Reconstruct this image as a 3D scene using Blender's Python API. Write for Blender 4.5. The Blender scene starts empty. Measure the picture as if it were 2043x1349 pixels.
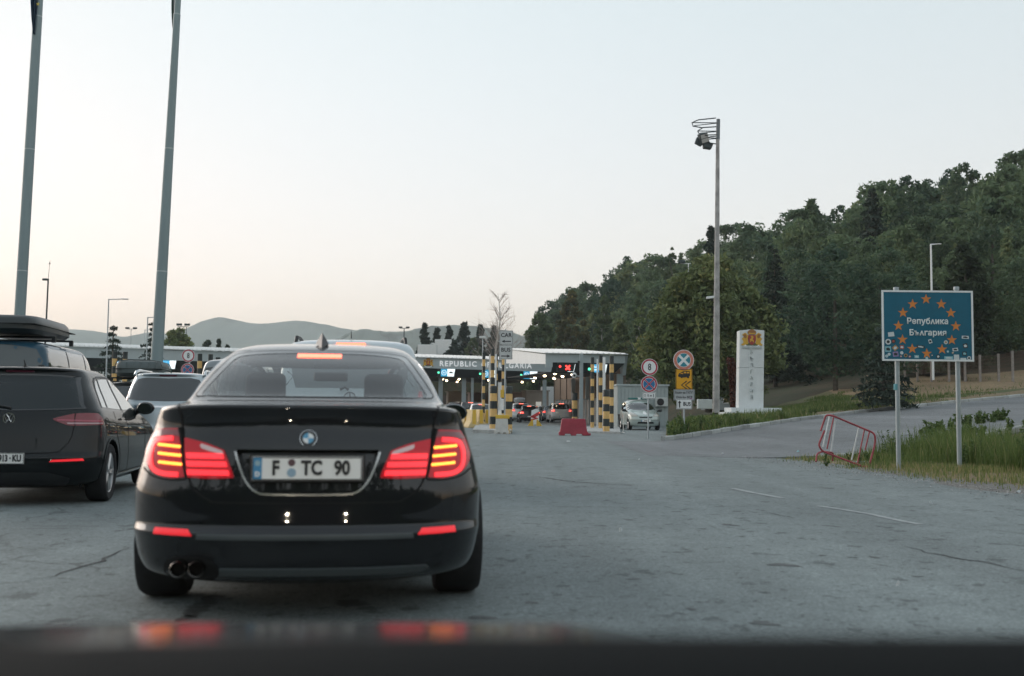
import bpy, bmesh, math, random
import numpy as np
from mathutils import Vector, Matrix
from mathutils.bvhtree import BVHTree
from mathutils.geometry import delaunay_2d_cdt

SC = bpy.context.scene
COL = SC.collection
random.seed(7)
RNG = np.random.default_rng(7)

# ------------------------------------------------------------------ camera
FPX, CX, CY = 2150.0, 1021.5, 674.5          # focal length and centre in photograph pixels
CAM_H = 1.04
PITCH = math.atan(143.5 / FPX)
ROLL = 0.009
cam = bpy.data.cameras.new('camera')
cam.sensor_width = 36.0
cam.lens = 36.0 * FPX / 2043.0
cam.clip_start = 0.05
cam.clip_end = 30000.0
cam.dof.use_dof = True
cam.dof.focus_distance = 26.0
cam.dof.aperture_fstop = 2.4
cam_ob = bpy.data.objects.new('camera', cam)
COL.objects.link(cam_ob)
CAM_R = (Matrix.Rotation(math.pi / 2 + PITCH, 3, 'X') @ Matrix.Rotation(ROLL, 3, 'Z'))
cam_ob.matrix_world = Matrix.Translation((0, 0, CAM_H)) @ CAM_R.to_4x4()
SC.camera = cam_ob

# ------------------------------------------------------------------ sky, sun, exposure
SUN_EL, SUN_AZ = math.radians(2.0), math.radians(-52.0)      # just above the horizon, beyond the left edge
W = bpy.data.worlds.new('World')
SC.world = W
W.use_nodes = True
wn, wl = W.node_tree.nodes, W.node_tree.links
wn.clear()
w_out = wn.new('ShaderNodeOutputWorld')
w_bg = wn.new('ShaderNodeBackground')
w_sky = wn.new('ShaderNodeTexSky')
w_sky.sky_type = 'NISHITA'
w_sky.sun_disc = False
w_sky.sun_elevation = SUN_EL
w_sky.sun_rotation = SUN_AZ
w_sky.altitude = 500
w_sky.air_density = 1.0
w_sky.dust_density = 1.6
w_sky.ozone_density = 1.5
w_gam = wn.new('ShaderNodeGamma')
w_gam.inputs['Gamma'].default_value = 0.37
w_hsv = wn.new('ShaderNodeHueSaturation')
w_hsv.inputs['Saturation'].default_value = 0.85
wl.new(w_sky.outputs['Color'], w_gam.inputs['Color'])
wl.new(w_gam.outputs['Color'], w_hsv.inputs['Color'])
w_mul = wn.new('ShaderNodeMix'); w_mul.data_type = 'RGBA'; w_mul.blend_type = 'MULTIPLY'
w_mul.inputs[0].default_value = 1.0
w_tc = wn.new('ShaderNodeTexCoord'); w_sep = wn.new('ShaderNodeSeparateXYZ')          # dusk: rosy near the horizon, cooler above, all the way round
wl.new(w_tc.outputs['Generated'], w_sep.inputs[0])
w_ramp = wn.new('ShaderNodeValToRGB')
w_ramp.color_ramp.elements[0].position = 0.02; w_ramp.color_ramp.elements[0].color = (1.0, 0.835, 0.865, 1)
w_e = w_ramp.color_ramp.elements.new(0.13); w_e.color = (0.985, 0.895, 0.905, 1)
w_ramp.color_ramp.elements[2].position = 0.36; w_ramp.color_ramp.elements[2].color = (0.93, 0.925, 0.905, 1)
wl.new(w_sep.outputs['Z'], w_ramp.inputs['Fac']); wl.new(w_ramp.outputs['Color'], w_mul.inputs[7])
wl.new(w_hsv.outputs['Color'], w_mul.inputs[6])
wl.new(w_mul.outputs[2], w_bg.inputs['Color'])
w_bg.inputs['Strength'].default_value = 0.15
wl.new(w_bg.outputs['Background'], w_out.inputs['Surface'])

sun = bpy.data.lights.new('sun', 'SUN')
sun.energy = 0.3
sun.angle = math.radians(40)
sun.color = (1.0, 0.90, 0.82)
sun_ob = bpy.data.objects.new('sun', sun)
COL.objects.link(sun_ob)
sd = Vector((math.sin(SUN_AZ) * math.cos(0.25), math.cos(SUN_AZ) * math.cos(0.25), math.sin(0.25)))
sun_ob.rotation_euler = (-sd).to_track_quat('-Z', 'Y').to_euler()

SC.view_settings.view_transform = 'Standard'
SC.view_settings.look = 'None'
SC.view_settings.gamma = 1.0
SC.view_settings.use_curve_mapping = False
SC.view_settings.exposure = 2.76
SC.render.engine = 'CYCLES'
SC.cycles.use_denoising = True
SC.cycles.max_bounces = 8
SC.cycles.transparent_max_bounces = 12
SC.cycles.caustics_reflective = False
SC.cycles.caustics_refractive = False
SC.cycles.sample_clamp_indirect = 4.0

# ------------------------------------------------------------------ pixel -> place
def ray(px, py):
    return CAM_R @ Vector(((px - CX) / FPX, -(py - CY) / FPX, -1.0))
def gp(px, py, z=0.0):
    d = ray(px, py); t = (z - CAM_H) / d.z
    return Vector((d.x * t, d.y * t, z))
def at(px, py, Y):
    d = ray(px, py); t = Y / d.y
    return Vector((d.x * t, Y, CAM_H + d.z * t))
def ppm(Y):                                   # pixels per metre at a distance
    return FPX / Y

# ------------------------------------------------------------------ materials
MATS = {}
def pm(name, col, rough=0.6, metal=0.0, emit=None, estr=0.0, coat=0.0, var=0.0, vscale=4.0, spec=0.5, bump=0.0, bscale=40.0, alpha=None):
    if name in MATS: return MATS[name]
    m = bpy.data.materials.new(name); m.use_nodes = True
    nt = m.node_tree; b = nt.nodes['Principled BSDF']
    b.inputs['Base Color'].default_value = (*col, 1)
    b.inputs['Roughness'].default_value = rough
    b.inputs['Metallic'].default_value = metal
    b.inputs['Specular IOR Level'].default_value = spec
    if coat:
        b.inputs['Coat Weight'].default_value = coat
        b.inputs['Coat Roughness'].default_value = 0.03
    if emit:
        b.inputs['Emission Color'].default_value = (*emit, 1)
        b.inputs['Emission Strength'].default_value = estr
    tc = None
    if var or bump:
        tc = nt.nodes.new('ShaderNodeTexCoord')
    if var:
        n = nt.nodes.new('ShaderNodeTexNoise'); n.inputs['Scale'].default_value = vscale
        n.inputs['Detail'].default_value = 6; n.inputs['Roughness'].default_value = 0.65
        nt.links.new(tc.outputs['Object'], n.inputs['Vector'])
        mr = nt.nodes.new('ShaderNodeMapRange')
        mr.inputs['From Min'].default_value = 0.3; mr.inputs['From Max'].default_value = 0.7
        mr.inputs['To Min'].default_value = 1 - var; mr.inputs['To Max'].default_value = 1 + var
        nt.links.new(n.outputs['Fac'], mr.inputs['Value'])
        mx = nt.nodes.new('ShaderNodeVectorMath'); mx.operation = 'SCALE'
        mx.inputs[0].default_value = col
        nt.links.new(mr.outputs['Result'], mx.inputs['Scale'])
        nt.links.new(mx.outputs['Vector'], b.inputs['Base Color'])
    if bump:
        n2 = nt.nodes.new('ShaderNodeTexNoise'); n2.inputs['Scale'].default_value = bscale
        n2.inputs['Detail'].default_value = 4
        nt.links.new(tc.outputs['Object'], n2.inputs['Vector'])
        bp = nt.nodes.new('ShaderNodeBump'); bp.inputs['Strength'].default_value = bump
        bp.inputs['Distance'].default_value = 0.02
        nt.links.new(n2.outputs['Fac'], bp.inputs['Height'])
        nt.links.new(bp.outputs['Normal'], b.inputs['Normal'])
    MATS[name] = m
    return m

def glass_mat(name, tint, rough=0.02, see=0.5):
    """tinted pane: part see-through, part dark glossy"""
    if name in MATS: return MATS[name]
    m = bpy.data.materials.new(name); m.use_nodes = True
    nt = m.node_tree; nt.nodes.clear()
    o = nt.nodes.new('ShaderNodeOutputMaterial')
    tr = nt.nodes.new('ShaderNodeBsdfTransparent'); tr.inputs['Color'].default_value = (*tint, 1)
    gl = nt.nodes.new('ShaderNodeBsdfGlossy'); gl.inputs['Roughness'].default_value = rough
    gl.inputs['Color'].default_value = (1, 1, 1, 1)
    df = nt.nodes.new('ShaderNodeBsdfDiffuse'); df.inputs['Color'].default_value = (0.30, 0.32, 0.33, 1)
    lw = nt.nodes.new('ShaderNodeLayerWeight'); lw.inputs['Blend'].default_value = 0.5
    pw = nt.nodes.new('ShaderNodeMath'); pw.operation = 'POWER'; pw.inputs[1].default_value = 5.0; nt.links.new(lw.outputs['Facing'], pw.inputs[0])
    fr = nt.nodes.new('ShaderNodeMath'); fr.operation = 'MULTIPLY_ADD'; fr.inputs[1].default_value = 0.95; fr.inputs[2].default_value = 0.045; nt.links.new(pw.outputs[0], fr.inputs[0])
    m1 = nt.nodes.new('ShaderNodeMixShader'); m1.inputs[0].default_value = 1 - see
    nt.links.new(tr.outputs[0], m1.inputs[1]); nt.links.new(df.outputs[0], m1.inputs[2])
    m2 = nt.nodes.new('ShaderNodeMixShader')
    nt.links.new(fr.outputs[0], m2.inputs[0]); nt.links.new(m1.outputs[0], m2.inputs[1]); nt.links.new(gl.outputs[0], m2.inputs[2])
    nt.links.new(m2.outputs[0], o.inputs['Surface'])
    MATS[name] = m
    return m

# ------------------------------------------------------------------ objects
def link(o, parent=None):
    COL.objects.link(o)
    if parent is not None: o.parent = parent
    return o
def tag(o, label=None, cat=None, group=None, kind=None):
    if label: o['label'] = label
    if cat: o['category'] = cat
    if group: o['group'] = group
    if kind: o['kind'] = kind
    return o
def thing(name, label, cat, loc=(0, 0, 0), rz=0.0, group=None):
    o = bpy.data.objects.new(name, None); o.empty_display_size = 0.2
    o.location = loc; o.rotation_euler = (0, 0, rz)
    link(o); return tag(o, label, cat, group)
def mesh_obj(name, V, F, mat, parent=None, smooth=False, auto=None):
    me = bpy.data.meshes.new(name)
    me.from_pydata([tuple(v) for v in V], [], [tuple(f) for f in F])
    if mat is not None: me.materials.append(mat)
    if smooth: me.shade_smooth()
    me.update()
    return link(bpy.data.objects.new(name, me), parent)
def np_mesh(name, V, F, mat, parent=None, smooth=False, attr=None):
    """V (n,3), F (m,k) arrays, fast"""
    me = bpy.data.meshes.new(name)
    V = np.asarray(V, np.float32); F = np.asarray(F, np.int32); m, k = F.shape
    me.vertices.add(len(V)); me.vertices.foreach_set('co', V.ravel())
    me.loops.add(m * k); me.loops.foreach_set('vertex_index', F.ravel())
    me.polygons.add(m); me.polygons.foreach_set('loop_start', np.arange(0, m * k, k, dtype=np.int32))
    if smooth: me.polygons.foreach_set('use_smooth', np.ones(m, bool))
    if attr is not None:
        a = me.attributes.new('tint', 'FLOAT', 'POINT'); a.data.foreach_set('value', np.asarray(attr, np.float32))
    if mat is not None: me.materials.append(mat)
    me.update(calc_edges=True)
    return link(bpy.data.objects.new(name, me), parent)
def copy_tree(o, parent=None):
    c = o.copy(); COL.objects.link(c); c.parent = parent
    for ch in list(o.children): copy_tree(ch, c)
    return c

class MB:
    def __init__(s): s.v = []; s.f = []
    def add(s, V, F):
        n = len(s.v); s.v += [Vector(v) for v in V]; s.f += [tuple(i + n for i in f) for f in F]; return s
    def box(s, c, d, rz=0.0, m=None):
        x, y, z = (k / 2 for k in d); c = Vector(c)
        R = Matrix.Rotation(rz, 3, 'Z') if m is None else m
        V = [c + R @ Vector((sx * x, sy * y, sz * z)) for sz in (-1, 1) for sy in (-1, 1) for sx in (-1, 1)]
        return s.add(V, [(0, 2, 3, 1), (4, 5, 7, 6), (0, 1, 5, 4), (2, 6, 7, 3), (0, 4, 6, 2), (1, 3, 7, 5)])
    def cyl(s, a, b, r0, r1=None, n=12, cap=True):
        a, b = Vector(a), Vector(b); r1 = r0 if r1 is None else r1
        d = (b - a).normalized(); u = d.orthogonal().normalized(); w = d.cross(u)
        V = []
        for p, r in ((a, r0), (b, r1)):
            for k in range(n):
                t = 2 * math.pi * k / n; V.append(p + (u * math.cos(t) + w * math.sin(t)) * r)
        F = [(k, (k + 1) % n, n + (k + 1) % n, n + k) for k in range(n)]
        if cap: F += [tuple(range(n))[::-1], tuple(range(n, 2 * n))]
        return s.add(V, F)
    def tube(s, pts, r, n=8):
        pts = [Vector(p) for p in pts]
        rr = r if isinstance(r, (list, tuple)) else [r] * len(pts)
        V = []; N = len(pts); u = None
        for i, p in enumerate(pts):
            d = (pts[min(i + 1, N - 1)] - pts[max(i - 1, 0)]).normalized()
            if u is None: u = d.orthogonal().normalized()
            else: u = (u - d * u.dot(d)).normalized()
            w = d.cross(u)
            for k in range(n):
                t = 2 * math.pi * k / n; V.append(p + (u * math.cos(t) + w * math.sin(t)) * rr[i])
        F = [(i * n + k, i * n + (k + 1) % n, (i + 1) * n + (k + 1) % n, (i + 1) * n + k) for i in range(N - 1) for k in range(n)]
        F += [tuple(range(n))[::-1], tuple(range((N - 1) * n, N * n))]
        return s.add(V, F)
    def lathe(s, prof, n=24, m=None, closed=False):
        """prof of (radius, height); axis z, then matrix m"""
        V = []
        for r, h in prof:
            for k in range(n):
                t = 2 * math.pi * k / n; V.append(Vector((r * math.cos(t), r * math.sin(t), h)))
        if m is not None: V = [m @ v for v in V]
        P = len(prof)
        F = [(i * n + k, i * n + (k + 1) % n, ((i + 1) % P) * n + (k + 1) % n, ((i + 1) % P) * n + k) for i in range(P if closed else P - 1) for k in range(n)]
        return s.add(V, F)
    def prism(s, poly, y0, y1, m=None):
        """poly of (x, z) extruded from y0 (seen side) to y1"""
        n = len(poly)
        V = [Vector((x, y0, z)) for x, z in poly] + [Vector((x, y1, z)) for x, z in poly]
        if m is not None: V = [m @ v for v in V]
        a = sum(poly[i][0] * poly[(i + 1) % n][1] - poly[(i + 1) % n][0] * poly[i][1] for i in range(n))
        F = [tuple(range(n)), tuple(range(n, 2 * n))[::-1]] + [(i, n + i, n + (i + 1) % n, (i + 1) % n) for i in range(n)]
        if a < 0: F = [f[::-1] for f in F]
        return s.add(V, F)
    def build(s, name, mat, parent=None, smooth=False, bevel=0.0, seg=1, loc=None):
        if bevel:
            bm = bmesh.new()
            vs = [bm.verts.new(v) for v in s.v]
            for f in s.f:
                try: bm.faces.new([vs[i] for i in f])
                except ValueError: pass
            bm.normal_update()
            ed = [e for e in bm.edges if len(e.link_faces) == 2 and e.calc_face_angle(0) > 0.5]
            bmesh.ops.bevel(bm, geom=ed, offset=bevel, segments=seg, affect='EDGES', profile=0.5, clamp_overlap=True)
            me = bpy.data.meshes.new(name); bm.to_mesh(me); bm.free()
            if mat is not None: me.materials.append(mat)
            if smooth: me.shade_smooth()
            o = link(bpy.data.objects.new(name, me), parent)
        else:
            o = mesh_obj(name, s.v, s.f, mat, parent, smooth)
        if smooth == 'auto' or smooth:
            try: o.data.set_sharp_from_angle(angle=math.radians(35))
            except Exception: pass
        if loc is not None: o.location = loc
        return o

_txt = {}
def text_obj(s, size, mat, name, parent, loc, rz=0.0, extrude=0.003, bold=0.0, sx=1.0, align='CENTER', flat=False, rot=None, space=1.0):
    key = (s, size, extrude, bold, align, space)

    if key not in _txt:
        c = bpy.data.curves.new('txt', 'FONT'); c.body = s; c.size = size; c.extrude = extrude; c.bevel_depth = bold; c.bevel_resolution = 0
        c.align_x = align; c.align_y = 'CENTER'; c.resolution_u = 3; c.space_character = space
        o = bpy.data.objects.new('txt', c); COL.objects.link(o)
        bpy.context.view_layer.update()
        dg = bpy.context.evaluated_depsgraph_get()
        me = bpy.data.meshes.new_from_object(o.evaluated_get(dg), depsgraph=dg)
        bpy.data.objects.remove(o); bpy.data.curves.remove(c)
        _txt[key] = me
    me = _txt[key].copy(); me.materials.clear(); me.materials.append(mat)
    o = link(bpy.data.objects.new(name, me), parent)
    o['w0'] = float(max(v.co.x for v in me.vertices) - min(v.co.x for v in me.vertices)) if len(me.vertices) else 1.0
    o.location = loc; o.rotation_euler = rot if rot else (math.pi / 2, 0, rz); o.scale = (sx, 1, 1)
    return o

def in_poly(P, poly):
    """P (n,2) inside polygon?"""
    P = np.asarray(P); x, y = P[:, 0], P[:, 1]; r = np.zeros(len(P), bool); n = len(poly)
    for i in range(n):
        x0, y0 = poly[i]; x1, y1 = poly[(i + 1) % n]
        c = ((y0 > y) != (y1 > y))
        with np.errstate(divide='ignore', invalid='ignore'):
            r ^= c & (x < (x1 - x0) * (y - y0) / ((y1 - y0) if y1 != y0 else 1e-12) + x0)
    return r
def smooth_poly(pts, n=4, closed=True):
    """Catmull-Rom through the points; a point (x, y, 1) is kept as a corner"""
    out = []; N = len(pts)
    for i in range(N if closed else N - 1):
        p1, p2 = pts[i], pts[(i + 1) % N]
        p0 = pts[(i - 1) % N] if closed else pts[max(i - 1, 0)]
        p3 = pts[(i + 2) % N] if closed else pts[min(i + 2, N - 1)]
        if len(p1) > 2: p0 = p1
        if len(p2) > 2: p3 = p2
        for k in range(n):
            t = k / n; q = []
            for a in (0, 1):
                q.append(0.5 * (2 * p1[a] + (p2[a] - p0[a]) * t + (2 * p0[a] - 5 * p1[a] + 4 * p2[a] - p3[a]) * t * t + (3 * p1[a] - p0[a] - 3 * p2[a] + p3[a]) * t ** 3))
            out.append(tuple(q))
    if not closed: out.append(tuple(pts[-1][:2]))
    return out
def strip_poly(pts, w):
    """polyline -> thin closed polygon"""
    L, R = [], []
    for i, p in enumerate(pts):
        a, b = pts[max(i - 1, 0)], pts[min(i + 1, len(pts) - 1)]
        dx, dy = b[0] - a[0], b[1] - a[1]; l = math.hypot(dx, dy) or 1
        nx, ny = -dy / l * w / 2, dx / l * w / 2
        L.append((p[0] + nx, p[1] + ny)); R.append((p[0] - nx, p[1] - ny))
    return L + R[::-1]
def disc_poly(r, n=32, cx=0.0, cz=0.0, a0=0.0, a1=2 * math.pi):
    full = abs(a1 - a0 - 2 * math.pi) < 1e-6
    return [(cx + r * math.cos(a0 + (a1 - a0) * k / (n if full else n - 1)), cz + r * math.sin(a0 + (a1 - a0) * k / (n if full else n - 1))) for k in range(n)]
def star_poly(r, cx=0.0, cz=0.0, q=0.40, n=5):
    return [(cx + (r if k % 2 == 0 else r * q) * math.sin(math.pi * k / n), cz + (r if k % 2 == 0 else r * q) * math.cos(math.pi * k / n)) for k in range(2 * n)]
def flat(name, poly, y, th, mat, parent):
    """a thin plate in the x-z plane, its seen face at y"""
    return MB().prism(poly, y, y + th).build(name, mat, parent)

# common materials
M_BLACK = pm('black_plastic', (0.012, 0.013, 0.014), 0.5)
M_RUB = pm('rubber', (0.012, 0.012, 0.013), 0.85, var=0.3, vscale=20)
M_CHROME = pm('chrome', (0.7, 0.7, 0.7), 0.12, 1.0)
M_ALU = pm('wheel_metal', (0.5, 0.51, 0.52), 0.35, 0.8)
M_GALV = pm('galvanised_steel', (0.42, 0.46, 0.48), 0.5, 0.5, var=0.12, vscale=9)
M_WHITE = pm('white_paint', (0.78, 0.79, 0.78), 0.5, var=0.06, vscale=3)
M_CONC = pm('concrete', (0.36, 0.37, 0.36), 0.9, var=0.22, vscale=5, bump=0.3, bscale=30)
M_REDP = pm('red_sign_paint', (0.46, 0.03, 0.06), 0.4)
M_INK = pm('black_print', (0.015, 0.015, 0.017), 0.5)
M_SIGNW = pm('white_sign_face', (0.80, 0.81, 0.80), 0.4, var=0.05, vscale=6)
M_SIGNB = pm('blue_sign_face', (0.02, 0.17, 0.36), 0.4, var=0.08)
ESC = 2 ** -2.76                              # lamps are set against the exposure
_pm0 = pm
def pm(name, col, *a, **k):
    if 'estr' in k: k['estr'] *= ESC
    return _pm0(name, col, *a, **k)

# ------------------------------------------------------------------ ground sheets
def asphalt(name, base, cracks=True, stains=1.0):
    m = bpy.data.materials.new(name); m.use_nodes = True; MATS[name] = m
    nt = m.node_tree; N = nt.nodes; Lk = nt.links; b = N['Principled BSDF']
    b.inputs['Roughness'].default_value = 0.82; b.inputs['Specular IOR Level'].default_value = 0.35
    tc = N.new('ShaderNodeTexCoord')
    def noise(sc, det=4, rough=0.6, vec=None):
        n = N.new('ShaderNodeTexNoise'); n.inputs['Scale'].default_value = sc; n.inputs['Detail'].default_value = det; n.inputs['Roughness'].default_value = rough
        Lk.new(vec or tc.outputs['Object'], n.inputs['Vector']); return n
    def rng(src, a, bb, lo, hi):
        r = N.new('ShaderNodeMapRange'); r.inputs['From Min'].default_value = a; r.inputs['From Max'].default_value = bb
        r.inputs['To Min'].default_value = lo; r.inputs['To Max'].default_value = hi; Lk.new(src, r.inputs['Value']); return r.outputs['Result']
    def mul(a, c):
        x = N.new('ShaderNodeMath'); x.operation = 'MULTIPLY'; Lk.new(a, x.inputs[0]); Lk.new(c, x.inputs[1]); return x.outputs[0]
    big = rng(noise(0.16, 3).outputs['Fac'], 0.3, 0.7, 0.86, 1.12)
    mid = rng(noise(2.2, 5, 0.7).outputs['Fac'], 0.3, 0.7, 0.86, 1.13)
    fine = rng(noise(55, 3, 0.8).outputs['Fac'], 0.3, 0.7, 0.52, 1.48)
    fine2 = rng(noise(21, 4, 0.75).outputs['Fac'], 0.3, 0.7, 0.72, 1.28)
    grit = rng(noise(160, 2, 0.8).outputs['Fac'], 0.62, 0.74, 1.0, 1.7)
    fac = mul(mul(mul(big, mid), fine2), mul(fine, grit))
    # oil drips and tyre crumbs: small dark spots, stretched along the lane
    mp = N.new('ShaderNodeMapping'); mp.inputs['Rotation'].default_value = (0, 0, -0.14); mp.inputs['Scale'].default_value = (1.0, 0.8, 1)
    Lk.new(tc.outputs['Object'], mp.inputs['Vector'])
    sp = rng(noise(3.4, 4, 0.62, mp.outputs['Vector']).outputs['Fac'], 0.60, 0.655, 1.0, 1 - 0.45 * stains)
    sp2 = rng(noise(11.0, 3, 0.6, mp.outputs['Vector']).outputs['Fac'], 0.60, 0.66, 1.0, 1 - 0.40 * stains)
    fac = mul(fac, mul(sp, sp2))
    # long faint streaks along the wheel tracks
    mp2 = N.new('ShaderNodeMapping'); mp2.inputs['Rotation'].default_value = (0, 0, -0.14); mp2.inputs['Scale'].default_value = (0.55, 0.02, 1)
    Lk.new(tc.outputs['Object'], mp2.inputs['Vector'])
    st = rng(noise(1.3, 4, 0.6, mp2.outputs['Vector']).outputs['Fac'], 0.35, 0.65, 0.84, 1.12)
    fac = mul(fac, st)
    if cracks:
        dn = noise(0.5, 5, 0.6)
        ad = N.new('ShaderNodeVectorMath'); ad.operation = 'MULTIPLY_ADD'
        Lk.new(dn.outputs['Color'], ad.inputs[0]); ad.inputs[1].default_value = (2.2, 2.2, 0); Lk.new(tc.outputs['Object'], ad.inputs[2])
        vo = N.new('ShaderNodeTexVoronoi'); vo.feature = 'DISTANCE_TO_EDGE'; vo.inputs['Scale'].default_value = 0.15
        Lk.new(ad.outputs[0], vo.inputs['Vector'])
        cr = rng(vo.outputs['Distance'], 0.0010, 0.0050, 0.60, 1.0)
        cmask = rng(noise(0.35, 2).outputs['Fac'], 0.53, 0.60, 0.0, 1.0)
        mxc = N.new('ShaderNodeMix'); mxc.data_type = 'FLOAT'
        Lk.new(cmask, mxc.inputs[0]); mxc.inputs[2].default_value = 1.0; Lk.new(cr, mxc.inputs[3])
        fac = mul(fac, mxc.outputs[0])
    sc = N.new('ShaderNodeVectorMath'); sc.operation = 'SCALE'; sc.inputs[0].default_value = base
    Lk.new(fac, sc.inputs['Scale']); Lk.new(sc.outputs['Vector'], b.inputs['Base Color'])
    bp = N.new('ShaderNodeBump'); bp.inputs['Strength'].default_value = 0.5; bp.inputs['Distance'].default_value = 0.006
    Lk.new(noise(70, 4, 0.75).outputs['Fac'], bp.inputs['Height']); Lk.new(bp.outputs['Normal'], b.inputs['Normal'])
    return m
M_ASPH = asphalt('asphalt', (0.186, 0.214, 0.213))
M_ASPH2 = asphalt('old_asphalt', (0.165, 0.175, 0.180), cracks=True, stains=0.5)

def soil(name, ca, cb, cc, s1=0.5, s2=6.0):
    m = bpy.data.materials.new(name); m.use_nodes = True; MATS[name] = m
    nt = m.node_tree; N = nt.nodes; Lk = nt.links; b = N['Principled BSDF']; b.inputs['Roughness'].default_value = 0.95
    tc = N.new('ShaderNodeTexCoord')
    n1 = N.new('ShaderNodeTexNoise'); n1.inputs['Scale'].default_value = s1; n1.inputs['Detail'].default_value = 5; Lk.new(tc.outputs['Object'], n1.inputs['Vector'])
    n2 = N.new('ShaderNodeTexNoise'); n2.inputs['Scale'].default_value = s2; n2.inputs['Detail'].default_value = 6; n2.inputs['Roughness'].default_value = 0.75; Lk.new(tc.outputs['Object'], n2.inputs['Vector'])
    r1 = N.new('ShaderNodeValToRGB'); r1.color_ramp.elements[0].position = 0.40; r1.color_ramp.elements[1].position = 0.58
    r1.color_ramp.elements[0].color = (*ca, 1); r1.color_ramp.elements[1].color = (*cb, 1); Lk.new(n1.outputs['Fac'], r1.inputs['Fac'])
    r2 = N.new('ShaderNodeMapRange'); r2.inputs['From Min'].default_value = 0.42; r2.inputs['From Max'].default_value = 0.62; Lk.new(n2.outputs['Fac'], r2.inputs['Value'])
    mx = N.new('ShaderNodeMix'); mx.data_type = 'RGBA'; Lk.new(r2.outputs['Result'], mx.inputs[0]); Lk.new(r1.outputs['Color'], mx.inputs[6]); mx.inputs[7].default_value = (*cc, 1)
    Lk.new(mx.outputs[2], b.inputs['Base Color'])
    bp = N.new('ShaderNodeBump'); bp.inputs['Strength'].default_value = 0.8; bp.inputs['Distance'].default_value = 0.05
    Lk.new(n2.outputs['Fac'], bp.inputs['Height']); Lk.new(bp.outputs['Normal'], b.inputs['Normal'])
    return m
M_LAWN = soil('dry_lawn', (0.075, 0.11, 0.035), (0.21, 0.165, 0.085), (0.13, 0.125, 0.06), 0.28, 5)
M_STRAW = soil('straw_soil', (0.24, 0.185, 0.10), (0.30, 0.22, 0.13), (0.15, 0.12, 0.075), 0.9, 9)
M_FORESTFLOOR = soil('forest_floor', (0.045, 0.045, 0.025), (0.09, 0.06, 0.035), (0.04, 0.05, 0.02), 0.2, 2)
M_LEAFSOIL = soil('dead_leaf_slope', (0.30, 0.20, 0.125), (0.36, 0.25, 0.15), (0.22, 0.18, 0.09), 0.6, 5)
M_MOUNT = soil('wooded_mountain', (0.03, 0.055, 0.035), (0.045, 0.07, 0.04), (0.022, 0.045, 0.03), 0.006, 0.03)
M_GRAVEL = soil('gravel_edge', (0.16, 0.15, 0.135), (0.10, 0.095, 0.09), (0.28, 0.27, 0.25), 2.0, 22)

def sheet(name, pts, z, mat):
    o = mesh_obj(name, [(x, y, z) for x, y in pts], [tuple(range(len(pts)))], mat)
    return tag(o, kind='structure')
sheet('ground', [(-4400, -250), (4400, -250), (4400, 4850), (-4400, 4850)], -0.30, soil('far_fields', (0.06, 0.08, 0.035), (0.09, 0.10, 0.045), (0.05, 0.07, 0.03), 0.01, 0.1))
sheet('road', [(-120, -40), (60, -40), (60, 30), (45, 175), (-120, 175)], 0.0, M_ASPH)

# --- side road climbing to the right
def lerp1(x, xs, ys): return float(np.interp(x, xs, ys))
KX = [5.4, 7.6, 10.7, 14.2, 18, 23.5, 30, 45, 70, 110]; KY = [38, 42.6, 47.6, 52.4, 56.5, 60.6, 64, 71, 82, 98]
NX = [5.2, 7.4, 9.4, 12, 15.2, 20, 30, 60, 110]; NY = [24.6, 24.3, 25.2, 28.0, 31.6, 36.5, 45, 64, 84]
def kerb_y(x): return lerp1(x, KX, KY)
def near_y(x): return lerp1(x, NX, NY)
def ramp_z(x):
    t = max(0.0, x - 5.2)
    return 0.004 + (0.088 * t - 0.12 * (1 - math.exp(-t / 1.6)))* (1 if t > 0 else 0)
def ramp_zz(x): return max(0.004, ramp_z(x))
xs = [3.2, 4.2, 5.2] + [5.2 + 0.5 * k for k in range(1, 60)] + [36 + 4 * k for k in range(19)]
V, F = [], []
NT = 14
for x in xs:
    a, b = near_y(x), kerb_y(x)
    if x < 5.2: a, b = 25.2, 37.2 + (x - 3.2) * 0.3
    for k in range(NT + 1):
        V.append((x, a + (b - a) * k / NT, ramp_zz(x) if x > 5.2 else 0.004))
for i in range(len(xs) - 1):
    for k in range(NT):
        q = i * (NT + 1) + k
        F.append((q, q + NT + 1, q + NT + 2, q + 1))
nq = len(V)
for i, x in enumerate(xs):                     # earth face under the near edge
    a = V[i * (NT + 1)]; V.append((a[0], a[1] - .02, -.25)); 
for i in range(len(xs) - 1): F.append((i * (NT + 1), nq + i, nq + i + 1, (i + 1) * (NT + 1)))
tag(mesh_obj('side_road', V, F, M_ASPH2, smooth=False), kind='structure')

# --- grass verge beyond the kerb, climbing to the wood
def verge_slope(x0): return lerp1(x0, [5, 14, 20, 30], [0.03, 0.035, 0.085, 0.12])
def verge_pt(x0, s):
    y = kerb_y(x0) + s
    x = x0 + 0.145 * s
    z = ramp_zz(x0) + 0.10 + verge_slope(x0) * s * (1 if s < 12 else 1) + 0.05 * math.sin(x * 1.3 + y) * math.sin(y * 0.7) * min(1, s / 2)
    if x0 < 6.5: z = min(z, 0.12 + 0.4 * (x0 - 5.2))  if s > 0.5 else z
    return Vector((x, y, z))
def verge_z(x, y):
    x0 = x
    for _ in range(6): x0 = x - 0.145 * (y - kerb_y(x0))
    return verge_pt(x0, y - kerb_y(x0)).z
ss = [0.0, 0.25, 0.6, 1.2, 2, 3, 4, 5.5, 7, 9, 11, 13.5, 16]
xs = [5.45 + 0.6 * k for k in range(50)] + [36 + 4 * k for k in range(15)]
V = [verge_pt(x, s + (0.16 if s == 0 else 0.16)) for x in xs for s in ss]; n = len(ss)
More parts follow.
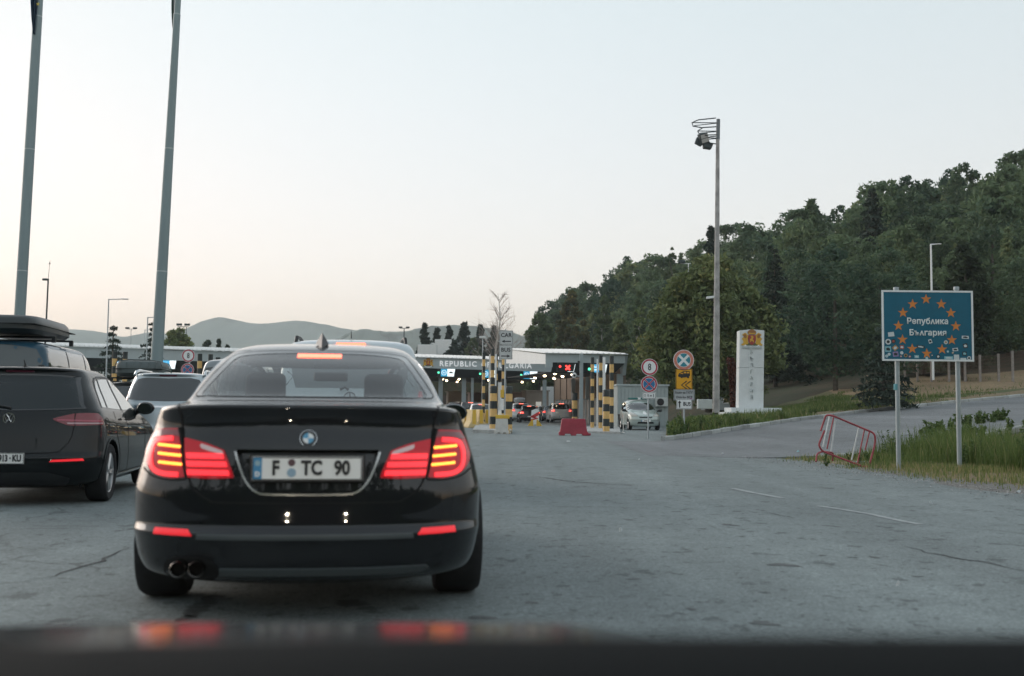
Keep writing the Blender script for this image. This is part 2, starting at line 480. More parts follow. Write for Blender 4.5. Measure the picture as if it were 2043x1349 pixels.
F = [(i * n + k, (i + 1) * n + k, (i + 1) * n + k + 1, i * n + k + 1) for i in range(len(xs) - 1) for k in range(n - 1)]
o = mesh_obj('grass_bank', V, F, M_LAWN, smooth=True); tag(o, kind='structure')
o.data.materials.append(M_STRAW); o.data.materials.append(M_LEAFSOIL)
for p in o.data.polygons:
    c = p.center
    x0 = xs[p.index // (n - 1)]; s = ss[p.index % (n - 1)]
    if s < 1.5: p.material_index = 1
    elif x0 > 19 and s > 2.5: p.material_index = 2
# side face of the verge at its left end
def kerb_line(step):
    """points along the far kerb at even steps"""
    P = [Vector((x, kerb_y(x), 0)) for x in np.arange(5.4, 70, 0.1)]
    out = [P[0]]; acc = 0
    for a, b in zip(P, P[1:]):
        acc += (b - a).length
        if acc >= step: out.append(b); acc = 0
    return out
def kerb_row(name, label, pts, zf, h=0.16, w=0.16, mat=None):
    root = thing(name, label, 'kerb', pts[0])
    for i, (a, b) in enumerate(zip(pts, pts[1:])):
        za, zb = zf(a.x), zf(b.x)
        d = (b - a).normalized(); nrm = Vector((-d.y, d.x, 0)); g = 0.03
        j = random.uniform(-0.012, 0.012); jz = random.uniform(-0.012, 0.012)
        a2, b2 = a + d * g, b - d * g
        V = []
        for p, z in ((a2, za), (b2, zb)):
            for off, zz in ((j, -0.06), (j, h - 0.03 + jz), (0.03 + j, h + jz), (w + j, h + jz), (w + j, -0.06)):
                q = p + nrm * off; V.append((q.x - pts[0].x, q.y - pts[0].y, z + zz))
        F = [(0, 1, 6, 5), (1, 2, 7, 6), (2, 3, 8, 7), (3, 4, 9, 8), (4, 3, 2, 1, 0), (5, 6, 7, 8, 9)]
        mesh_obj('kerbstone', V, F, mat or M_KERB, root)
    return root
M_KERB = pm('kerb_concrete', (0.36, 0.37, 0.355), 0.9, var=0.28, vscale=1.1, bump=0.4, bscale=18)
_nt = M_KERB.node_tree; _b = _nt.nodes['Principled BSDF']; _src = _b.inputs['Base Color'].links[0].from_socket      # each stone weathered a little differently
_oi = _nt.nodes.new('ShaderNodeObjectInfo'); _mr = _nt.nodes.new('ShaderNodeMapRange'); _mr.inputs['To Min'].default_value = .72; _mr.inputs['To Max'].default_value = 1.12
_vm = _nt.nodes.new('ShaderNodeVectorMath'); _vm.operation = 'SCALE'; _nt.links.new(_oi.outputs['Random'], _mr.inputs['Value']); _nt.links.new(_src, _vm.inputs[0]); _nt.links.new(_mr.outputs['Result'], _vm.inputs['Scale']); _nt.links.new(_vm.outputs['Vector'], _b.inputs['Base Color'])
kerb_row('kerb', 'grey concrete kerb along the grass bank of the climbing side road', kerb_line(1.12), ramp_zz)
# near kerb of the side road, weathered
P = [Vector((x, near_y(x), 0)) for x in np.arange(6.9, 24, 0.05)]
out = [P[0]]; acc = 0
for a, b in zip(P, P[1:]):
    acc += (b - a).length
    if acc > 1.0: out.append(b); acc = 0
kerb_row('kerb', 'low weathered kerb behind the fallen barrier, between side road and weeds', [q - Vector((0, 0.12, 0)) for q in out], lambda x: ramp_zz(x) - 0.08, 0.10, 0.16)

# --- near verge under the border sign
def nverge_z(x, y):
    t = max(0.0, min(1.0, (x - 5.9) / 2.0)); e = max(0.0, min(1.0, 1 - (near_y(x) - y) / 5.0))
    return -0.02 + 0.07 * t + e * max(0, ramp_zz(x) - 0.12) * 0.85 + 0.03 * math.sin(x * 2.1) * math.sin(y * 1.7) * t
def road_edge(y): return lerp1(y, [8, 13.2, 18.3, 21, 24.4], [7.2, 6.25, 5.75, 5.55, 5.2])
V, F = [], []
ys = np.arange(8, 24.3, 0.4); us = [0, 0.3, 0.7, 1.2, 2, 3, 4.5, 6.5, 9, 13, 18, 26]
for y in ys:
    for u in us:
        x = road_edge(y) + u
        yy = min(y, 99)
        V.append((x, yy, nverge_z(x, yy) if u > 0 else -0.02))
n = len(us)
F = [(i * n + k, i * n + k + 1, (i + 1) * n + k + 1, (i + 1) * n + k) for i in range(len(ys) - 1) for k in range(n - 1)]
# wedge between the straight verge end and the side road
o = mesh_obj('roadside_verge', V, F, M_GRAVEL, smooth=True); tag(o, kind='structure')
o.data.materials.append(M_STRAW)
for p in o.data.polygons:
    if p.index % (n - 1) > 2: p.material_index = 1
V, F = [], []
xs = np.arange(6.6, 34, 0.5)
for x in xs:
    for k in range(9):
        t = k / 8; y = 23.8 + (near_y(x) - 0.05 - 23.8) * t
        V.append((x, y, nverge_z(x, y) if y < near_y(x) - 0.2 else min(nverge_z(x, y), ramp_zz(x) - 0.02)))
F = [(i * 9 + k, (i + 1) * 9 + k, (i + 1) * 9 + k + 1, i * 9 + k + 1) for i in range(len(xs) - 1) for k in range(8)]
tag(mesh_obj('weedy_slope', V, F, M_STRAW, smooth=True), kind='structure')

# --- wooded hill: base and crest of the slope by bearing u = x / y
HU = [-0.14, -0.06, -0.02, 0.01, 0.037, 0.11, 0.2, 0.26, 0.33, 0.475, 0.7]
HB = [330, 320, 300, 220, 170, 112, 80, 72, 70, 70, 72]
HZB = [0, 0, 0, 0, 0.2, 0.6, 2.0, 2.1, 2.5, 3.2, 5.0]
HR = [420, 400, 380, 330, 260, 215, 188, 172, 158, 140, 130]
HZR = [0, 2, 4, 9, 14.5, 19.0, 19.5, 19.5, 20.0, 22.0, 25.0]
def hill_z(x, y):
    u = x / max(y, 1.0)
    b, zb, r, zr = (lerp1(u, HU, q) for q in (HB, HZB, HR, HZR))
    t = (y - b) / (r - b)
    if t < 0: return zb + t * 6 - 0.6
    s = t * t * (3 - 2 * t) if t < 1 else 1.0
    s = 0.35 * min(t, 1) + 0.65 * s
    return zb + (zr - zb) * s - (max(0, t - 1) * 4.0) + 0.5 * math.sin(x * 0.11) * math.cos(y * 0.09) * min(1, t * 4)
V, F = [], []
us = np.linspace(-0.14, 0.75, 60); rs = np.concatenate([np.arange(62, 200, 4), np.arange(200, 460, 12)])
for u in us:
    for r in rs: V.append((u * r, r, hill_z(u * r, r)))
n = len(rs)
F = [(i * n + k, (i + 1) * n + k, (i + 1) * n + k + 1, i * n + k + 1) for i in range(len(us) - 1) for k in range(n - 1)]
o = tag(mesh_obj('hill', V, F, M_FORESTFLOOR, smooth=True), kind='structure'); o.data.materials.append(M_LEAFSOIL)
for p in o.data.polygons:
    if p.center.x / p.center.y > .35 + random.uniform(-.03, .03) and p.center.y < 78 + random.uniform(-3, 3): p.material_index = 1

# --- far mountains, each a ridge with depth
def mountain(name, crest, Y, depth, seed):
    rg = np.random.default_rng(seed)
    V, F = [], []
    pxs = np.linspace(crest[0][0], crest[-1][0], 140)
    cy = np.interp(pxs, [c[0] for c in crest], [c[1] for c in crest])
    ker = np.ones(5) / 5; cy[2:-2] = np.convolve(cy, ker, 'valid')
    cy = cy + np.convolve(rg.normal(0, 1.1, len(cy)), np.ones(3) / 3, 'same')
    prof = [(-1.0, 0.0), (-0.75, 0.18), (-0.5, 0.45), (-0.3, 0.68), (-0.15, 0.86), (-0.05, 0.97), (0, 1.0), (0.1, 0.95), (0.5, 0.5), (1.0, 0)]
    fold = np.cumsum(rg.normal(0, 1, (len(pxs), len(prof))), axis=0); fold -= np.linspace(0, 1, len(pxs))[:, None] * fold[-1]
    for i, px in enumerate(pxs):
        top = at(px, cy[i], Y)
        for j, (t, h) in enumerate(prof):
            yy = Y + t * depth + (0 if h == 1 else 0.03 * depth * fold[i, j] * 0.4)
            V.append((top.x * (1 + 0.0 * t), yy, -1 + (top.z + 1) * h))
    n = len(prof)
    F = [(i * n + k, (i + 1) * n + k, (i + 1) * n + k + 1, i * n + k + 1) for i in range(len(pxs) - 1) for k in range(n - 1)]
    tag(mesh_obj(name, V, F, M_MOUNT, smooth=True), kind='structure')
mountain('mountain', [(-300, 668), (0, 660), (120, 655), (200, 661), (222, 668), (250, 675), (275, 668), (300, 660), (330, 664), (345, 671), (360, 660), (380, 652), (405, 640), (425, 633), (450, 633), (475, 640), (500, 645), (540, 646), (575, 641), (600, 639), (640, 645), (680, 655), (720, 660), (780, 668), (860, 690), (950, 720)], 3400, 900, 1)
mountain('mountain', [(560, 720), (640, 690), (690, 668), (720, 655), (760, 661), (800, 662), (840, 654), (880, 650), (920, 648), (960, 652), (1000, 658), (1040, 668), (1100, 690), (1200, 720)], 2300, 600, 2)

# ------------------------------------------------------------------ vehicles
def pchip(t, Y, q):
    """monotone cubic through keys; t (n,), Y (n,k), q (m,)"""
    h = np.diff(t)[:, None]; d = np.diff(Y, axis=0) / h
    m = np.zeros_like(Y); n = len(t)
    for i in range(1, n - 1):
        a, b = d[i - 1], d[i]; w1 = 2 * h[i] + h[i - 1]; w2 = h[i] + 2 * h[i - 1]
        with np.errstate(divide='ignore', invalid='ignore'):
            v = (w1 + w2) / (w1 / a + w2 / b)
        m[i] = np.where(a * b > 0, v, 0)
    m[0] = d[0]; m[-1] = d[-1]
    i = np.clip(np.searchsorted(t, q, 'right') - 1, 0, n - 2)
    s = ((q - t[i]) / (t[i + 1] - t[i]))[:, None]; hh = h[i]
    return (Y[i] * (1 + 2 * s) * (1 - s) ** 2 + m[i] * hh * s * (1 - s) ** 2 + Y[i + 1] * s * s * (3 - 2 * s) + m[i + 1] * hh * s * s * (s - 1))

class Car:
    """body = stack of plan outlines; level = (z_rear, y_rear, half_width, corner, power, z_front, y_front)"""
    def __init__(s, name, label, cat, loc, heading, levels, fine=0.035, group=None, taper=0.05, side_n=None):
        s.root = thing(name, label, cat, loc, heading, group)
        s.M = Matrix.Translation(loc) @ Matrix.Rotation(heading, 4, 'Z'); s.Mi = s.M.inverted()
        K = np.array(levels, float)
        ch = np.sqrt(np.diff(K[:, 0]) ** 2 + np.diff(K[:, 1]) ** 2 + np.diff(K[:, 2]) ** 2 + 0.1 * np.diff(K[:, 6]) ** 2) + 1e-4
        t = np.concatenate([[0], np.cumsum(ch)])
        q = []
        for i in range(len(t) - 1):
            m = max(1, int(round(ch[i] / fine))); q += list(t[i] + (t[i + 1] - t[i]) * np.arange(m) / m)
        q.append(t[-1]); R = pchip(t, K, np.array(q))
        s.L = K[:, 6].max()
        nR = max(10, int(1.0 / fine)); nF = max(6, nR // 2); nS = side_n or max(12, int(s.L / (fine * 1.6)))
        rings = []
        for (zr, yr, hw, Rc, p, zf, yf) in R:
            L = max(yf - yr, 1e-3); Rr = min(Rc, L * 0.45); Rf = min(0.75, L * 0.45)
            ph = np.linspace(0, math.pi / 2, nR + 1)
            x1 = hw * np.sin(ph) ** (2 / p); d1 = Rr * (1 - np.cos(ph) ** (2 / p))
            dS = np.linspace(Rr, L - Rf, nS + 1)[1:-1]
            pf = np.linspace(math.pi / 2, 0, nF + 1)
            x3 = hw * np.sin(pf) ** (2 / 2.2); d3 = L - Rf * (1 - np.cos(pf) ** (2 / 2.2))
            X = np.concatenate([x1, np.full(len(dS), hw), x3]); D = np.concatenate([d1, dS, d3])
            Yc = yr + D
            X = X * (1 - taper * ((Yc - 2.2) / 2.4) ** 2)
            Z = zr + (zf - zr) * (D / L)
            half = np.stack([X, Yc, Z], 1)
            other = half[1:-1][::-1] * np.array([-1, 1, 1])
            rings.append(np.concatenate([half, other]))
        s.nr = len(rings); s.np_ = len(rings[0])
        V = np.concatenate(rings); n = s.np_
        i = np.arange(s.nr - 1)[:, None] * n; k = np.arange(n)[None, :]; k2 = (k + 1) % n
        F = np.stack([i + k, i + k2, i + n + k2, i + n + k], -1).reshape(-1, 4)
        s.V, s.F = V, F
        s.keep = np.ones(len(F), bool)
        s.fc = V[F].mean(1)
        fn = np.cross(V[F[:, 2]] - V[F[:, 0]], V[F[:, 3]] - V[F[:, 1]])
        vn = np.zeros_like(V)
        for c in range(4): np.add.at(vn, F[:, c], fn)
        s.vn = vn / (np.linalg.norm(vn, axis=1)[:, None] + 1e-12)
        s.fn = fn / (np.linalg.norm(fn, axis=1)[:, None] + 1e-12)
        s.bvh = BVHTree.FromPolygons([tuple(v) for v in V], [tuple(f) for f in F.tolist()])
        s.snaps = []
    AX = {'rear': (0, 2, Vector((0, 1, 0))), 'front': (0, 2, Vector((0, -1, 0))), 'right': (1, 2, Vector((-1, 0, 0))), 'left': (1, 2, Vector((1, 0, 0))), 'top': (0, 1, Vector((0, 0, -1)))}
    def org(s, a, b, axis):
        if axis == 'rear': return Vector((a, -2, b))
        if axis == 'front': return Vector((a, s.L + 2, b))
        if axis == 'right': return Vector((3, a, b))
        if axis == 'left': return Vector((-3, a, b))
        return Vector((a, b, 4))
    def px(s, x, y):
        """where the camera's ray through a pixel meets the body: local point"""
        o = s.Mi @ Vector((0, 0, CAM_H)); d = (s.Mi.to_3x3() @ ray(x, y)).normalized()
        h = s.bvh.ray_cast(o, d)[0]
        if h is None:
            t = (0.4 - o.y) / d.y; h = o + d * t
        return h
    def pxp(s, pts, axis='rear'):
        a, b, _ = s.AX[axis]
        out = []
        for q in pts:
            h = s.px(q[0], q[1]); out.append((h[a], h[b]) + tuple(q[2:]))
        return out
    def cut(s, poly, axis, xlim=0.0):
        a, b, d = s.AX[axis]
        P = s.fc[:, [a, b]]
        face = s.fn @ np.array(d) < -0.15
        ins = in_poly(P, poly) & face
        if axis in ('right', 'left'): ins &= (s.fc[:, 0] * (1 if axis == 'right' else -1) > xlim)
        s.keep &= ~ins
        s.snaps.append((poly, a, b, d))
    def drop(s, a, b, axis):
        _, _, d = s.AX[axis]
        o = s.org(a, b, axis); h, n, fi, _ = s.bvh.ray_cast(o, d)
        if h is None:
            h, n, fi, _ = s.bvh.find_nearest(o + d * 3)
        f = s.F[fi]; w = [1 / ((Vector(s.V[k]) - h).length + 1e-5) for k in f]
        nn = Vector((0, 0, 0))
        for k, wk in zip(f, w): nn += Vector(s.vn[k]) * wk
        nn.normalize()
        if nn.dot(d) > 0: nn = -nn
        return h, nn
    def patch(s, name, poly, axis, mat, off=0.004, rim=-0.004, grid=0.05, parent=None, mirror=False, smooth_n=True):
        """a panel that follows the body: outline poly in the plane of view, seen face lifted by off, edge going back to rim"""
        poly = [(p[0], p[1]) for p in poly]
        if mirror: poly = [(-x, y) for x, y in poly][::-1]
        # densify the outline
        pts = []
        for i in range(len(poly)):
            p, q = poly[i], poly[(i + 1) % len(poly)]; l = math.hypot(q[0] - p[0], q[1] - p[1]); m = max(1, int(l / grid))
            for k in range(m): pts.append((p[0] + (q[0] - p[0]) * k / m, p[1] + (q[1] - p[1]) * k / m))
        nb = len(pts); A = np.array(pts)
        lo, hi = A.min(0), A.max(0)
        gx = np.arange(lo[0] + grid * 0.5, hi[0], grid); gy = np.arange(lo[1] + grid * 0.5, hi[1], grid)
        if len(gx) and len(gy):
            G = np.stack(np.meshgrid(gx, gy), -1).reshape(-1, 2); G = G[in_poly(G, pts)]
            if len(G):
                dd = np.sqrt(((G[:, None, :] - A[None]) ** 2).sum(-1)).min(1); G = G[dd > grid * 0.4]
            vin = [Vector(p) for p in pts] + [Vector(g) for g in G]
        else: vin = [Vector(p) for p in pts]
        ed = [(i, (i + 1) % nb) for i in range(nb)]
        vo, eo, fo, vi, _, _ = delaunay_2d_cdt(vin, ed, [list(range(nb))], 1, 1e-6)
        top, nor = [], []
        for v in vo:
            h, n = s.drop(v.x, v.y, axis); top.append(h + n * off); nor.append(n)
        d = s.AX[axis][2]
        F = []
        for f in fo:
            f = list(f); n = (top[f[1]] - top[f[0]]).cross(top[f[2]] - top[f[0]])
            F.append(f if n.dot(d) < 0 else f[::-1])
        # rim
        cnt = {}
        for f in F:
            for i in range(len(f)):
                e = (f[i], f[(i + 1) % len(f)]); cnt[e] = 1
        V = list(top); NV = list(nor); m = {}
        for (a, b) in list(cnt):
            if (b, a) not in cnt:
                for k in (a, b):
                    if k not in m:
                        m[k] = (len(V), len(V) + 1); V += [top[k].copy(), top[k] + nor[k] * (rim - off)]; NV += [nor[k], nor[k]]
                F.append([m[a][0], m[a][1], m[b][1], m[b][0]] if rim < off else [m[a][0], m[b][0], m[b][1], m[a][1]][::-1])
        o = mesh_obj(name, V, F, mat, parent or s.root, smooth=True)
        ntop = len(vo)
        if smooth_n:
            cn = []
            for p in o.data.polygons:
                for vi_ in p.vertices:
                    if max(p.vertices) < ntop: cn.append(NV[vi_])
                    else: cn.append(p.normal)
            o.data.normals_split_custom_set([tuple(c) for c in cn])
        return o
    def finish(s, mat, name='body'):
        V = s.V.copy(); F = s.F[s.keep]
        # snap the cut edges onto their outlines
        if s.snaps:
            E = {}
            for f in F:
                for i in range(4):
                    e = (f[i], f[(i + 1) % 4]); k = (min(e), max(e)); E[k] = E.get(k, 0) + 1
            cutv = set(s.F[~s.keep].ravel().tolist())
            bv = {v for e, c in E.items() if c == 1 for v in e if v in cutv}
            for v in bv:
                best = None
                for poly, a, b, d in s.snaps:
                    if np.dot(s.vn[v], d) > 0.3: continue
                    p = Vector((V[v][a], V[v][b]))
                    for i in range(len(poly)):
                        q, r = Vector(poly[i][:2]), Vector(poly[(i + 1) % len(poly)][:2]); l = (r - q).length_squared
                        t = 0 if l == 0 else max(0, min(1, (p - q).dot(r - q) / l)); c = q + (r - q) * t
                        if best is None or (c - p).length < best[0]: best = ((c - p).length, c, a, b)
                if best and best[0] < 0.07: V[v][best[2]] = best[1].x; V[v][best[3]] = best[1].y
        used = np.unique(F); mp = -np.ones(len(V), int); mp[used] = np.arange(len(used))
        o = np_mesh(name, V[used], mp[F], mat, s.root, smooth=True)
        o.data.normals_split_custom_set_from_vertices([tuple(n) for n in s.vn[used]])
        return o
    def wheels(s, ya, yf, r=0.33, w=0.22, track=0.78, spokes=5, mats=None, hi=True, archr=None, cut_only=None):
        archr = archr or r + 0.045
        for y in (ya, yf):
            for sd in ('right', 'left'):
                sg = 1 if sd == 'right' else -1
                s.cut(disc_poly(archr, 36, y, r), sd, 0.5)
        n = 36 if hi else 16
        proto = None
        for y in (ya, yf):
            for sg in (1, -1):
                m = Matrix.Rotation(sg * math.pi / 2, 4, 'Y')
                hub = MB().lathe([(0.0, -w * 0.2), (r * 0.5, -w * 0.2), (r * 0.5, 0.02), (0.0, 0.02)], max(10, n // 2), m).build('wheel', M_BLACK, s.root, loc=(sg * track, y, r))
                h = w / 2
                MB().lathe([(r * 0.68, -h), (r * 0.93, -h), (r * 0.985, -h * 0.8), (r, -h * 0.5), (r, h * 0.5), (r * 0.985, h * 0.8), (r * 0.93, h), (r * 0.80, h * 1.02), (r * 0.70, h * 0.9), (r * 0.68, h * 0.7)], n, m, closed=True).build('tyre', M_RUB, hub, smooth=True)
                rim = MB().lathe([(r * 0.70, h * 0.86), (r * 0.66, h * 0.80), (r * 0.63, h * 0.3), (r * 0.62, -h * 0.8), (r * 0.68, -h * 0.8), (r * 0.70, h * 0.5)], n, m, closed=True)
                for k in range(spokes):
                    a = 2 * math.pi * k / spokes + 0.3
                    for q in (-0.10, 0.10):
                        R2 = m @ Matrix.Rotation(a + q, 4, 'Z')
                        p0 = R2 @ Vector((r * 0.08, 0, h * 0.62)); p1 = R2 @ Vector((r * 0.66, 0, h * 0.72))
                        rim.cyl(p0, p1, r * 0.065, r * 0.05, 6)
                rim.lathe([(0.0, h * 0.72), (r * 0.15, h * 0.70), (r * 0.18, h * 0.4), (0.0, h * 0.35)], max(10, n // 2), m)
                rim.build('rim', M_ALU, hub, smooth=True)
        # inner wheel housing floor pan
        MB().box((0, s.L / 2, 0.30), (2 * track - w - 0.10, s.L - 0.7, 0.2)).build('floor_pan', M_BLACK, s.root)

def plate(parent, c, w, h, txt, ry=0.0, strip=True, tsize=0.085, normal=-1, sx=0.8):
    """licence plate facing the rear (-y local) or front (+y)"""
    x, y, z = c
    p = MB().box((0, 0, 0), (w, 0.012, h)).build('licence_plate', M_PLATE, parent, bevel=0.003); p.location = (x, y, z)
    if normal > 0: p.rotation_euler = (0, 0, math.pi)
    b = MB()
    for (cx, cz, dx, dz) in ((0, h / 2 - 0.004, w - 0.004, 0.005), (0, -h / 2 + 0.004, w - 0.004, 0.005), (w / 2 - 0.004, 0, 0.005, h - 0.014), (-w / 2 + 0.004, 0, 0.005, h - 0.014)):
        b.box((cx, -0.0075, cz), (dx, 0.002, dz))
    b.build('plate_border', M_INK, p)
    if strip: MB().box((-w / 2 + 0.026, -0.0075, 0), (0.040, 0.003, h - 0.012)).build('plate_strip', M_PLBLUE, p)
    for q in txt:
        s_, dx, sz = q[:3]
        text_obj(s_, sz, M_INK, 'plate_text', p, (dx, -0.0085, 0), bold=0.0035, sx=q[3] if len(q) > 3 else sx, extrude=0.001)
    return p
M_PLATE = pm('plate_white', (0.88, 0.86, 0.83), 0.35)
M_PLBLUE = pm('plate_blue', (0.05, 0.25, 0.45), 0.4)

HEAD = 0.138                                   # the queue runs a little to the left of the view axis
LDIR = Vector((-math.sin(HEAD), math.cos(HEAD), 0))
M_TAILRED = pm('tail_lens_red', (0.30, 0.010, 0.018), 0.12, coat=0.6, spec=.1, emit=(1.0, 0.02, 0.035), estr=0.17)
M_TAILOFF = pm('tail_lens_unlit', (0.20, 0.012, 0.02), 0.12, coat=0.6)
M_BAR = pm('tail_bar_lit', (0.5, 0.02, 0.02), 0.3, emit=(1.0, 0.032, 0.045), estr=1.5)
M_BARDARK = pm('tail_bar_dark', (0.22, 0.006, 0.012), 0.25, emit=(1, 0.02, 0.03), estr=0.25)
M_LED = pm('led_amber', (0.6, 0.2, 0.05), 0.3, emit=(1.0, 0.34, 0.045), estr=3.6)
M_BRAKE = pm('brake_light', (0.5, 0.05, 0.03), 0.3, emit=(1.0, 0.14, 0.075), estr=3.8)
M_REFL = pm('red_reflector_glow', (0.5, 0.02, 0.03), 0.25, emit=(1.0, 0.03, 0.04), estr=0.6)  # glow added to the reflector, though it holds no lamp
M_LAMPCLEAR = pm('lamp_clear', (0.55, 0.45, 0.45), 0.1, coat=0.5, emit=(1, 0.5, 0.5), estr=0.1)
M_SHUT = pm('panel_gap', (0.004, 0.004, 0.004), 0.9)
M_BMW = pm('anthracite_paint', (0.009, 0.010, 0.012), 0.4, 0.0, coat=1.0, spec=0.05)
M_BMWTRIM = pm('dull_trim', (0.055, 0.065, 0.068), 0.5)
M_GLASSD = pm('dark_car_glass', (0.010, 0.014, 0.015), 0.04, coat=0.8, spec=0.8)
M_FRIT = pm('glass_border', (0.010, 0.012, 0.013), 0.08, coat=0.7)
M_SEAT = pm('seat_cloth', (0.018, 0.019, 0.02), 0.8)
M_SEATL = pm('headliner', (0.16, 0.17, 0.17), 0.9)

# ---- the dark sedan straight ahead
P0 = at(611, 1000, 5.12); P0.z = 0
LV = [(.17, .30, .66, .5, 2.4, .17, 4.70), (.20, .17, .80, .5, 2.4, .20, 4.80), (.235, .085, .865, .5, 2.4, .24, 4.85), (.30, .04, .895, .5, 2.4, .30, 4.88), (.40, .014, .915, .5, 2.4, .38, 4.90),
      (.440, .0, .921, .5, 2.4, .41, 4.90), (.452, .004, .922, .5, 2.4, .42, 4.90), (.47, .030, .922, .5, 2.4, .43, 4.90), (.55, .036, .925, .5, 2.4, .50, 4.90), (.63, .042, .928, .5, 2.4, .55, 4.90), (.70, .052, .916, .5, 2.4, .60, 4.89), (.80, .066, .893, .5, 2.4, .66, 4.88),
      (.88, .082, .868, .5, 2.4, .70, 4.86), (.93, .098, .853, .5, 2.4, .72, 4.85), (.975, .106, .840, .5, 2.5, .745, 4.84), (1.010, .100, .828, .5, 2.6, .76, 4.83), (1.034, .088, .815, .5, 2.7, .775, 4.82), (1.048, .088, .810, .5, 2.8, .785, 4.80), (1.056, .102, .795, .5, 2.9, .80, 4.75),
      (1.064, .25, .775, .5, 3.0, .84, 4.40), (1.072, .45, .758, .45, 3.0, .90, 4.0), (1.080, .60, .745, .42, 3.0, .96, 3.65), (1.095, .655, .732, .42, 3.0, .985, 3.58), (1.20, .90, .690, .42, 3.0, 1.13, 3.30), (1.30, 1.15, .640, .42, 3.0, 1.26, 3.03), (1.365, 1.35, .598, .45, 3.0, 1.345, 2.82),
      (1.395, 1.44, .575, .5, 3.0, 1.385, 2.70), (1.425, 1.60, .53, .5, 2.8, 1.42, 2.58), (1.445, 1.78, .46, .5, 2.6, 1.442, 2.48), (1.458, 1.95, .34, .5, 2.4, 1.456, 2.38), (1.464, 2.08, .18, .5, 2.2, 1.463, 2.3), (1.466, 2.15, .03, .5, 2, 1.466, 2.2)]
LV = [(a, b, c * 0.968, d, e, f, g) for a, b, c, d, e, f, g in LV]
car = Car('sedan', 'black sedan with lit brake lights straight ahead, white plate F TC 90', 'car', P0, HEAD, LV, fine=0.022)
R_ = car.root
def sym(poly): return [(-x, z) for x, z in poly][::-1]
# rear window: outline read off the photograph onto the body, made symmetric
half = [(0, 1.382), (0.30, 1.376), (0.46, 1.362), (0.515, 1.345), (0.545, 1.30), (0.60, 1.20), (0.642, 1.122), (0.637, 1.104), (0.60, 1.099), (0.3, 1.098), (0, 1.098)]
rw = [(x, z) for x, z in half] + [(-x, z) for x, z in half[::-1][1:-1]]
rw_s = smooth_poly(rw, 3)
cutp = [(x * 0.955, 1.098 + (z - 1.098) * 0.945 + 0.0016) for x, z in rw_s]
car.cut(cutp, 'rear')
glass = glass_mat('sedan_rear_glass', (0.84, 0.88, 0.88), 0.015, 0.965)
inner = [(x * 0.958, 1.098 + (z - 1.098) * 0.949 + 0.0014) for x, z in rw_s]
gl = car.patch('rear_window', inner, 'rear', glass, 0.002, -0.003, 0.05)
# black border round the pane
def ring_patch(car, outer, inn, axis, mat, name, parent, off=0.003, rim=-0.004):
    n = len(outer)
    V, F, NV = [], [], []
    for poly, o_ in ((outer, rim), (outer, off), (inn, off), (inn, rim)):
        for a, b in poly:
            h, nn = car.drop(a, b, axis); V.append(h + nn * o_); NV.append(nn)
    d = Car.AX[axis][2]
    for r in range(3):
        for i in range(n):
            j = (i + 1) % n; F.append((r * n + i, r * n + j, (r + 1) * n + j, (r + 1) * n + i))
    f = F[n]; nn = (V[f[1]] - V[f[0]]).cross(V[f[2]] - V[f[0]])
    if nn.dot(d) > 0: F = [q[::-1] for q in F]
    return mesh_obj(name, V, F, mat, parent, smooth=False)
def dens(poly, g=0.04):
    out = []
    for i in range(len(poly)):
        p, q = poly[i], poly[(i + 1) % len(poly)]; m = max(1, int(math.hypot(q[0] - p[0], q[1] - p[1]) / g))
        out += [(p[0] + (q[0] - p[0]) * k / m, p[1] + (q[1] - p[1]) * k / m) for k in range(m)]
    return out
rw_d = dens(rw_s, 0.03)
ring_patch(car, rw_d, [(x * 0.945, 1.098 + (z - 1.098) * 0.93 + 0.0024) for x, z in rw_d], 'rear', M_FRIT, 'window_border', gl, 0.004)
ring_patch(car, [(x * 1.012, 1.098 + (z - 1.098) * 1.012) for x, z in rw_d], rw_d, 'rear', M_SHUT, 'window_seal', gl, 0.003)
# windscreen and side glass (seen through the cabin)
ws = [(-.62, 1.06), (-.50, 1.33), (.50, 1.33), (.62, 1.06)]
car.cut(ws, 'front'); car.patch('windscreen', ws, 'front', glass_mat('windscreen_glass', (0.75, 0.8, 0.8), 0.02, 0.95), 0.001, -0.003, 0.08)
sw = smooth_poly([(1.02, 1.07, 1), (1.35, 1.25), (1.70, 1.325), (2.2, 1.35), (2.62, 1.31), (3.0, 1.17), (3.25, 1.03, 1), (2.2, 1.03)], 4)
for sd in ('right', 'left'):
    car.cut(sw, sd)
    car.patch('side_window', sw, sd, glass_mat('sedan_side_glass', (0.35, 0.4, 0.4), 0.03, 0.85), 0.002, -0.003, 0.08)
    car.patch('window_trim', strip_poly(smooth_poly([(0.98, 1.05), (1.35, 1.268), (1.70, 1.343), (2.2, 1.368), (2.62, 1.328), (3.0, 1.19), (3.28, 1.03)], 3, False), 0.016), sd, M_CHROME, 0.005)
    car.patch('door_handle', [(2.3, .88), (2.5, .885), (2.5, .91), (2.3, .905)], sd, M_BMW, 0.03, 0)
# third brake light behind the top of the glass
bl = car.patch('brake_light', [(-.13, 1.336), (.128, 1.336), (.128, 1.358), (-.13, 1.358)], 'rear', M_BRAKE, 0.006, 0.0, 0.03)
